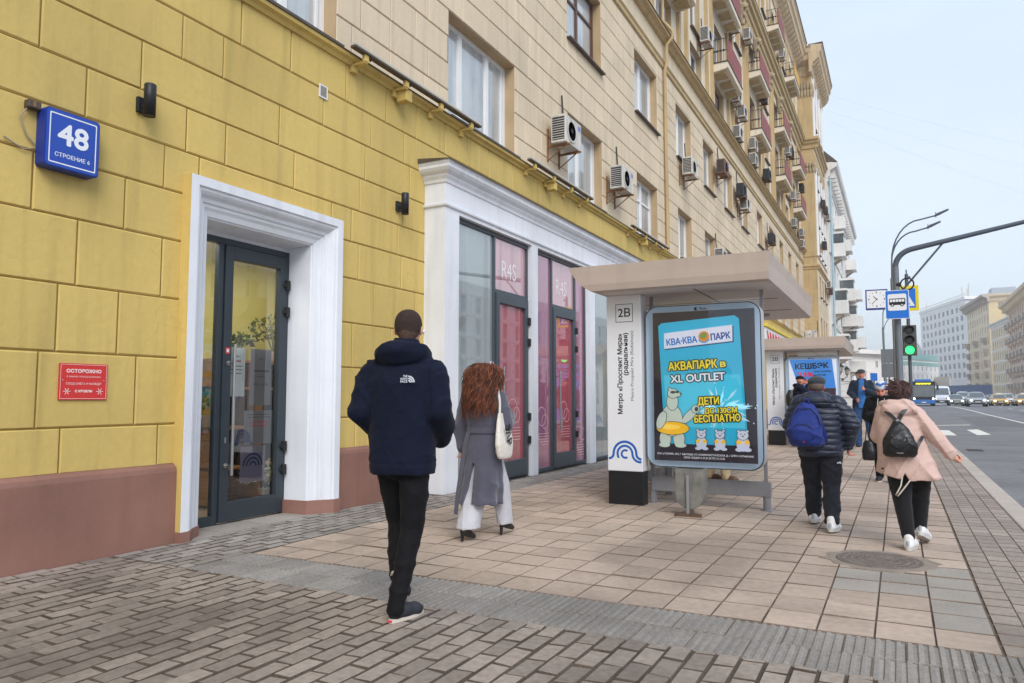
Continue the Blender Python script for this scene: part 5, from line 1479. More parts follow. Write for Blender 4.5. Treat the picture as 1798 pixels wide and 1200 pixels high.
def hand(a, l, th):
    du, dv = math.sin(a), math.cos(a); nu, nv = dv*th, -du*th
    b.poly([f(5.26 - du*.06 + nu, 6.135 - dv*.06 + nv, .008), f(5.26 - du*.06 - nu, 6.135 - dv*.06 - nv, .008), f(5.26 + du*l - nu, 6.135 + dv*l - nv, .008), f(5.26 + du*l + nu, 6.135 + dv*l + nv, .008)][::-1])
hand(math.radians(318), .2, .018); hand(math.radians(222), .31, .013)
b.build('dial', t)
b = MB(); b.use(m_poled); b.tube([(5.72, 39.95, 6.45), (5.98, 40.0, 6.47)], 0.025, 6); b.tube([(5.72, 39.95, 5.8), (5.98, 40.0, 5.85)], 0.025, 6); b.build('bracket', t)
# grey sign boards seen from behind
def board(x, y, z, w, h, n, label, m):
    t = thing('road_sign_board', label, 'road sign', (x, y, z)); b = MB(); b.use(m_pole); b.tube([(x, y+.1, 0.1), (x, y+.1, z+h)], 0.05, 8); b.build('post', t)
    for k in range(n):
        b = MB(); b.use(m); b.bbox(x-w/2, x+w/2, y, y+.03, z + k*(h/n)+.02, z + (k+1)*(h/n), 0.01); b.build('board', t)
board(5.58, 50.5, 2.55, .82, 1.75, 2, 'plain grey backs of two square road signs left of the gantry pole', m_pole)
board(4.60, 56, 2.45, .42, .55, 1, 'small blue road sign on a post behind the woman in the striped hat', m_sblue)
# overhead wires
m_wire = mat('wire', lin(190, 196, 204), 0.6, var=0)
for k, (a, c, sag, lab) in enumerate([((1.9, 57, 23.6), (37, 100, 25.5), 1.5, 'faint overhead wire from the end block cornice, topmost of the span wires'), ((1.9, 60, 23.4), (37, 100, 22.5), 1.5, 'faint overhead wire, middle of the span wires over the street'), ((1.9, 62, 23.2), (37, 100, 17.0), 1.2, 'faint overhead wire, lowest of the span wires over the street')]):
    P = [Vector(a).lerp(Vector(c), i/16) - Vector((0, 0, sag*math.sin(math.pi*i/16))) for i in range(17)]
    b = MB(); b.use(m_wire); b.tube(P, 0.005, 5); solo(b, 'overhead_wire', lab, 'wire', a, 'span wires over the street')
# ------------------------------------------------------------------ other buildings
def ray_pt(px, d, z=0.0):
    """a spot d metres out along the ground in the direction of picture column px"""
    a = (px - 899.0)/1292.0
    s_, c_ = math.sin(YAW), math.cos(YAW)
    return Vector((6.05 + d*(-s_ + a*c_), d*(c_ + a*s_), z))
m_far_w = mat('far_white_wall', lin(244, 241, 238), 0.8, var=0.05, vscale=0.1); m_far_c = mat('far_cream_wall', lin(232, 214, 186), 0.8, var=0.08, vscale=0.1, streak=0.1); m_far_b = mat('far_brown_wall', lin(216, 194, 176), 0.85, var=0.1, vscale=0.1)
m_far_d = mat('far_grey_stone', lin(192, 180, 168), 0.85, var=0.1, vscale=0.2); m_farg = mat('far_window_glass', lin(158, 157, 160), 0.25, var=0.45, vscale=0.25, spec=0.6); m_faro = mat('white_ornate_wall', lin(224, 222, 218), 0.8, var=0.08, vscale=0.3, streak=0.15); m_teal = mat('teal_trim', lin(150, 190, 186), 0.8, var=0.05)
m_roofm = mat('far_roof_metal', lin(176, 180, 186), 0.5, 0.2, var=0.08)
def face_map(A, Bp):
    A = Vector(A); Bp = Vector(Bp); d = (Bp-A); Ln = d.length; d.normalize(); n = Vector((d.y, -d.x, 0))
    return (lambda u, v, w: (A.x + d.x*u + n.x*w, A.y + d.y*u + n.y*w, v)), Ln
def far_face(t, A, Bp, z0, H, rows, cols, wm, win_w, win_h, base=4.0, glassm=None, u_pad=1.0, depth=0.2, rim=None, parts=True, bands=None, skip=0.0, seed=1):
    f, Ln = face_map(A, Bp)
    holes = []
    rg = random.Random(seed)
    for r in range(rows):
        zc = z0 + base + (H - base - 1.5)*(r + 0.5)/rows
        for c in range(cols):
            uc = u_pad + (Ln - 2*u_pad)*(c + 0.5)/cols
            if rg.random() < skip: continue
            holes.append((uc-win_w/2, uc+win_w/2, zc-win_h/2, zc+win_h/2))
    b = MB(); wall_sheet(b, f, 0, Ln, z0-1.5, z0+H, holes, depth, wm)
    if bands:
        b.use(bands)
        for r in range(rows+1):
            z = z0 + base + (H - base - 1.5)*r/rows
            b.prism([(0, z-.12), (Ln, z-.12), (Ln, z+.12), (0, z+.12)], f, 0.0, 0.10)
    b.build('wall', t)
    for h in holes:
        w = MB(); w.use(glassm or m_farg); w.quad(f(h[0], h[2], -depth+.01), f(h[1], h[2], -depth+.01), f(h[1], h[3], -depth+.01), f(h[0], h[3], -depth+.01))
        w.use(rim or m_whitef)
        mu = (h[0]+h[1])/2
        e = 0.06
        w.prism([(mu-e, h[2]), (mu+e, h[2]), (mu+e, h[3]), (mu-e, h[3])], f, -depth+.012, -depth+.06)
        w.prism([(h[0], h[2]-.1), (h[1], h[2]-.1), (h[1], h[2]), (h[0], h[2])], f, 0.0, 0.06)
        w.build('window', t)
    return f, Ln
def eave(t, A, Bp, z, over, m, h=0.8, name='cornice', brackets=0, ends=0.0):
    f, Ln = face_map(A, Bp)
    b = MB(); b.use(m)
    pr = [(0, z-h), (0.25*over, z-h*.8), (0.3*over, z-h*.45), (over*.9, z-h*.25), (over, z), (0, z+.15)]
    b.prism([(w, v) for w, v in pr], lambda u, v, w: f(w, v, u), -ends, Ln+ends)
    for k in range(brackets):
        u = Ln*(k+.5)/brackets; b.prism([(u-.2, z-h*.9), (u+.2, z-h*.9), (u+.2, z-h*.35), (u-.2, z-h*.35)], f, 0.0, over*.7)
    b.build(name, t)
def cap(t, pts, z, m, name='roof'):
    b = MB(); b.use(m); b.prism([(p[0], p[1]) for p in pts], lambda u, v, w: (u, v, w), z-.1, z+.25); b.build(name, t)
# white ornate building beyond the end block
A, Bp = (1.25, 67.3), (1.25, 100.0)
t = thing('ornate_building', 'white ornate building with jutting loggias beyond the ochre end block', 'building', (1.25, 84, 0))
f, Ln = far_face(t, A, Bp, 0, 21.5, 6, 9, m_faro, 1.1, 1.9, base=1.5, glassm=m_dkglass, bands=m_faro, depth=.3)
eave(t, A, Bp, 21.4, 0.9, m_faro, 1.3, brackets=24)
b = MB(); b.use(m_faro); b.quad((-9, 67.3, 0), (1.25, 67.3, 0), (1.25, 67.3, 21.5), (-9, 67.3, 21.5)); b.build('side_wall', t)
b = MB(); b.use(m_tin)
b.prism([(-9, 21.5), (2.1, 21.5), (0.4, 23.3), (-6, 23.6)], lambda u, v, w: (u, w, v), 67.3, 100); 
for y in (70.5, 79, 88): b.use(m_faro); b.prism([(y, 21.45), (y+3.4, 21.45), (y+3.4, 22.6), (y+1.7, 23.5), (y, 22.6)], lambda u, v, w: (w, u, v), 0.6, 1.5)
b.build('roof', t)
for k, (y, z, d_) in enumerate([(70.6, 14.0, 1.0), (70.8, 8.9, 1.1), (71.5, 4.9, 1.1), (79, 11, 1.3), (80.5, 8.6, 1.4), (81, 6.1, 1.3), (88, 9.2, 1.6), (90, 7, 1.7), (92, 4.4, 1.6), (74, 17.2, .9), (82, 16.5, 1.0), (90, 15.8, 1.0), (95, 13, 1.3)]):
    b = MB(); b.use(m_faro); b.bbox(1.25, 1.25+d_, y, y+2.2, z, z+1.05, 0.04); b.bbox(1.25, 1.25+d_+.08, y-.06, y+2.26, z-.16, z, 0.03)
    if k < 6: b.bbox(1.25, 1.25+d_, y, y+2.2, z+1.9, z+2.1, 0.03); b.use(m_dkglass); b.box(1.26, 1.20+d_, y+.05, y+2.15, z+1.05, z+1.9)
    b.use(m_far_d)
    for q in (.4, 1.8): b.prism([(1.25, z-.7), (1.25+d_*.8, z-.16), (1.25, z-.16)], lambda u, v, w: (u, w, v), y+q-.1, y+q+.1)
    b.build('balcony', t)
b = MB(); b.use(mat('pale_blue_pipe', lin(160, 186, 196), 0.5)); b.tube([(1.45, 67.9, 0.2), (1.45, 67.9, 21)], 0.10, 8); b.build('drain_pipe', t)
# lower block that closes the street on the left
A, Bp = ray_pt(1500, 165), ray_pt(1572, 172)
t = thing('pale_lowrise', 'pale low office block with a flat overhanging roof at the end of the pavement', 'building', (*((A+Bp)/2).xy, 0))
far_face(t, A, Bp, 0.2, 11.6, 3, 6, m_far_w, 0.9, 1.4, base=2.0, skip=.55, seed=4, depth=.15)
f, Ln = face_map(A, Bp); b = MB(); b.use(m_far_w); b.prism([(-1, 11.2), (Ln+1.2, 11.2), (Ln+1.2, 12.1), (-1, 12.1)], f, -9, 1.4); b.build('roof', t)
b = MB(); b.use(m_far_w); b.prism([(0, -1), (Ln, -1), (Ln, 11), (0, 11)], f, -9, -.4); b.build('rear_wall', t)
A, Bp = ray_pt(1575, 240), ray_pt(1650, 262)
t = thing('teal_trimmed_building', 'pale building with teal green attic trim behind the traffic light', 'building', (*((A+Bp)/2).xy, 0))
far_face(t, A, Bp, 0.2, 14.0, 4, 9, m_far_w, 0.8, 1.5, base=1.0, depth=.15, bands=m_far_w)
f, Ln = face_map(A, Bp); b = MB(); b.use(m_teal); b.prism([(0, 12.2), (Ln, 12.2), (Ln, 13.4), (0, 13.4)], f, 0.0, .12); b.prism([(0, 14.1), (Ln, 14.1), (Ln-1.5, 16.2), (1.5, 16.2)], f, -8, .3)
b.use(m_roofm); b.prism([(Ln*.42, 16.2), (Ln*.75, 16.2), (Ln*.6, 20.2)], f, -7, -1.0); b.build('roof', t)
b = MB(); b.use(m_far_w); b.prism([(0, -1), (Ln, -1), (Ln, 14), (0, 14)], f, -9, -.4); b.build('rear_wall', t)
# white ten-storey block
A, Bp = ray_pt(1622, 306), ray_pt(1703, 258)
t = thing('office_tower', 'white ten-storey office block with rows of grey windows across the road', 'building', (*((A+Bp)/2).xy, 0))
f, Ln = far_face(t, A, Bp, 0.2, 36, 8, 10, m_far_w, 2.4, 1.9, base=7.5, bands=m_far_w, depth=.3, u_pad=1.5)
C2 = Bp + Vector(((Bp-A).y, -(Bp-A).x, 0)).normalized()*-13.0
far_face(t, Bp, C2, 0.2, 36, 8, 1, mat('far_grey_white', lin(190, 192, 202), 0.8, var=0.05), 7.5, 1.9, base=7.5, bands=m_far_w, depth=.3)
b = MB(); b.use(m_far_w); b.prism([(-.5, 36), (Ln+.5, 36), (Ln+.5, 37.0), (-.5, 37.0)], f, -13.3, .4); b.use(m_far_d)
for k in range(28): u = Ln*(k+.5)/28; b.prism([(u-.06, 37), (u+.06, 37), (u+.06, 38.0), (u-.06, 38.0)], f, -.1, .0)
b.prism([(0, 38), (Ln, 38), (Ln, 38.1), (0, 38.1)], f, -.1, 0.0)
for u, h in ((2, 3.5), (Ln-8, 4.5), (Ln-2, 5.0), (Ln-3.2, 3)): b.prism([(u-.1, 37), (u+.1, 37), (u+.1, 37+h), (u-.1, 37+h)], f, -2, -1.8)
b.build('roof', t)
b = MB(); b.use(m_far_w); b.prism([(.1, -1), (Ln-.1, -1), (Ln-.1, 35.9), (.1, 35.9)], f, -13, -.5); b.build('core', t)
A2, B2 = ray_pt(1640, 250), ray_pt(1748, 205)
t = thing('hoarding', 'long blue grey hoarding in front of the white office block', 'hoarding', (*((A2+B2)/2).xy, 0))
f, Ln = face_map(ray_pt(1664, 225), ray_pt(1742, 205))
b = MB(); b.use(mat('hoarding_blue', lin(88, 104, 138), 0.6, var=0.06)); b.prism([(0, 0), (Ln, 0), (Ln, 4.9), (0, 4.9)], f, -.4, 0); b.build('panel', t)
b = MB(); b.use(m_npaper)
for u in (.6, 5.6): b.prism([(u, 2.0), (u+1.3, 2.0), (u+1.3, 3.1), (u, 3.1)], f, 0.0, .05)
b.build('notice', t)
t = thing('cream_annexe', 'plain cream ground floor annexe under the white office block', 'building', (*ray_pt(1640, 262).xy, 0))
f, Ln = face_map(ray_pt(1622, 268), ray_pt(1668, 250))
b = MB(); b.use(mat('annexe_cream', lin(220, 212, 200), 0.8, var=0.04)); b.prism([(0, -1), (Ln, -1), (Ln, 8.5), (0, 8.5)], f, -.5, 0); b.build('wall', t)
b = MB(); b.use(m_far_d); b.prism([(1, 3.6), (Ln-1, 3.6), (Ln-1, 4.0), (1, 4.0)], f, 0.0, .3); b.build('canopy', t)
# beige Stalin-era block across the road
A, Bp = ray_pt(1704, 236), ray_pt(1744, 205)
t = thing('cornice_building', 'tall cream building with a heavy roof cornice and dark balconies across the road', 'building', (*((A+Bp)/2).xy, 0))
f, Ln = far_face(t, A, Bp, 0.2, 30, 8, 9, m_far_c, 1.1, 2.0, base=2.5, depth=.3, bands=None)
C2 = Bp + Vector((12.5, -1.0, 0))
far_face(t, Bp, C2, 0.2, 30, 8, 3, mat('far_yellow_wall', lin(226, 204, 162), 0.8, var=0.05), .9, 1.6, base=2.5, depth=.25, skip=.75, seed=9)
eave(t, A, Bp, 30.2, 1.9, m_far_d, 2.4, ends=1.5, brackets=18); eave(t, Bp, C2, 30.2, 1.4, m_far_c, 2.2, ends=.5)
cap(t, [A, Bp, C2, C2 + Vector((3, 20, 0)), A + Vector((6, 10, 0))], 30.3, m_roofm)
b = MB(); b.use(m_roofm); b.bbox(*sorted((Bp.x+1, Bp.x+7)), *sorted((Bp.y+3, Bp.y+9)), 30.5, 32.5, .2); b.build('roof_hut', t)
for k, u in enumerate((1.5, Ln*.42, Ln*.82)):
    for r in range(5):
        z = 4.5 + r*3.2
        b = MB(); b.use(m_far_d if r == 4 or k == 0 else m_far_b); b.prism([(u-1.3, z), (u+1.3, z), (u+1.3, z+1.1), (u-1.3, z+1.1)], f, 0.0, 1.3 if r == 4 else .9); b.prism([(u-1.1, z-.8), (u+1.1, z-.8), (u+1.3, z), (u-1.3, z)], f, 0.0, .6); b.build('balcony', t)
A, Bp = ray_pt(1746, 196), ray_pt(1786, 172)
t = thing('stepped_building', 'lower pale building with a stepped top between two tall cream blocks', 'building', (*((A+Bp)/2).xy, 0))
f, Ln = far_face(t, A, Bp, 0.2, 20.5, 6, 9, m_far_c, .9, 1.7, base=1.5, depth=.25, bands=m_far_w)
eave(t, A, Bp, 20.5, 1.0, m_far_w, 1.0)
b = MB(); b.use(m_far_w); b.prism([(Ln*.45, 20.5), (Ln, 20.5), (Ln, 25.5), (Ln*.62, 25.5), (Ln*.62, 23.5), (Ln*.45, 23.5)], f, -9, -1.2); b.use(m_farg); b.prism([(Ln*.5, 21.3), (Ln*.6, 21.3), (Ln*.6, 23), (Ln*.5, 23)], f, -1.2, -1.15); b.build('attic', t)
b = MB(); b.use(m_far_c); b.prism([(0, -1), (Ln, -1), (Ln, 20.4), (0, 20.4)], f, -9, -.4); b.build('core', t)
A, Bp = ray_pt(1778, 165), ray_pt(1850, 120)
t = thing('balcony_building', 'brownish cream building stacked with dark bay balconies at the right edge', 'building', (*((A+Bp)/2).xy, 0))
f, Ln = far_face(t, A, Bp, 0.3, 21.6, 6, 15, m_far_b, 1.2, 2.0, base=1.5, depth=.3)
eave(t, A, Bp, 22.0, 1.8, m_far_c, 2.0, ends=1.4, brackets=30)
cap(t, [A, Bp, Bp + Vector((14, 6, 0)), A + Vector((14, 6, 0))], 22.1, m_roofm)
b = MB(); b.use(m_roofm); b.prism([(4, 22.3), (15, 22.3), (13, 24.5), (6, 24.5)], f, -8, -1); b.build('roof_hut', t)
for u in (2.5, 8.0, 13.5, 19, 24.5, 30, 36):
    for r in range(5):
        z = 3.2 + r*3.3
        b = MB(); b.use(m_far_d); b.prism([(u-1.2, z), (u+1.2, z), (u+1.2, z+1.05), (u-1.2, z+1.05)], f, 0.0, 1.2); b.use(m_far_b); b.prism([(u-1.2, z-.7), (u+1.2, z-.7), (u+1.2, z), (u-1.2, z)], f, 0.0, .7); b.build('balcony', t)
# houses facing the shopfronts, out of frame: what the glass reflects
A, Bp = Vector((46, 150, 0)), Vector((46, 30, 0))
t = thing('opposite_building', 'pale long building across the road that the shop windows mirror', 'building', (46, 90, 0))
far_face(t, A, Bp, 0, 17, 5, 30, m_far_w, 1.5, 2.2, base=1.0, depth=.3, bands=m_far_w)
b = MB(); b.use(m_far_w); b.box(46.6, 58, 30, 150, -.3, 17); b.build('core', t)

# ------------------------------------------------------------------ vehicles
m_tyre = mat('tyre', lin(36, 36, 38), 0.85, var=0.1); m_rim = mat('wheel_rim', lin(150, 152, 156), 0.4, 0.7, var=0.05); m_vgl = mat('vehicle_glass', (0.10, 0.12, 0.13), 0.05, var=0.2, spec=0.9, coat=0.5); m_vblk = mat('vehicle_black_trim', lin(40, 40, 44), 0.6, var=0.1)
m_hl = mat('lit_headlight', (0.9, 0.92, 0.95), 0.2, var=0, emit=((1, 0.97, 0.9), 2.5)); m_hld = mat('headlight_glass', lin(190, 196, 200), 0.15, var=0.05); m_plate = mat('number_plate', lin(214, 214, 210), 0.5)
def loft(mb, rings, caps=True):
    n = len(rings[0]); vs = [p for r in rings for p in r]; fs = []
    for i in range(len(rings)-1):
        for k in range(n):
            k2 = (k+1) % n; fs.append((i*n+k, i*n+k2, (i+1)*n+k2, (i+1)*n+k))
    mb.add(vs, fs, True)
    if caps: mb.add(rings[0], [tuple(range(n-1, -1, -1))]); mb.add(rings[-1], [tuple(range(n))])
def ring(y, hw, z0, z1, p=4.0, n=20, yw=0.0):
    R = []
    for k in range(n):
        q = 2*math.pi*k/n; c_, s_ = math.cos(q), math.sin(q)
        u = math.copysign(abs(c_)**(2/p), c_); v = math.copysign(abs(s_)**(2/p), s_)
        R.append((hw*u, y + yw*(1-abs(u)), (z0+z1)/2 + (z1-z0)/2*v))
    return R
def wheel(t, x, y, r, w=0.22):
    b = MB(); b.use(m_tyre); b.lathe((x, y, r), [(r*.62, -w/2), (r*.95, -w/2), (r, -w/2+.03), (r, w/2-.03), (r*.95, w/2), (r*.62, w/2)], 20, 'x')
    o = b.build('wheel', t, local=True)
    b = MB(); b.use(m_rim)
    for s_ in (-1, 1): b.lathe((x + s_*(w/2-.03), y, r), [(r*.63, 0), (r*.6, s_*.01), (0, s_*.015)], 14, 'x')
    for k in range(5):
        a = 2*math.pi*k/5; b.xf(Matrix.Translation((x, y, r)) @ Matrix.Rotation(a, 4, 'X')); b.box(-w/2+.01, w/2-.01, -.03, .03, 0, r*.6); b.xf(None)
    b.build('rim', o, local=True)
def car(label, pos, paint, L_=4.5, W=1.82, H=1.48, suv=False, cat='car', name='car', rz_=0.0, lit=True, taxi=False, grp='cars waiting across the road'):
    t = thing(name, label, cat, pos, grp, rz_)
    hw = W/2; gz = .20 if not suv else .26; bz = H*.60; hz = H*.56
    b = MB(); b.use(paint)
    y = [0, .06, .35, 1.1, 1.5, L_-1.1, L_-.25, L_]
    zb = [hz*.86, hz*.93, hz*.99, bz*.99, bz*1.04, bz*1.06, bz*.98, bz*.8]
    wv = [hw*.80, hw*.90, hw*.97, hw, hw, hw, hw*.95, hw*.82]
    loft(b, [ring(yy, w, gz + (.08 if i in (0, 7) else 0), z, 5.0, 24, .10 if i < 2 else (-.1 if i > 6 else 0)) for i, (yy, w, z) in enumerate(zip(y, wv, zb))])
    gh = [(1.05, hw*.84, bz*.98, bz*1.02), (1.75, hw*.74, bz*.95, H*.965), (2.3, hw*.73, bz*.95, H), (L_-1.35, hw*.72, bz*.95, H*.985), (L_-(.35 if suv else .7), hw*.72, bz*.95, H*(.93 if suv else .86)), (L_-.18 if suv else L_-.4, hw*.78, bz*.95, bz*1.05)]
    loft(b, [ring(a, w, z0, z1, 4.5, 20) for a, w, z0, z1 in gh])
    b.build('body', t, local=True)
    g = MB(); g.use(m_vgl)
    y0, y1 = 1.05, 1.75; w0, w1 = hw*.76, hw*.62; z0, z1 = bz*1.05, H*.945
    g.quad((-w0, y0+.0, z0), (w0, y0+.0, z0), (w1, y1-.04, z1+.005), (-w1, y1-.04, z1+.005)); g.build('windscreen', t, local=True)
    for s_ in (-1, 1):
        g = MB(); g.use(m_vgl); x = s_*hw*.755
        P = [(x*1.07, 1.35, bz*1.08), (x*1.06, L_-.9, bz*1.10), (x*.96, L_-1.3, H*.93), (x*.97, 1.95, H*.93)]
        g.poly(P if s_ > 0 else P[::-1]); g.build('side_window', t, local=True)
        h = MB(); h.use(m_hl if lit else m_hld); h.ball((s_*hw*.66, .075, hz*.76), (hw*.19, .10, .085 if not suv else .10)); h.build('headlight', t, local=True)
        m = MB(); m.use(paint); m.ball((s_*(hw+.09), 1.42, bz*1.12), (.10, .07, .075)); m.build('mirror', t, local=True)
    g = MB(); g.use(m_vblk); g.bbox(-hw*.42, hw*.42, -.055, .05, hz*.60, hz*.80, .01); g.bbox(-hw*.72, hw*.72, -.06, .06, gz+.10, gz+.22, .02); g.use(m_rim); g.box(-hw*.4, hw*.4, -.062, -.055, hz*.69, hz*.715); g.use(m_plate); g.box(-.26, .26, -.07, -.058, gz+.24, gz+.35); g.build('grille', t, local=True)
    if taxi:
        g = MB(); g.use(m_whitef); g.bbox(-.28, .28, 2.0, 2.2, H*.99, H+.14, .03); g.build('roof_light', t, local=True)
    r = .33 if not suv else .38
    for s_ in (-1, 1):
        for yy in (.85, L_-.85): wheel(t, s_*(hw-.10), yy, r)
    return t
def on_road(px, d):
    p = ray_pt(px, d); return (p.x, p.y, rz(p.y))
pc = lambda n, r, g, b_, metal=.3: mat('paint_'+n, lin(r, g, b_), 0.3, metal, var=0.03, spec=0.5, coat=0.6)
p_silver = pc('silver', 176, 180, 186); p_white = pc('white', 220, 222, 226, 0); p_taxi = pc('taxi_yellow', 222, 176, 92, 0); p_dark = pc('dark_grey', 84, 88, 98); p_beige = pc('beige', 168, 168, 158)
car('silver SUV with a lit headlight nearest in the row of waiting cars', on_road(1717, 84), p_silver, 4.6, 1.95, 1.72, True)
car('beige sedan with lit headlights between the white van and the silver SUV', on_road(1680, 93), p_beige)
car('dark grey car half hidden behind the silver SUV on its right', on_road(1743, 99), p_dark)
car('yellow taxi to the right of the silver SUV', on_road(1757, 91), p_taxi, taxi=True)
car('white car just behind the yellow taxi', on_road(1771, 98), p_white, 4.6, 1.86, 1.6, True, lit=False)
car('dark grey car between the two yellow taxis', on_road(1785, 101), p_dark, lit=False)
car('yellow taxi cut by the right edge of the view', on_road(1801, 90), p_taxi, taxi=True)
car('white car with a red roof box behind the beige sedan', on_road(1693, 104), p_white, 4.8, 1.9, 1.9, True, taxi=False)
# white van
p = on_road(1654, 95)
t = thing('van', 'white delivery van between the bus and the beige sedan', 'van', p)
b = MB(); b.use(p_white); loft(b, [ring(yy, w, .35, z, 6, 24) for yy, w, z in ((0, .82, 1.05), (.1, .95, 1.15), (.8, 1.0, 1.3), (1.0, 1.0, 1.4))]); loft(b, [ring(yy, w, .35, z, 7, 24) for yy, w, z in ((.85, .98, 1.35), (1.5, .97, 2.35), (1.8, .98, 2.55), (5.4, .98, 2.6), (5.5, .94, 2.5))]); b.build('body', t, local=True)
g = MB(); g.use(m_vgl); g.quad((-.88, .86, 1.42), (.88, .86, 1.42), (.80, 1.45, 2.28), (-.80, 1.45, 2.28)); g.build('windscreen', t, local=True)
g = MB(); g.use(m_vblk); g.bbox(-.9, .9, -.05, .1, .4, .72, .02); g.use(m_plate); g.box(-.26, .26, -.06, -.05, .5, .62); g.build('bumper', t, local=True)
for s_ in (-1, 1):
    h = MB(); h.use(m_hl); h.ball((s_*.72, .06, .92), (.17, .09, .12)); h.build('headlight', t, local=True)
    g = MB(); g.use(m_vblk); g.bbox(s_*1.15-.09, s_*1.15+.09, .95, 1.05, 1.4, 1.75, .02); g.build('mirror', t, local=True)
    for yy in (.95, 4.5): wheel(t, s_*.86, yy, .34)
# city bus
p = on_road(1622, 89)
t = thing('bus', 'blue and black city bus facing us behind the woman in the pink jacket', 'bus', p)
p_bblue = pc('bus_blue', 34, 104, 176, 0)
b = MB(); b.use(p_bblue); loft(b, [ring(yy, w, .30, z, 9, 28) for yy, w, z in ((0, 1.18, 2.9), (.06, 1.26, 3.0), (.4, 1.275, 3.05), (11.5, 1.275, 3.05), (11.7, 1.2, 2.95))]); b.bbox(-.9, .9, 1.0, 9, 3.0, 3.3, .1); b.build('body', t, local=True)
g = MB(); g.use(m_vblk); g.prism(rrect(-1.24, 1.24, .78, 3.0, .10), lambda u, v, w: (u, -w, v), -.02, .012); g.build('front_panel', t, local=True)
g = MB(); g.use(m_vgl); g.prism(rrect(-1.16, 1.16, 1.15, 2.52, .10), lambda u, v, w: (u, -w, v), .012, .02); g.build('windscreen', t, local=True)
g = MB(); g.use(mat('bus_display', lin(220, 220, 40), 0.5, var=0, emit=((.85, .85, .05), .8)))
for k in range(14):
    u = -.78 + k*.115; g.box(u, u+.08, -.022, -.014, 2.62 + .04*(k % 3 == 1), 2.82)
g.build('route_display', t, local=True)
g = MB(); g.use(p_bblue); g.bbox(-1.24, 1.24, -.05, .2, .32, .80, .04); g.use(m_plate); g.box(-.26, .26, -.06, -.05, .42, .54); g.build('bumper', t, local=True)
for s_ in (-1, 1):
    h = MB(); h.use(m_hl); h.ball((s_*1.0, -.03, .92), (.11, .05, .12)); h.build('headlight', t, local=True)
    g = MB(); g.use(m_vblk); g.tube([(s_*1.2, .05, 2.85), (s_*1.45, -.2, 2.75), (s_*1.48, -.2, 2.5)], .03, 6); g.bbox(s_*1.48-.11, s_*1.48+.11, -.26, -.16, 1.95, 2.55, .03); g.build('mirror', t, local=True)
    for yy in (2.6, 8.8): wheel(t, s_*1.1, yy, .48, .28)
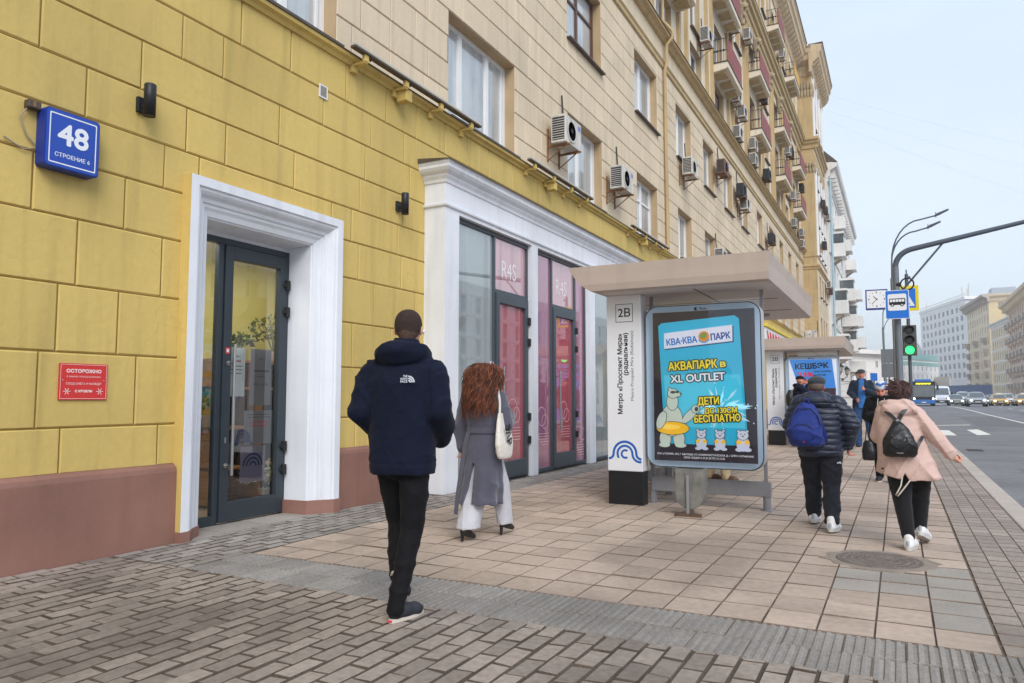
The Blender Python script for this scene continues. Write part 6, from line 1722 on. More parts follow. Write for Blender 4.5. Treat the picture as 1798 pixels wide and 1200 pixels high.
# ------------------------------------------------------------------ people: smooth solids grown on a distance grid
class SDF:
    def __init__(s, lo, hi, h):
        s.lo = np.array(lo, float); s.h = h
        s.n = np.maximum(4, np.ceil((np.array(hi) - s.lo)/h).astype(int) + 1)
        ax = [s.lo[i] + h*np.arange(s.n[i]) for i in range(3)]
        s.X, s.Y, s.Z = np.meshgrid(*ax, indexing='ij', sparse=True)
        s.D = np.full(s.n, 1.0, np.float32)
    def _sl(s, lo, hi, m):
        a = np.clip(np.floor((np.array(lo) - m - s.lo)/s.h).astype(int), 0, s.n)
        b = np.clip(np.ceil((np.array(hi) + m - s.lo)/s.h).astype(int) + 1, 0, s.n)
        return tuple(slice(i, j) for i, j in zip(a, b))
    def _loc(s, sl): return s.X[sl[0]], s.Y[:, sl[1]], s.Z[:, :, sl[2]]
    def _put(s, sl, d, k):
        A = s.D[sl]
        if k > 0:
            hh = np.maximum(k - np.abs(A - d), 0)/k
            s.D[sl] = np.minimum(A, d) - hh*hh*k*0.25
        else: s.D[sl] = np.minimum(A, d)
    def cone(s, a, b, ra, rb, k=0.03, sq=(1, 1, 1)):
        a = np.array(a, float); b = np.array(b, float); r = max(ra, rb)*max(1/min(sq), 1)
        sl = s._sl(np.minimum(a, b), np.maximum(a, b), r + k + .03)
        x, y, z = s._loc(sl)
        x = x*sq[0]; y = y*sq[1]; z = z*sq[2]; a = a*sq; b = b*sq
        ab = b - a; L2 = max((ab*ab).sum(), 1e-9)
        t = np.clip(((x-a[0])*ab[0] + (y-a[1])*ab[1] + (z-a[2])*ab[2])/L2, 0, 1)
        d = np.sqrt((x-a[0]-t*ab[0])**2 + (y-a[1]-t*ab[1])**2 + (z-a[2]-t*ab[2])**2) - (ra + (rb-ra)*t)
        s._put(sl, d.astype(np.float32), k); return s
    def chain(s, pts, rs, k=0.03, sq=(1, 1, 1)):
        P = np.array([tuple(p) for p in pts], float); r = max(rs)
        sl = s._sl(P.min(0), P.max(0), r + k + .03)
        x, y, z = s._loc(sl); d = None
        for i in range(len(P)-1):
            a, b = P[i], P[i+1]; ab = b - a; L2 = max((ab*ab).sum(), 1e-9)
            t = np.clip(((x-a[0])*ab[0] + (y-a[1])*ab[1] + (z-a[2])*ab[2])/L2, 0, 1)
            q = np.sqrt((x-a[0]-t*ab[0])**2 + (y-a[1]-t*ab[1])**2 + (z-a[2]-t*ab[2])**2) - (rs[i] + (rs[i+1]-rs[i])*t)
            d = q if d is None else np.minimum(d, q)
        s._put(sl, d.astype(np.float32), k); return s
    def ell(s, c, r, k=0.03, rx=0.0, ry=0.0, rzz=0.0, neg=False, p=2.0):
        c = np.array(c, float); R = np.array(Matrix.Rotation(rzz, 3, 'Z') @ Matrix.Rotation(ry, 3, 'Y') @ Matrix.Rotation(rx, 3, 'X'))
        m = max(r) + k + .03
        sl = s._sl(c - max(r), c + max(r), k + .03)
        x, y, z = s._loc(sl); x = x-c[0]; y = y-c[1]; z = z-c[2]
        u = (R[0,0]*x + R[1,0]*y + R[2,0]*z)/r[0]; v = (R[0,1]*x + R[1,1]*y + R[2,1]*z)/r[1]; w = (R[0,2]*x + R[1,2]*y + R[2,2]*z)/r[2]
        q = (np.abs(u)**p + np.abs(v)**p + np.abs(w)**p)**(1/p)
        d = (q - 1)*min(r)
        if neg: s._neg(sl, d.astype(np.float32), k)
        else: s._put(sl, d.astype(np.float32), k)
        return s
    def _neg(s, sl, d, k):
        A = s.D[sl]; d = -d
        hh = np.maximum(k - np.abs(A - d), 0)/k if k > 0 else 0
        s.D[sl] = np.maximum(A, d) + (hh*hh*k*0.25 if k > 0 else 0)
    def loft(s, rows, k=0.03, p=2.3):
        """rows: (z, cx, cy, rx, ry) sections, bottom to top"""
        rows = sorted(rows); zs = [r[0] for r in rows]; A = np.array(rows, float)
        mr = A[:, 3:5].max()
        sl = s._sl((A[:,1].min()-mr, A[:,2].min()-mr, zs[0]), (A[:,1].max()+mr, A[:,2].max()+mr, zs[-1]), k + .03)
        x, y, z = s._loc(sl); zz = z[0, 0]
        fine = np.linspace(zs[0], zs[-1], 120)
        def smooth(col):
            v = np.interp(fine, zs, A[:, col]); w = np.ones(9)/9
            vp = np.pad(v, 4, mode='edge'); return np.convolve(vp, w, 'valid')
        g = [np.interp(zz, fine, smooth(c))[None, None, :] for c in (1, 2, 3, 4)]
        q = (np.abs((x-g[0])/g[2])**p + np.abs((y-g[1])/g[3])**p)**(1/p)
        d = (q - 1)*np.minimum(g[2], g[3])
        d = np.maximum(d, np.maximum(zs[0]-z, z-zs[-1]))
        s._put(sl, d.astype(np.float32), k); return s
    def cut(s, fn, k=0.0):
        """keep where fn(x,y,z) < 0"""
        d = fn(s.X, s.Y, s.Z)
        d = np.broadcast_to(d, s.D.shape).astype(np.float32)
        hh = np.maximum(k - np.abs(s.D - d), 0)/k if k > 0 else 0
        s.D = np.maximum(s.D, d) + (hh*hh*k*0.25 if k > 0 else 0); return s
    def disp(s, fn): s.D = (s.D + fn(s.X, s.Y, s.Z)).astype(np.float32); return s
    def mesh(s, it=1):
        D = s.D; D[0], D[-1], D[:, 0], D[:, -1], D[:, :, 0], D[:, :, -1] = 1, 1, 1, 1, 1, 1
        I = D < 0
        c = sum(I[i:I.shape[0]-1+i, j:I.shape[1]-1+j, k:I.shape[2]-1+k].astype(np.int8) for i in (0, 1) for j in (0, 1) for k in (0, 1))
        act = (c > 0) & (c < 8)
        idx = np.full(act.shape, -1, np.int64); P = np.argwhere(act); idx[act] = np.arange(len(P))
        acc = np.zeros((len(P), 3)); cnt = np.zeros(len(P))
        cor = [(i, j, k) for i in (0, 1) for j in (0, 1) for k in (0, 1)]
        for a in cor:
            for ax in range(3):
                if a[ax]: continue
                b = list(a); b[ax] = 1
                da = D[P[:,0]+a[0], P[:,1]+a[1], P[:,2]+a[2]]; db = D[P[:,0]+b[0], P[:,1]+b[1], P[:,2]+b[2]]
                m = (da < 0) != (db < 0)
                t = np.where(m, da/np.where(m, da-db, 1), 0)
                q = np.array(a, float)[None, :].repeat(len(P), 0); q[:, ax] = t
                acc[m] += q[m]; cnt[m] += 1
        V = (P + acc/cnt[:, None])*s.h + s.lo
        F = []
        for ax in range(3):
            o = [0, 1, 2]; o.remove(ax); u, v = o
            A = np.swapaxes; sl0 = [slice(1, -1)]*3; sl0[ax] = slice(0, -1); sl1 = [slice(1, -1)]*3; sl1[ax] = slice(1, None)
            i0, i1 = I[tuple(sl0)], I[tuple(sl1)]
            E = np.argwhere(i0 != i1); off = np.ones(3, int); off[ax] = 0; Q = E + off
            flip = i0[tuple(E.T)]
            def at(du, dv):
                R = Q.copy(); R[:, u] += du; R[:, v] += dv; return idx[tuple(R.T)]
            q = np.stack([at(-1, -1), at(0, -1), at(0, 0), at(-1, 0)], 1)
            fl = flip if ax != 1 else ~flip
            q[~fl] = q[~fl][:, ::-1]
            F.append(q)
        F = np.concatenate(F)
        e = np.concatenate([F[:, [0, 1]], F[:, [1, 2]], F[:, [2, 3]], F[:, [3, 0]]])
        for _ in range(it):
            S = np.zeros_like(V); N = np.zeros(len(V))
            np.add.at(S, e[:, 0], V[e[:, 1]]); np.add.at(N, e[:, 0], 1)
            np.add.at(S, e[:, 1], V[e[:, 0]]); np.add.at(N, e[:, 1], 1)
            V = V*0.45 + 0.55*S/N[:, None]
        return V, F
    def build(s, name, parent, m, it=1, split=None):
        V, F = s.mesh(it)
        me = bpy.data.meshes.new(name); o = bpy.data.objects.new(name, me); COL.objects.link(o); o.parent = parent
        me.from_pydata(V.tolist(), [], F.tolist())
        ms = m if isinstance(m, list) else [m]
        for q in ms: me.materials.append(q)
        me.polygons.foreach_set('use_smooth', [True]*len(F))
        if split is not None:
            cen = V[F].mean(1); me.polygons.foreach_set('material_index', split(cen[:, 0], cen[:, 1], cen[:, 2]).astype(np.int32))
        me.update(); return o

def folds(amp, fx_=9, fy_=7, fz=11, seed=0):
    """cloth creases as layered warped waves"""
    r = np.random.RandomState(seed); ph = r.rand(8)*6.28
    def fn(x, y, z):
        w = 0.9*np.sin(fx_*.6*x + 3.1*z + ph[0]) + 0.7*np.sin(fz*.5*z + 2.3*y + ph[1])
        a = np.sin(fz*z*1.3 + fx_*x*1.2 + 2.2*w + ph[2])
        b = np.sin(fz*2.3*z - fx_*2.1*x + fy_*1.7*y + 1.6*w + ph[3])
        c = np.sin(fx_*3.4*x + fy_*3.0*y + fz*.9*z + 2.0*w + ph[4])
        return -amp*(0.85*(1-np.abs(a))**2.5 + 0.55*(1-np.abs(b))**2.5 + 0.16*c - 0.3)
    return fn
m_skin = mat('skin', lin(212, 158, 136), 0.55, var=0.08, vscale=14, spec=0.35); m_skinr = mat('ruddy_skin', lin(200, 132, 112), 0.55, var=0.12, vscale=16, spec=0.35)
m_eye = mat('eye_dark', (0.02, 0.016, 0.014), 0.3, var=0); m_lip = mat('lips', lin(160, 84, 78), 0.5, var=0)
def cloth(n, r, g, b_, rough=0.8, fold=0.35, bs=350, bump=0.12, sheen=0.15, var=0.10, spec=0.25): return mat('cloth_'+n, lin(r, g, b_), rough, var=var, vscale=7, bump=bump, bscale=bs, spec=spec, sheen=sheen, fold=fold)

def head_prims(S, c, yaw, s_, k=0.02, pitch=0.0):
    """skull, jaw, nose, brow, ears; c = skull centre, facing +Y turned by yaw"""
    M = Matrix.Rotation(yaw, 3, 'Z') @ Matrix.Rotation(pitch, 3, 'X')
    T = lambda x, y, z: tuple(Vector(c) + M @ (Vector((x, y, z))*s_))
    S.ell(T(0, -.012, .02), (.077*s_, .098*s_, .098*s_), k, pitch, 0, yaw)
    S.ell(T(0, .028, -.045), (.062*s_, .068*s_, .080*s_), k, pitch, 0, yaw)
    S.ell(T(0, .060, -.092), (.030*s_, .030*s_, .026*s_), k, pitch, 0, yaw)
    S.cone(T(0, .088, .012), T(0, .110, -.030), .009*s_, .015*s_, .012*s_/1)
    S.ell(T(0, .080, .030), (.052*s_, .014*s_, .012*s_), .015, pitch, 0, yaw)
    for q in (-1, 1):
        S.ell(T(q*.031, .088, .008), (.017*s_, .012*s_, .012*s_), .008, neg=True)
        S.ell(T(q*.046, .062, -.03), (.020*s_, .020*s_, .020*s_), .02)
        S.ell(T(q*.080, -.010, -.012), (.010*s_, .020*s_, .032*s_), .006, pitch, 0, yaw + q*.35)
    S.ell(T(0, .090, -.062), (.024*s_, .010*s_, .008*s_), .008)
    return T
def hand_prims(S, w, d, side, s_=1.0, curl=0.6, k=0.008, thumb_dir=None):
    """palm, four bent fingers of unequal length and a thumb; w = wrist, d = direction of the forearm, side = towards the thumb"""
    w = Vector(w); d = Vector(d).normalized(); u = Vector(side); u = (u - d*u.dot(d)).normalized(); nrm = d.cross(u).normalized()
    S.cone(w, w + d*.035*s_, .026*s_, .030*s_, k)
    for j, (o, L_) in enumerate(((.027, .075), (.009, .083), (-.009, .077), (-.026, .060))):
        a = w + d*.045*s_ + u*o*s_*.8; b = w + d*.088*s_ + u*o*s_
        S.cone(a, b, .015*s_, .0115*s_, .012)
        p = b; ang = curl*.6
        for seg, rr in ((.45, .0095), (.32, .0085), (.26, .0075)):
            ang += curl*.55
            q = p + (d*math.cos(ang) + nrm*math.sin(ang))*L_*seg*s_
            S.cone(p, q, (rr+.001)*s_, rr*s_, .004); p = q
    a = w + d*.025*s_ + u*.024*s_; b = a + (d*.55 + u*.75 + nrm*.25).normalized()*.045*s_; c = b + (d*.85 + u*.2 + nrm*.45).normalized()*.034*s_
    S.cone(a, b, .015*s_, .011*s_, .012); S.cone(b, c, .0105*s_, .008*s_, .004)

def body(t, J, skin, s_=1.0, h=0.009, yaw=0.0, pitch=0.0, curl=0.6, hands=(True, True)):
    """one continuous body under the clothes from the joints J"""
    pts = [p for p in J.values()]
    lo = [min(p[i] for p in pts) - .22 for i in range(3)]; hi = [max(p[i] for p in pts) + .22 for i in range(3)]
    lo[2] = min(lo[2], -.02)
    S = SDF(lo, hi, h)
    hd = Vector(J['head']); ch = Vector(J['chest']); pe = Vector(J['pelvis'])
    S.chain([pe, (pe+ch)/2, ch], [.11*s_, .10*s_, .11*s_], .05)
    S.chain([ch + Vector((0, 0, .08)), hd - Vector((0, 0, .07*s_))], [.065*s_, .052*s_], .03)
    for q in 'LR':
        sg = -1 if q == 'L' else 1
        S.chain([ch + Vector((0, 0, .08)), J['sh'+q], J['el'+q], J['wr'+q]], [.08*s_, .052*s_, .042*s_, .026*s_], .02)
        S.chain([pe, J['hp'+q], J['kn'+q], J['an'+q], Vector(J['an'+q]).lerp(Vector(J['to'+q]), .55) + Vector((0, 0, .012))], [.095*s_, .075*s_, .045*s_, .028*s_, .014*s_], .03)
        if hands[sg > 0]:
            d = Vector(J['wr'+q]) - Vector(J['el'+q]); hand_prims(S, J['wr'+q], d, J.get('th'+q, (0, 1, 0)), s_, curl if sg > 0 else -curl)
    T = head_prims(S, hd, yaw, s_, pitch=pitch)
    o = S.build('body', t, skin)
    return o, T
def face_marks(t, T, s_, brow=(60, 48, 42)):
    for q in (-1, 1):
        b = MB(); b.use(m_eye); b.ball(T(q*.031, .086, .010), (.011*s_, .008*s_, .006*s_), 8, 6); b.build('eye', t, local=True)
        b = MB(); b.use(mat('brow_%d' % brow[0], lin(*brow), 0.8)); b.tube([T(q*.050, .080, .030), T(q*.032, .094, .036), T(q*.014, .096, .031)], .0045*s_, 6); b.build('eyebrow', t, local=True)
    b = MB(); b.use(m_lip); b.ball(T(0, .099, -.063), (.021*s_, .006*s_, .005*s_), 10, 6); b.build('mouth', t, local=True)
def shoe(t, heel, toe, m, m_sole, s_=1.0, hi=0.075, h=0.006, name='shoe', z0=0.0, tab=None):
    """low shoe from heel to toe (points on the sole line)"""
    a = Vector(heel); c = Vector(toe); d = (c-a); L_ = d.length; d.normalize()
    e = MB()
    up = Vector((0, 0, 1)) - d*d.z; up.normalize(); sd = d.cross(up)
    S = SDF([min(a[i], c[i]) - .12 for i in range(3)], [max(a[i], c[i]) + .16 for i in range(3)], h)
    P = lambda u, z, x=0.0: a + d*(L_*u) + up*z + sd*x
    S.cone(P(.14, .045), P(.40, .050, .004), .036*s_, .038*s_, .03); S.cone(P(.40, .046, .004), P(.72, .036, .006), .039*s_, .041*s_, .03); S.cone(P(.72, .034, .006), P(.90, .030), .040*s_, .026*s_, .03)
    S.cone(P(.16, .055), P(.20, hi + .03), .034*s_, .038*s_, .02); S.cone(P(.3, .07), P(.5, .055), .030*s_, .028*s_, .03)
    n = np.array(up); o = np.array(a)
    S.cut(lambda x, y, z: (-( (x-o[0])*n[0] + (y-o[1])*n[1] + (z-o[2])*n[2]) + .016), .004)
    sh = S.build(name, t, m, 1)
    out = []
    for k in range(28):
        q = 2*math.pi*k/28; u = .5 + .5*math.cos(q)*1.03; wd = (.036 + .012*max(0, math.sin(math.pi*min(1, max(0, (u-.25)/.75))))) * math.copysign(abs(math.sin(q))**.7, math.sin(q))
        out.append((u, wd*s_))
    vs = [P(u, 0.0, x) for u, x in out] + [P(u, .024 - .006*u, x*1.02) for u, x in out]
    b = MB(); b.use(m_sole); nn = len(out)
    b.add(vs, [(i, (i+1) % nn, nn+(i+1) % nn, nn+i) for i in range(nn)], True); b.add(vs, [tuple(range(nn-1, -1, -1)), tuple(range(nn, 2*nn))])
    b.build('sole', sh, local=True)
    if tab:
        b = MB(); b.use(tab); b.tube([P(.030, .040), P(.020, .060), P(.040, .085)], [.012*s_, .016*s_, .012*s_], 8)
        b.tube([P(.30, .030, .044*s_), P(.45, .052, .040*s_), P(.62, .030, .046*s_)], .006, 6); b.tube([P(.30, .030, -.044*s_), P(.45, .052, -.040*s_), P(.62, .030, -.046*s_)], .006, 6)
        b.build('heel_tab', sh, local=True)
    return sh
def trousers(t, J, m, rt, rk, ra, s_=1.0, h=0.009, fold=0.010, hem=0.03, seed=1, waist=None, sq=(1, 1, 1), ko=0.0):
    pts = [J[k+q] for k in ('hp', 'kn', 'an') for q in 'LR'] + [J['pelvis']]
    S = SDF([min(p[i] for p in pts) - .22 for i in range(3)], [max(p[i] for p in pts) + .2 for i in range(3)], h)
    pe = Vector(J['pelvis'])
    S.ell(pe + Vector((0, -.01, .0)), (waist or .17*s_, .125*s_, .14*s_), .04)
    for q in 'LR':
        hp, kn, an = Vector(J['hp'+q]), Vector(J['kn'+q]), Vector(J['an'+q])
        mid = hp.lerp(kn, .5); calf = kn.lerp(an, .35)
        end = an + (an-kn).normalized()*hem
        S.chain([hp, mid, kn, calf, end], [rt, (rt+rk)*.52, rk, (rk*.55+ra*.45)*1.04, ra], .02)
    S.disp(folds(fold, 10, 9, 13, seed))
    return S.build('trousers', t, m)
def V3(*a): return Vector(a)
# ---- man in the navy parka, nearest the camera
t = thing('person', 'man in a dark navy hooded parka and slim black trousers striding away, nearest the camera', 'person', (3.22, 3.88, 0), rz=.22)
J = dict(head=(0, .07, 1.800), chest=(0, 0, 1.36), pelvis=(0, -.01, .97),
         shL=(-.20, 0, 1.52), shR=(.20, 0, 1.52), elL=(-.262, -.05, 1.27), elR=(.255, -.02, 1.27), wrL=(-.225, .14, 1.10), wrR=(.22, .16, 1.10),
         hpL=(-.09, 0, .95), hpR=(.09, -.01, .95), knL=(-.08, .13, .54), knR=(.075, -.02, .52), anL=(-.03, .0, .26), anR=(.05, -.19, .10), toL=(-.025, .06, .10), toR=(.10, -.05, .045))
body(t, J, m_skin, 1.04, 0.008, yaw=.25, hands=(False, False))
m_navy = cloth('navy_shell', 15, 22, 42, 0.85, .30, 420, .10, .03, .12, .18); m_blk = cloth('black_trousers', 14, 14, 18, 0.85, .45, sheen=.02); m_hairs = mat('short_brown_hair', lin(62, 46, 40), 0.85, var=0.25, vscale=60, bump=.8, bscale=500)
S = SDF((-.5, -.36, .82), (.5, .36, 1.82), 0.0075)
S.loft([(.865, 0, -.005, .205, .155), (.90, 0, -.005, .214, .162), (.93, 0, -.005, .214, .162), (1.10, 0, 0, .212, .158), (1.3, 0, 0, .215, .160), (1.45, 0, -.005, .222, .158), (1.53, 0, 0, .19, .135), (1.60, 0, .01, .11, .10)], .02, 2.5)
for q, sg in (('L', -1), ('R', 1)):
    sh, el, wr = V3(*J['sh'+q]), V3(*J['el'+q]), V3(*J['wr'+q])
    S.chain([sh + V3(-sg*.05, 0, 0), sh + V3(sg*.012, -.01, -.02), sh.lerp(el, .55) + V3(sg*.01, -.01, 0), el + V3(sg*.005, -.02, -.01), el.lerp(wr, .55), wr + V3(-sg*.03, .02, -.02)], [.096, .094, .089, .083, .077, .068], .035)
S.chain([(-.07, .02, 1.60), (0, -.03, 1.63), (.07, .02, 1.60)], [.085, .09, .085], .04)
S.loft([(1.54, 0, .02, .105, .10), (1.64, 0, .04, .098, .10), (1.715, 0, .05, .083, .093), (1.735, 0, .05, .076, .086)], .03)
# the hood lying on the back
S.ell((0, -.085, 1.615), (.150, .085, .072), .025, .35); S.chain([(-.135, .02, 1.60), (-.13, -.05, 1.63), (-.07, -.13, 1.645), (0, -.15, 1.65), (.07, -.13, 1.645), (.13, -.05, 1.63), (.135, .02, 1.60)], [.05, .055, .052, .05, .052, .055, .05], .02)
fo = folds(.012, 7, 6, 9, 3)
S.disp(lambda x, y, z: fo(x, y, z)*(0.35 + 1.0*np.clip((np.abs(x)-.15)/.15, 0, 1) + .8*np.clip((z-1.56)/.06, 0, 1)) + .004*np.exp(-((z-.935)/.007)**2) + .005*np.exp(-((np.abs(x) - .205 - .10*np.clip(1.5-z, 0, .3))/.008)**2)*(z > 1.25) + .006*np.exp(-((z - 1.575 - .25*(y+.03))/.010)**2)*(y < 0))
jk = S.build('parka', t, m_navy, 1)
S = SDF((-.16, -.12, 1.66), (.16, .24, 2.0), 0.006)
hd = V3(*J['head']); M3 = Matrix.Rotation(.25, 3, 'Z'); s_ = 1.04
q = hd + M3 @ V3(0, -.014, .022)*s_
S.ell(q, (.086*s_, .105*s_, .100*s_), 0, 0, 0, .25, p=2.2)
S.cone(hd + M3 @ V3(0, -.075, -.03), hd + M3 @ V3(0, -.07, -.085), .045, .038, .03)
fwd = M3 @ V3(0, 1, 0); 
S.cut(lambda x, y, z: ((x-hd.x)*fwd.x + (y-hd.y)*fwd.y - .055 - .6*(z-hd.z-.06)), .01)
S.cut(lambda x, y, z: np.where(((x-hd.x)*fwd.x + (y-hd.y)*fwd.y) > -.030, (hd.z + .012 - z), (hd.z - .085 - z)), .008)
S.disp(lambda x, y, z: .0014*np.sin(230*x+90*z)*np.sin(210*y+60*z))
S.build('hair', t, [m_hairs, mat('clipped_hair', lin(104, 80, 68), 0.85, var=0.3, vscale=60, bump=.8, bscale=500)], 1, split=lambda x, y, z: (z < 1.775 + .006*np.sin(60*x)).astype(int))
T = lambda x, y, z: tuple(hd + M3 @ (V3(x, y, z)*1.04))
b = MB(); b.use(m_let); b.ball(T(.094, .006, -.016), (.009, .010, .011), 8, 6); b.tube([T(.094, .010, -.018), T(.094, .016, -.048)], .0038, 6); b.build('earbud', t, local=True)
# shoulder-blade logo: three lines of lettering and a ribbed dome
def onback(u, v, w): return (.075 + u, -.163 - w - .02*(u) , 1.455 + v)
b = MB(); b.use(mat('logo_white', lin(206, 212, 226), 0.7, var=0))
for k, s2 in enumerate(('THE', 'NORTH', 'FACE')): b.text(s2, lambda u, v, w: onback(u, v, w), .022, .020 - k*.0165, .0185, .004, 'R', bold=.03, fit=.030 if k == 0 else .048)
for r in (.013, .026, .039): arch(b, onback, .028, -.014, r, .009, .004, 10, 0.05, math.pi/2)
b.build('chest_logo', jk, local=True)
trousers(t, J, m_blk, .100, .074, .053, 1.04, .0075, .010, .03, 5, .155)
m_shoeb = mat('dark_canvas_shoe', lin(44, 46, 54), 0.7, var=.15, vscale=20, bump=.2); m_sole_w = mat('off_white_sole', lin(206, 196, 184), 0.6, var=.08, vscale=20)
sh = shoe(t, (.035, -.245, 0.0), (.13, .03, 0.0), m_shoeb, m_sole_w, 1.05, .085)
shoe(t, (-.03, -.07, .25), (-.02, .09, .03), m_shoeb, m_sole_w, 1.0, .085)
b = MB(); b.use(m_inkr); b.bbox(.02, .05, -.253, -.246, .006, .020, .001); b.build('heel_tab', sh, local=True)

# ---- woman with curly hair in the long grey coat
t = thing('person', 'woman with long curly auburn hair in a belted grey coat and wide white trousers', 'person', (2.45, 6.25, 0))
J = dict(head=(-.0, .02, 1.55), chest=(0, 0, 1.18), pelvis=(0, 0, .86), shL=(-.165, 0, 1.345), shR=(.165, 0, 1.345), elL=(-.225, -.03, 1.07), elR=(.235, .02, 1.09), wrL=(-.24, .0, .85), wrR=(.17, .20, 1.16),
         hpL=(-.085, 0, .86), hpR=(.085, 0, .86), knL=(-.07, -.05, .47), knR=(.10, .16, .47), anL=(-.045, -.21, .12), anR=(.11, .22, .13), toL=(-.04, -.07, .03), toR=(.12, .36, .04), thL=(.3, 1, 0))
body(t, J, m_skin, .92, .009, curl=.9)
m_coat = cloth('grey_wool', 84, 84, 98, .9, .25, 500, .25, .35, .1, .1); m_wtr = cloth('white_denim', 190, 190, 198, .85, .35, 400, .15)
S = SDF((-.45, -.42, .26), (.45, .42, 1.5), .008)
S.loft([(.335, -.02, -.03, .225, .20), (.45, -.015, -.025, .21, .185), (.65, 0, -.01, .195, .170), (.84, 0, 0, .180, .150), (.95, 0, 0, .158, .128), (1.02, 0, 0, .150, .118), (1.10, 0, 0, .165, .128), (1.25, 0, 0, .185, .135), (1.34, 0, 0, .165, .115), (1.40, 0, 0, .10, .085)], .02, 2.4)
for q, sg in (('L', -1), ('R', 1)):
    a, e, w = V3(*J['sh'+q]), V3(*J['el'+q]), V3(*J['wr'+q])
    S.chain([a, a.lerp(e, .5) + V3(sg*.012, 0, 0), e + V3(sg*.01, -.01, 0), e.lerp(w, .5), e.lerp(w, .93)], [.080, .076, .074, .070, .066], .03)
    S.disp(lambda x, y, z: 0*x) if False else None
fo = folds(.013, 9, 7, 7, 8)
S.disp(lambda x, y, z: fo(x, y, z)*(.5 + .7*(np.abs(x) > .17)) + .010*np.sin(17*np.arctan2(x, y-.02)*.6 + 1.2)*np.clip((.9-z)/.5, 0, 1))
S.cut(lambda x, y, z: -np.maximum(np.maximum(np.abs(x + .015 + .10*(.75-z)) - .012 - .16*np.clip(.72-z, 0, 1)*.55, z-.72), y + .06) + 0*x, .006)
ct = S.build('coat', t, m_coat, 1)
def ringband(S_rows, z0, z1, extra, m, name, parent, c=(0, 0)):
    b = MB(); b.use(m); n = 40; vs = []
    for z in (z0, z1):
        for k in range(n):
            q = 2*math.pi*k/n; rx, ry = S_rows; vs.append((c[0] + (rx+extra)*math.copysign(abs(math.cos(q))**.85, math.cos(q)), c[1] + (ry+extra)*math.copysign(abs(math.sin(q))**.85, math.sin(q)), z))
    b.add(vs, [(k, (k+1) % n, n+(k+1) % n, n+k) for k in range(n)], True); return b.build(name, parent, local=True)
ringband((.158, .126), 1.005, 1.065, .008, m_coat, 'belt', ct)
b = MB(); b.use(m_coat)
for off in (0, .02): b.xf(None); P = [V3(-.115 + off, -.125, 1.03), V3(-.135 + off, -.155, .90), V3(-.15 + off, -.19, .7), V3(-.16 + off*.5, -.225, .45), V3(-.165, -.24, .24)]
vs = []
for p in P: vs += [p + V3(-.022, 0, 0), p + V3(.022, -.004, 0), p + V3(.022, .006, 0), p + V3(-.022, .01, 0)]
fs = []
for i in range(4):
    for k in range(4): fs.append((4*i+k, 4*i+(k+1) % 4, 4*i+4+(k+1) % 4, 4*i+4+k))
b.add(vs, fs); b.build('belt_tail', ct, local=True)
# wide trousers
S = SDF((-.36, -.45, .0), (.40, .46, .95), .008)
S.loft([(.115, -.05, -.195, .108, .125), (.17, -.055, -.175, .106, .122), (.30, -.06, -.10, .102, .12), (.5, -.075, -.03, .10, .115), (.85, -.07, 0, .10, .12)], .01, 2.3)
S.loft([(.11, .12, .22, .072, .090), (.3, .115, .19, .078, .096), (.5, .10, .13, .092, .11), (.85, .08, 0, .10, .12)], .01, 2.3)
S.disp(folds(.008, 12, 9, 6, 4)); S.build('trousers', t, m_wtr, 1)
m_boot = mat('black_leather_boot', lin(24, 23, 25), .45, var=.1, spec=.5)
for hl, to in (((-.055, -.275, .062), (-.035, -.09, .0)), ((.105, .19, .09), (.13, .39, .02))):
    a, c = V3(*hl), V3(*to); S = SDF([min(a[i], c[i])-.09 for i in range(3)], [max(a[i], c[i])+.2 for i in range(3)], .006)
    d = (c-a).normalized()
    S.chain([a + V3(0, .05, .09), a + V3(0, .015, .03), a.lerp(c, .45) + V3(0, 0, .03), c + V3(0, 0, .022) - d*.03], [.046, .040, .037, .024], .03)
    bt = S.build('boot', t, m_boot, 1); b = MB(); b.use(m_boot); b.tube([a + V3(0, -.012, .02), a + V3(0, -.02, -.054 if hl[2] < .08 else -.085)], [.022, .011], 8); b.build('heel', bt, local=True)
# tote bag
m_tote = cloth('natural_canvas', 214, 208, 200, .9, .5, 500, .2)
bg = thing('tote_bag', 'natural canvas tote bag with black letters on the curly haired woman shoulder', 'bag', (2.45, 6.25, 0))
S = SDF((.1, -.28, .70), (.42, .22, 1.24), .006)
S.loft([(.770, .262, -.05, .024, .095), (.79, .262, -.05, .034, .125), (.90, .258, -.05, .042, .150), (1.0, .25, -.045, .034, .140), (1.12, .238, -.04, .022, .112), (1.20, .232, -.03, .014, .090)], 0, 2.8)
S.build('bag_body', bg, m_tote, 1)
b = MB(); b.use(m_tote)
for y0, y1 in ((-.10, -.035), (.04, .02)): b.tube([(.235, y0, 1.18), (.225, (y0*2+y1)/3, 1.30), (.185, y1, 1.425), (.14, y1 + .03, 1.41)], .012, 6)
b.build('strap', bg, local=True)
b = MB(); b.use(m_pblk); fb = lambda u, v, w: (.258 + .050*math.sqrt(max(.05, 1 - (u/.16)**2)) + w, -.05 + u, .90 + v)
b.text('ЗАР', fb, -.05, .085, .13, .004, bold=.03, rot=-1.3, fit=.20); b.build('lettering', bg, local=True)
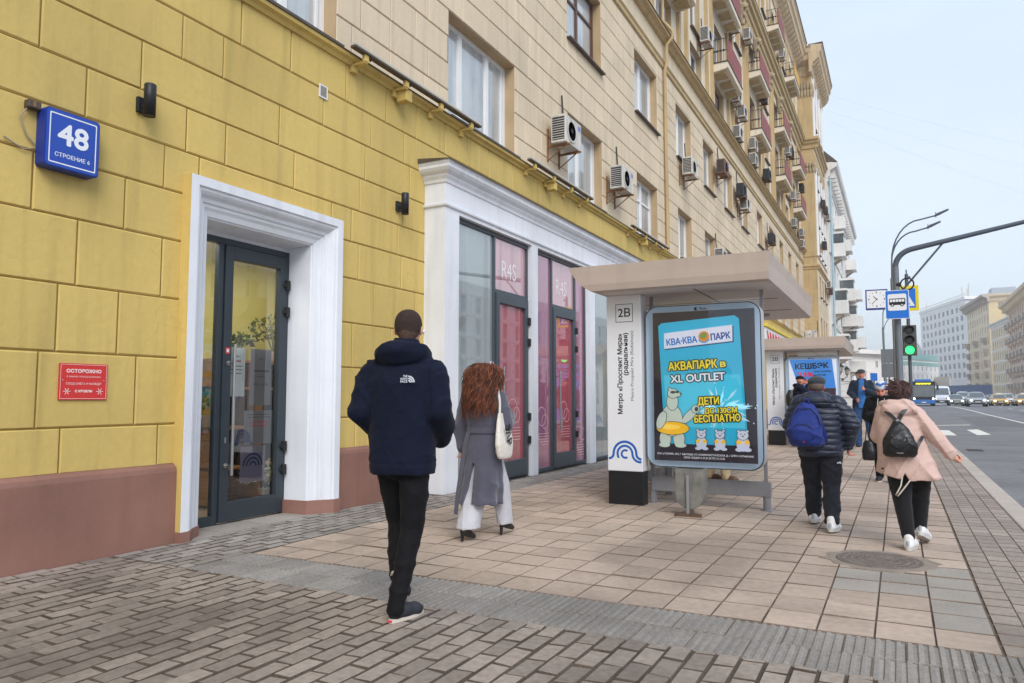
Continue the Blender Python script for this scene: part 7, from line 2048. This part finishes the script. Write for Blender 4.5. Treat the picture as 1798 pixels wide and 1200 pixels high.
# hair: hundreds of curled strands over a hidden cap
m_curl = mat('auburn_hair', lin(92, 52, 38), .6, var=.35, vscale=9, spec=.45, rndvar=.45, fine=.2)
m_curl2 = mat('copper_hair', lin(136, 78, 48), .55, var=.3, vscale=9, spec=.45, rndvar=.4)
rg = random.Random(77); hd = V3(*J['head'])
b = MB()
b.use(m_curl); b.ball(hd + V3(0, -.015, .03), (.095, .115, .112), 16, 12); b.ball(hd + V3(0, -.055, -.12), (.105, .08, .16), 14, 10)
for k in range(1500):
    q = rg.uniform(0, 6.283); el = rg.uniform(-.35, 1.45)
    dirv = V3(math.cos(q)*math.cos(el), math.sin(q)*math.cos(el), math.sin(el))
    if dirv.y > .35 and el < .7: continue
    p = hd + V3(dirv.x*.09, dirv.y*.108 - .012, dirv.z*.105 + .025)
    L_ = rg.uniform(.24, .44) if el < .9 else rg.uniform(.30, .50)
    n = 22; ph = rg.uniform(0, 6.28); cr = rg.uniform(.011, .021); tw = rg.uniform(24, 40)
    out = V3(dirv.x, dirv.y, 0); out = out.normalized() if out.length > .05 else V3(rg.uniform(-1, 1), -1, 0).normalized()
    P = []; R = []
    for i in range(n):
        u = i/(n-1); s2 = u*L_
        drop = -s2*(.35 + .75*min(1, u*1.6)) if el < .9 else -max(0, s2-.09)*1.08
        spread = (.034 + .06*rg.random()*0 + .07*math.sin(min(1, u*1.15)*math.pi*.62)) * (1 if el < .9 else .9) + (min(s2, .10)*.55 if el >= .9 else 0)
        c = p + out*spread*(min(1, u*2.2)) + V3(0, -.02*u, drop)
        if c.y > hd.y + .03 and c.z < hd.z - .08: c.y = hd.y + .03
        a = ph + tw*s2*1.6; wv = cr*min(1, u*3)
        P.append(c + V3(-out.y, out.x, 0)*math.cos(a)*wv + V3(0, 0, 1)*math.sin(a)*wv*.5 + out*math.sin(a)*wv*.8); R.append(.0030*(1-.65*u**3))
    if min(p_.z for p_ in P) < hd.z - .43: continue
    b.use(m_curl2 if (rg.random() < .45 and L_ > .3) else m_curl)
    b.tube(P, R, 4)
b.build('hair', t, local=True)
b = MB(); b.use(mat('lilac_clip', lin(206, 190, 206), .4)); 
for q in (-.3, .25): b.xf(Matrix.Translation(hd + V3(.10, -.04, .10)) @ Matrix.Rotation(q, 4, 'X')); b.prism(rrect(-.02, .02, -.005, .05, .012), lambda u, v, w: (w, u, v), -.006, .006)
b.xf(None); b.build('hair_clip', t, local=True)

# ---- man with the blue backpack and flat cap
t = thing('person', 'man in a flat cap and quilted navy jacket wearing a blue backpack', 'person', (5.30, 8.40, 0))
J = dict(head=(-.02, .05, 1.465), chest=(-.02, 0, 1.12), pelvis=(0, 0, .82), shL=(-.185, 0, 1.285), shR=(.165, 0, 1.285), elL=(-.28, .03, 1.05), elR=(.30, -.03, 1.06), wrL=(-.24, .18, .92), wrR=(.27, .05, .85),
         hpL=(-.095, 0, .80), hpR=(.105, 0, .80), knL=(-.095, .14, .44), knR=(.10, -.04, .43), anL=(-.10, .20, .10), anR=(.115, -.30, .11), toL=(-.10, .40, .03), toR=(.14, -.12, .02), thR=(-.2, 1, 0))
_, T = body(t, J, m_skinr, .93, .009, yaw=-.1, curl=.8)
m_quilt = cloth('quilted_navy', 27, 36, 58, .45, .2, 300, .06, .1, .12, .5); m_char = cloth('charcoal_trousers', 33, 35, 43, .85, .5, sheen=.05)
S = SDF((-.48, -.36, .68), (.48, .34, 1.45), .0075)
S.loft([(.735, 0, 0, .200, .155), (.77, 0, 0, .222, .175), (.9, 0, 0, .222, .172), (1.05, 0, 0, .225, .170), (1.18, -.01, 0, .215, .158), (1.27, -.01, 0, .175, .13), (1.34, -.015, .01, .12, .105), (1.38, -.02, .02, .09, .09)], .02, 2.4)
for q, sg in (('L', -1), ('R', 1)):
    a, e, w = V3(*J['sh'+q]), V3(*J['el'+q]), V3(*J['wr'+q])
    S.chain([a, a.lerp(e, .55) + V3(sg*.02, 0, 0), e + V3(sg*.015, -.01, 0), e.lerp(w, .5), e.lerp(w, .95)], [.088, .086, .082, .074, .060], .03)
S.ell((-.02, -.13, 1.305), (.145, .062, .075), .03, .5); S.chain([(-.12, -.02, 1.36), (-.07, -.10, 1.37), (.03, -.10, 1.37), (.08, -.02, 1.36)], [.04, .04, .04, .04], .02)
fo = folds(.006, 9, 7, 9, 12)
S.disp(lambda x, y, z: fo(x, y, z) + .013*(1 - np.abs(np.sin(math.pi*(z + .12*np.abs(x)*(np.abs(x) > .2) + .006*np.sin(14*x))/.062)))**2.0*(z < 1.30)*1.1 - .004)
jk = S.build('quilted_jacket', t, m_quilt, 1)
trousers(t, J, m_char, .118, .088, .074, .95, .0075, .012, -.02, 15, .19)
b = MB(); b.use(MATS['logo_white']); b.xf(Matrix.Translation(V3(.185, -.105, .68)))
b.prism([(-.02, -.012), (.0, -.004), (.022, -.010), (.018, .004), (.008, .014), (-.004, .006), (-.018, .004)], fy(0), -.008, .012); b.xf(None); b.build('pocket_emblem', t, local=True)
m_tab = mat('sneaker_grey', lin(168, 172, 180), .6); m_soleg = mat('grey_white_sole', lin(190, 188, 184), .6, var=.1, vscale=20); m_shoew = mat('white_sneaker', lin(222, 222, 224), .55, var=.06, vscale=30)
shoe(t, (-.105, .10, .02), (-.095, .39, .0), m_shoew, m_soleg, 1.12, .085, tab=m_tab); shoe(t, (.10, -.40, .02), (.15, -.10, .0), m_shoew, m_soleg, 1.12, .085, tab=m_tab)
S = SDF((-.2, -.16, 1.40), (.2, .26, 1.66), .006)          # flat cap
S.ell((-.02, .045, 1.515), (.092, .115, .062), .01, .12); S.ell((-.02, .13, 1.495), (.075, .075, .022), .02, -.15)
S.cut(lambda x, y, z: 1.488 + .10*(y-.0)*0 - z, .006); S.disp(lambda x, y, z: .003*np.exp(-((z-1.503)/.006)**2)); S.build('flat_cap', t, cloth('grey_wool_cap', 52, 58, 68, .9, .1, 500, .3), 1)
S = SDF((-.14, -.1, 1.36), (.12, .12, 1.52), .006); S.ell((-.02, .03, 1.475), (.080, .098, .085), 0); S.cut(lambda x, y, z: np.maximum(y - .03, 1.425 - z), .006); S.build('hair', t, mat('grey_hair', lin(112, 96, 88), .85, var=.2, vscale=60, bump=.6, bscale=400), 1)
# blue backpack
bp = thing('backpack', 'bright blue fabric backpack hanging low on the capped man back', 'backpack', (5.30, 8.40, 0))
m_bblue = cloth('backpack_blue', 28, 48, 122, .7, .35, 400, .1, .1, .12, .3)
S = SDF((-.42, -.46, .80), (.12, -.08, 1.32), .0075)
S.loft([(.845, -.105, -.245, .13, .07), (.875, -.11, -.26, .165, .100), (.98, -.12, -.27, .175, .118), (1.10, -.118, -.26, .160, .108), (1.20, -.11, -.235, .125, .085), (1.285, -.10, -.195, .07, .055)], .02, 2.5)
S.ell((-.13, -.355, .985), (.110, .040, .092), .008, 0, 0, 0, p=3.2)
S.disp(folds(.012, 9, 7, 9, 22)); S.build('bag_body', bp, m_bblue, 1)
b = MB(); b.use(m_bblue)
def strap(P, w, th=.008):
    vs = []; P = [V3(*p) for p in P]
    for i, p in enumerate(P):
        d = (P[min(i+1, len(P)-1)] - P[max(i-1, 0)]).normalized(); n = V3(0, -1, .2); s2 = d.cross(n).normalized(); n2 = s2.cross(d).normalized()
        vs += [p - s2*w, p + s2*w, p + s2*w + n2*th, p - s2*w + n2*th]
    fs = [(0, 1, 2, 3), tuple(len(vs)-4+k for k in (3, 2, 1, 0))]
    for i in range(len(P)-1):
        for k in range(4): fs.append((4*i+k, 4*i+(k+1) % 4, 4*i+4+(k+1) % 4, 4*i+4+k))
    b.add(vs, fs)
b.use(mat('zip_navy', lin(20, 30, 70), .6)); b.tube([(-.235, -.372, .93), (-.225, -.388, 1.03), (-.18, -.390, 1.075), (-.08, -.388, 1.075), (-.035, -.382, 1.03), (-.025, -.366, .93)], .005, 6)
b.tube([(-.26, -.33, 1.06), (-.235, -.34, 1.16), (-.17, -.315, 1.235), (-.05, -.31, 1.235), (.015, -.325, 1.16), (.04, -.32, 1.06)], .006, 6)
b.use(m_bblue); b.tube([(-.13, -.205, 1.285), (-.12, -.225, 1.33), (-.085, -.225, 1.33), (-.075, -.205, 1.285)], .009, 6)
strap([(-.09, -.20, 1.26), (-.075, -.16, 1.34), (-.06, -.05, 1.41)], .028)
strap([(-.085, -.24, 1.25), (-.02, -.26, 1.16), (.04, -.25, 1.05), (.07, -.22, .95), (.065, -.20, .90)], .026)
strap([(.065, -.20, .90), (.05, -.215, .86)], .012); b.build('strap', bp, local=True)
b = MB(); b.use(mat('red_tag', lin(196, 40, 50), .6)); b.ball((-.12, -.37, .90), (.012, .008, .010), 8, 6); b.build('logo_tag', bp, local=True)

# ---- woman in the pink jacket
t = thing('person', 'dark haired woman in a pale pink hooded jacket and black leggings', 'person', (6.13, 7.72, 0))
J = dict(head=(-.07, .05, 1.375), chest=(-.095, 0, 1.05), pelvis=(-.03, 0, .76), shL=(-.212, 0, 1.205), shR=(.05, 0, 1.205), elL=(-.275, .06, .99), elR=(.215, -.06, .975), wrL=(-.23, .24, .95), wrR=(.325, -.02, .835),
         hpL=(-.11, 0, .76), hpR=(.06, 0, .76), knL=(-.085, -.05, .42), knR=(.06, .10, .42), anL=(-.045, -.20, .10), anR=(.055, .10, .14), toL=(-.02, -.02, .02), toR=(.09, .29, .05), thR=(-.5, 1, 0))
body(t, J, m_skin, .88, .008, yaw=-.05, curl=1.5)
m_pinkj = cloth('pale_pink_cotton', 206, 176, 166, .75, .45, 300, .06, .1, .06, .25)
S = SDF((-.46, -.34, .55), (.42, .34, 1.36), .0075)
S.loft([(.595, -.02, 0, .272, .185), (.65, -.025, 0, .262, .185), (.78, -.045, 0, .238, .175), (.92, -.07, 0, .212, .158), (1.05, -.09, 0, .190, .140), (1.15, -.10, 0, .178, .128), (1.21, -.10, 0, .145, .105), (1.265, -.10, .02, .09, .085)], .02, 2.4)
for q, sg in (('L', -1), ('R', 1)):
    a, e, w = V3(*J['sh'+q]), V3(*J['el'+q]), V3(*J['wr'+q])
    S.chain([a, a.lerp(e, .5), e, e.lerp(w, .5), e.lerp(w, .90)], [.074, .071, .067, .061, .056], .025)
S.ell((-.095, -.090, 1.225), (.150, .050, .075), .012, .45); S.chain([(-.21, .0, 1.28), (-.16, -.08, 1.30), (-.03, -.08, 1.30), (.02, .0, 1.28)], [.036, .034, .034, .036], .02)
fo = folds(.021, 8, 7, 8, 31)
S.disp(lambda x, y, z: fo(x, y, z)*(.6 + .8*np.clip((.95-z)/.3, 0, 1)) + .004*np.exp(-((z-1.20 + .3*np.abs(x+.1))/.006)**2)*(y < 0) + .004*np.exp(-((z - .615)/.006)**2))
S.cut(lambda x, y, z: -np.maximum(np.maximum(np.abs(x + .055) - .55*(.665 - z) , z-.665), y + .05) + 0*x, .004)
S.cut(lambda x, y, z: (.60 + .06*np.clip(-(x+.05)/.25, 0, 1) + .03*np.clip((x-.1)/.2, 0, 1)) - z + 0*y, .004)
jk = S.build('jacket', t, m_pinkj, 1)
b = MB(); b.use(MATS['off_white_sole']); b.tube([(-.075, -.17, .645), (-.09, -.20, .56), (-.12, -.205, .50), (-.135, -.20, .475), (-.12, -.20, .465), (-.10, -.20, .49), (-.05, -.20, .56), (-.015, -.185, .61)], .0065, 6); b.build('drawcord', jk, local=True)
b = MB(); b.use(m_pblk)
for z in (.645, .70): b.ball((-.235, -.128 - .0*z, z), (.010, .007, .010), 8, 6)
b.build('snap_buttons', jk, local=True)
m_legg = cloth('black_leggings', 17, 17, 21, .8, .2)
trousers(t, J, m_legg, .115, .078, .055, .90, .0075, .005, -.02, 35, .17)
shoe(t, (-.055, -.265, .0), (-.01, .0, .0), m_shoew, m_soleg, 1.1, .08, tab=m_tab); shoe(t, (.045, .01, .10), (.10, .27, .0), m_shoew, m_soleg, 1.1, .08, tab=m_tab)
b = MB(); b.use(mat('blue_sock', lin(110, 156, 206), .9)); b.tube([(-.047, -.20, .07), (-.05, -.19, .13)], [.042, .040], 14); b.build('sock', t, local=True)
m_dkh = mat('dark_brown_hair', lin(58, 42, 42), .6, var=.35, vscale=40, bump=.9, bscale=160, spec=.35)
S = SDF((-.27, -.14, 1.22), (.06, .22, 1.58), .006); hd = V3(*J['head'])
S.ell(hd + V3(0, -.02, .042), (.084, .102, .086), 0); S.ell(hd + V3(0, -.050, -.025), (.076, .066, .085), .03); S.ell(hd + V3(-.01, -.06, .04), (.068, .056, .066), .03)
S.cut(lambda x, y, z: y - hd.y - .055 - .5*(z-hd.z-.05), .02); S.cut(lambda x, y, z: hd.z - .085 - z + .7*np.maximum(0, y-hd.y + .01), .01)
S.disp(lambda x, y, z: .003*np.sin(60*x + 25*z)*np.sin(40*z + 30*y)); hr = S.build('hair', t, m_dkh, 1)
m_dkh2 = mat('brown_hair_strand', lin(88, 62, 58), .5, var=.3, vscale=40, spec=.45, rndvar=.5)
b = MB(); b.use(m_dkh2); rg = random.Random(3)
for k in range(420):
    q = rg.uniform(math.pi*.75, math.pi*2.25) + .0; e = rg.uniform(-.35, 1.5); d = V3(math.cos(q)*math.cos(e), math.sin(q)*math.cos(e), math.sin(e))
    p0 = hd + V3(d.x*.083, d.y*.101 - .022, d.z*.085 + .041)
    dn = (V3(0, 0, -1) - d*(-d.z)); dn = dn.normalized() if dn.length > .2 else V3(rg.uniform(-1, 1), -.6, 0)
    sw = V3(-d.y, d.x, 0)*rg.uniform(-.9, .9)
    if rg.random() < .13: dn = V3(-1, rg.uniform(-.5, .3), rg.uniform(-.1, .7))
    tg = (dn + sw).normalized(); L_ = rg.uniform(.05, .09)
    b.tube([p0 - d*.006, p0 + d*.004 + tg*L_*.45, p0 + tg*L_ - d*rg.uniform(-.004, .014)], [.0042, .0034, .0010], 4)
b.build('loose_strands', hr, local=True)
bp = thing('backpack', 'small black leather backpack on the pink jacket', 'backpack', (6.13, 7.72, 0))
m_leath = mat('black_leather', lin(22, 22, 26), .38, var=.12, vscale=10, bump=.25, bscale=120, spec=.5, fold=.3)
S = SDF((-.30, -.36, .78), (.14, -.08, 1.18), .0065)
S.loft([(.815, -.085, -.205, .115, .045), (.845, -.085, -.21, .142, .070), (.93, -.085, -.215, .140, .080), (1.02, -.09, -.205, .110, .068), (1.09, -.095, -.19, .065, .05), (1.135, -.097, -.175, .026, .022)], .01, 2.6)
S.ell((-.085, -.275, .905), (.095, .022, .055), .012, p=3.0); S.disp(folds(.007, 12, 9, 12, 41)); S.build('bag_body', bp, m_leath, 1)
b = MB(); b.use(m_leath)
b.tube([(-.14, -.262, 1.0), (-.155, -.30, .945), (-.11, -.312, .905), (-.05, -.312, .91), (-.02, -.30, .955), (-.035, -.262, 1.0)], .009, 8)
P = [(-.097, -.165, 1.13), (-.06, -.15, 1.20), (-.01, -.11, 1.275), (.01, -.04, 1.30)]; strap(P, .018, .006); strap([(-.10, -.165, 1.13), (-.14, -.15, 1.175), (-.19, -.125, 1.225)], .016, .006)
strap([(.045, -.20, .90), (.075, -.165, .955), (.10, -.115, 1.00)], .014, .006); b.build('strap', bp, local=True)
b = MB(); b.use(m_steel); 
for c in ((-.097, -.185, 1.14), (-.14, -.268, 1.0), (-.035, -.268, 1.0)): b.lathe(c, [(.012, -.003), (.016, 0), (.012, .003)], 12, 'y')
b.tube([(-.17, -.262, .86), (-.085, -.297, .855), (0, -.262, .86)], .004, 6); b.build('buckles', bp, local=True)

# ---- bigger man walking towards the camera
t = thing('person', 'man in a grey cap, open dark jacket and blue jeans walking towards us', 'person', (5.16, 22.3, 0), rz=math.pi)
J = dict(head=(0, .03, 1.98), chest=(0, 0, 1.52), pelvis=(0, 0, 1.10), shL=(-.205, 0, 1.74), shR=(.205, 0, 1.74), elL=(-.31, .02, 1.45), elR=(.30, .0, 1.47), wrL=(-.08, .26, 1.56), wrR=(.12, .26, 1.30),
         hpL=(-.11, 0, 1.06), hpR=(.11, 0, 1.06), knL=(-.17, .15, .58), knR=(.12, .02, .58), anL=(-.22, .02, .12), anR=(.12, -.02, .09), toL=(-.23, .2, .05), toR=(.13, .17, .02), thL=(0, 0, 1), thR=(0, 0, 1))
_, T = body(t, J, m_skinr, 1.12, .012, curl=.7); face_marks(t, T, 1.12, (130, 118, 110))
b = MB(); b.use(mat('grey_moustache', lin(150, 132, 120), .9)); b.tube([T(-.028, .094, -.052), T(0, .104, -.046), T(.028, .094, -.052)], .009, 6); b.build('moustache', t, local=True)
S = SDF((-.5, -.3, .95), (.5, .42, 1.95), .011)
S.loft([(1.03, 0, -.02, .24, .16), (1.2, 0, -.02, .245, .17), (1.5, 0, -.01, .235, .165), (1.68, 0, 0, .215, .145), (1.77, 0, 0, .165, .11), (1.85, 0, .01, .10, .09)], .02, 2.4)
for q, sg in (('L', -1), ('R', 1)):
    a, e, w = V3(*J['sh'+q]), V3(*J['el'+q]), V3(*J['wr'+q]); S.chain([a, a.lerp(e, .5), e, e.lerp(w, .5), e.lerp(w, .9)], [.088, .084, .080, .070, .056], .03)
S.disp(folds(.011, 8, 7, 8, 51)); S.cut(lambda x, y, z: -np.maximum(np.abs(x) - .075 - .02*np.sin(6*z), .06 - y) + 0*z, .01); S.build('jacket', t, cloth('dark_teal_navy', 26, 40, 58, .8, .4), 1)
S = SDF((-.2, -.2, 1.0), (.2, .24, 1.92), .011); S.loft([(1.05, 0, 0, .16, .15), (1.5, 0, 0, .16, .155), (1.75, 0, .01, .13, .11), (1.87, 0, .02, .07, .075)], 0); S.disp(folds(.006, 9, 9, 9, 3)); S.build('shirt', t, cloth('blue_shirt', 52, 110, 178, .8, .3), 1)
trousers(t, J, cloth('blue_jeans', 44, 74, 118, .85, .5), .125, .098, .085, 1.15, .011, .011, .03, 55, .19)
for x, y in ((-.22, -.06), (.12, -.1)): shoe(t, (x, y, .0), (x + .01, y + .28, 0), m_shoeb, m_shoeb, 1.05, .08, .009)
S = SDF((-.2, -.2, 1.98), (.2, .3, 2.2), .008); S.ell((0, .01, 2.055), (.105, .13, .065), .01, .1); S.ell((0, .12, 2.03), (.08, .07, .022), .02, -.2); S.cut(lambda x, y, z: 2.02 - z, .006); S.build('flat_cap', t, MATS['cloth_grey_wool_cap'], 1)

# ---- older woman in the striped hat
t = thing('person', 'older woman in a blue and white striped hat and long black coat', 'person', (5.86, 13.3, 0), rz=math.pi - .1)
J = dict(head=(.05, .05, 1.45), chest=(.05, 0, 1.12), pelvis=(.03, 0, .80), shL=(-.12, 0, 1.28), shR=(.22, 0, 1.28), elL=(-.19, .03, 1.05), elR=(.28, .02, 1.04), wrL=(0, .23, 1.06), wrR=(.12, .24, 1.06),
         hpL=(-.06, 0, .78), hpR=(.12, 0, .78), knL=(-.06, .04, .42), knR=(.13, -.02, .42), anL=(-.07, .05, .10), anR=(.13, -.06, .09), toL=(-.08, .22, .03), toR=(.14, .12, .02), thL=(0, 0, 1), thR=(0, 0, 1))
_, T = body(t, J, m_skinr, .93, .009, pitch=-.22, curl=.9); face_marks(t, T, .93)
m_blkc = cloth('black_coat', 18, 18, 22, .85, .4, sheen=.03)
S = SDF((-.36, -.3, .32), (.46, .36, 1.42), .009)
S.loft([(.36, .03, 0, .22, .17), (.6, .035, 0, .215, .165), (.85, .045, 0, .205, .16), (1.1, .05, 0, .20, .15), (1.24, .05, 0, .185, .13), (1.32, .05, .01, .11, .10), (1.37, .05, .03, .085, .085)], .02, 2.4)
for q, sg in (('L', -1), ('R', 1)):
    a, e, w = V3(*J['sh'+q]), V3(*J['el'+q]), V3(*J['wr'+q]); S.chain([a, a.lerp(e, .5), e, e.lerp(w, .5), e.lerp(w, .86)], [.09, .085, .08, .07, .058], .03)
S.chain([(-.06, .06, 1.345), (.05, .11, 1.335), (.16, .06, 1.345)], [.045, .045, .045], .02)
S.disp(folds(.010, 8, 7, 8, 61)); ct = S.build('coat', t, m_blkc, 1)
b = MB(); b.use(MATS['off_white_sole']); b.tube([(.0, .15, 1.33), (-.01, .18, 1.2), (.0, .175, 1.09)], .006, 6); b.tube([(.09, .15, 1.33), (.10, .18, 1.22), (.09, .175, 1.15)], .006, 6); b.build('drawcord', ct, local=True)
m_hatb = mat('hat_blue', lin(64, 112, 186), .9, var=.1, bump=.5, bscale=200); m_hatw = mat('hat_white', lin(214, 220, 230), .9, var=.06, bump=.5, bscale=200)
S = SDF((-.12, -.14, 1.42), (.22, .24, 1.68), .007); S.ell((.05, .03, 1.515), (.097, .118, .105), 0, -.2); S.cut(lambda x, y, z: 1.475 + .12*(y - .1) - z, .006); S.disp(lambda x, y, z: .004*np.exp(-((z - 1.50 - .12*(y-.1))/.012)**2))
S.build('knit_hat', t, [m_hatw, m_hatb], 1, split=lambda x, y, z: ((np.sin(62*(z - .5*np.abs(x-.05)) + 5*x) > .15)).astype(int))
trousers(t, J, m_blk, .09, .07, .06, .9, .010, .004, .0, 65, .14)
for x, y in ((-.07, -.02), (.13, -.12)): shoe(t, (x, y, 0), (x + .005, y + .24, 0), m_shoeb, m_sole_w, .95, .07, .008)
hb = thing('handbag', 'black soft bag hanging low from the arm of the woman in the striped hat', 'bag', (5.86, 13.3, 0), rz=math.pi - .1)
S = SDF((.08, .02, .3), (.46, .3, .85), .009); S.loft([(.345, .25, .16, .07, .05), (.38, .25, .16, .10, .075), (.5, .25, .16, .105, .08), (.62, .25, .155, .08, .06), (.66, .25, .15, .05, .04)], 0, 2.6); S.disp(folds(.007, 10, 9, 10, 5)); S.build('bag_body', hb, m_leath, 1)
b = MB(); b.use(m_leath); b.tube([(.20, .15, .64), (.21, .14, .85), (.235, .09, 1.07), (.28, .1, .85), (.30, .15, .64)], .009, 6); b.build('strap', hb, local=True)

# ---- man on the phone by the second poster
t = thing('person', 'man in a black cap raising a hand to his face by the cashback poster', 'person', (3.66, 21.3, 0), rz=-math.pi/2 + .25)
J = dict(head=(0, .05, 1.80), chest=(0, 0, 1.40), pelvis=(0, 0, 1.0), shL=(-.20, 0, 1.61), shR=(.20, 0, 1.61), elL=(-.26, .2, 1.42), elR=(.25, .22, 1.45), wrL=(-.10, .22, 1.68), wrR=(.09, .20, 1.70),
         hpL=(-.09, 0, .98), hpR=(.09, 0, .98), knL=(-.09, .05, .54), knR=(.10, .0, .54), anL=(-.10, .02, .10), anR=(.11, -.04, .10), toL=(-.10, .2, .02), toR=(.12, .15, .02), thL=(.2, -1, 0), thR=(-.2, -1, 0))
_, T = body(t, J, m_skinr, 1.04, .011, curl=.8); face_marks(t, T, 1.04)
S = SDF((-.42, -.3, .9), (.42, .42, 1.78), .011); S.loft([(.96, 0, 0, .19, .14), (1.2, 0, 0, .2, .15), (1.5, 0, 0, .21, .15), (1.62, 0, 0, .17, .12), (1.70, 0, .02, .095, .09)], .02)
for q, sg in (('L', -1), ('R', 1)):
    a, e, w = V3(*J['sh'+q]), V3(*J['el'+q]), V3(*J['wr'+q]); S.chain([a, a.lerp(e, .5), e, e.lerp(w, .85)], [.09, .085, .08, .058], .03)
S.chain([(-.1, -.03, 1.68), (0, -.1, 1.67), (.1, -.03, 1.68)], [.05, .06, .05], .02); S.disp(folds(.010, 8, 7, 8, 71)); S.build('jacket', t, m_navy, 1)
trousers(t, J, m_blk, .11, .085, .07, 1.0, .011, .008, .02, 75, .17)
for x, y in ((-.10, -.05), (.11, -.1)): shoe(t, (x, y, 0), (x, y + .27, 0), m_shoeb, m_shoeb, 1.0, .08, .009)
S = SDF((-.15, -.15, 1.78), (.15, .28, 1.98), .008); S.ell((0, .03, 1.855), (.092, .112, .085), .01); S.ell((0, .14, 1.845), (.07, .07, .014), .01); S.cut(lambda x, y, z: 1.84 - z, .005); S.build('cap', t, m_blkc, 1)
bp = thing('backpack', 'black backpack on the man by the cashback poster', 'backpack', (3.66, 21.3, 0), rz=-math.pi/2 + .25)
S = SDF((-.22, -.42, 1.0), (.22, -.08, 1.66), .011); S.loft([(1.08, 0, -.22, .13, .08), (1.2, 0, -.24, .155, .11), (1.4, 0, -.24, .15, .105), (1.55, 0, -.2, .11, .07)], 0, 2.8); S.disp(folds(.006, 9, 8, 9, 4)); S.build('bag_body', bp, m_leath, 1)
b = MB(); b.use(m_leath)
for x in (-.12, .12): strap([(x, -.14, 1.56), (x*1.1, -.05, 1.70), (x*1.15, .10, 1.64)], .025, .01)
b.build('strap', bp, local=True)
# ---- someone waiting inside the front shelter, seen only from the shins down
t = thing('person', 'person in beige trousers and brown shoes waiting behind the aquapark light box', 'person', (3.42, 12.35, 0), rz=-math.pi/2)
J = dict(head=(0, .05, 1.56), chest=(0, 0, 1.2), pelvis=(0, 0, .88), shL=(-.19, 0, 1.38), shR=(.19, 0, 1.38), elL=(-.25, -.02, 1.1), elR=(.25, -.02, 1.1), wrL=(-.22, .12, .9), wrR=(.22, .12, .9),
         hpL=(-.09, 0, .86), hpR=(.09, 0, .86), knL=(-.10, -.08, .47), knR=(.09, .1, .47), anL=(-.11, -.20, .10), anR=(.09, .10, .10), toL=(-.11, -.02, .02), toR=(.09, .29, .02))
_, T = body(t, J, m_skin, .95, .012); face_marks(t, T, .95)
S = SDF((-.4, -.3, .75), (.4, .3, 1.5), .012); S.loft([(.80, 0, 0, .19, .14), (1.1, 0, 0, .2, .15), (1.35, 0, 0, .19, .13), (1.46, 0, .01, .09, .08)], .02)
for q in 'LR':
    a, e, w = V3(*J['sh'+q]), V3(*J['el'+q]), V3(*J['wr'+q]); S.chain([a, e, e.lerp(w, .9)], [.085, .075, .06], .03)
S.disp(folds(.008, 8, 7, 8, 81)); S.build('jacket', t, m_char, 1)
S = SDF((-.14, -.12, 1.5), (.14, .2, 1.74), .009); S.ell((0, .035, 1.585), (.083, .102, .098), 0); S.cut(lambda x, y, z: np.maximum(y - .09 - .3*(z-1.6), 1.53 - z + .5*(y-.03)), .006); S.build('hair', t, m_dkh, 1)
trousers(t, J, cloth('beige_chinos', 196, 176, 140, .85, .5), .11, .09, .075, .95, .009, .009, .03, 85, .16)
m_shoebr = mat('brown_shoe', lin(96, 62, 44), .5, var=.15, vscale=20)
for x, y in ((-.11, -.27), (.09, .03)): shoe(t, (x, y, 0), (x, y + .28, 0), m_shoebr, m_shoebr, 1.0, .08, .007)
# ------------------------------------------------------------------ thin city haze
hz = bpy.data.materials.new('city_haze'); hz.use_nodes = True
N, Lk = hz.node_tree.nodes, hz.node_tree.links
N.clear(); o_ = N.new('ShaderNodeOutputMaterial'); v_ = N.new('ShaderNodeVolumePrincipled')
v_.inputs['Color'].default_value = (0.97, 0.98, 1.0, 1); v_.inputs['Density'].default_value = 0.0009; v_.inputs['Anisotropy'].default_value = 0.2
Lk.new(v_.outputs[0], o_.inputs['Volume'])
b = MB(); b.use(hz); b.box(-620, 720, -140, 1520, -1.8, 62)
h_ = b.build('haze'); h_['kind'] = 'stuff'
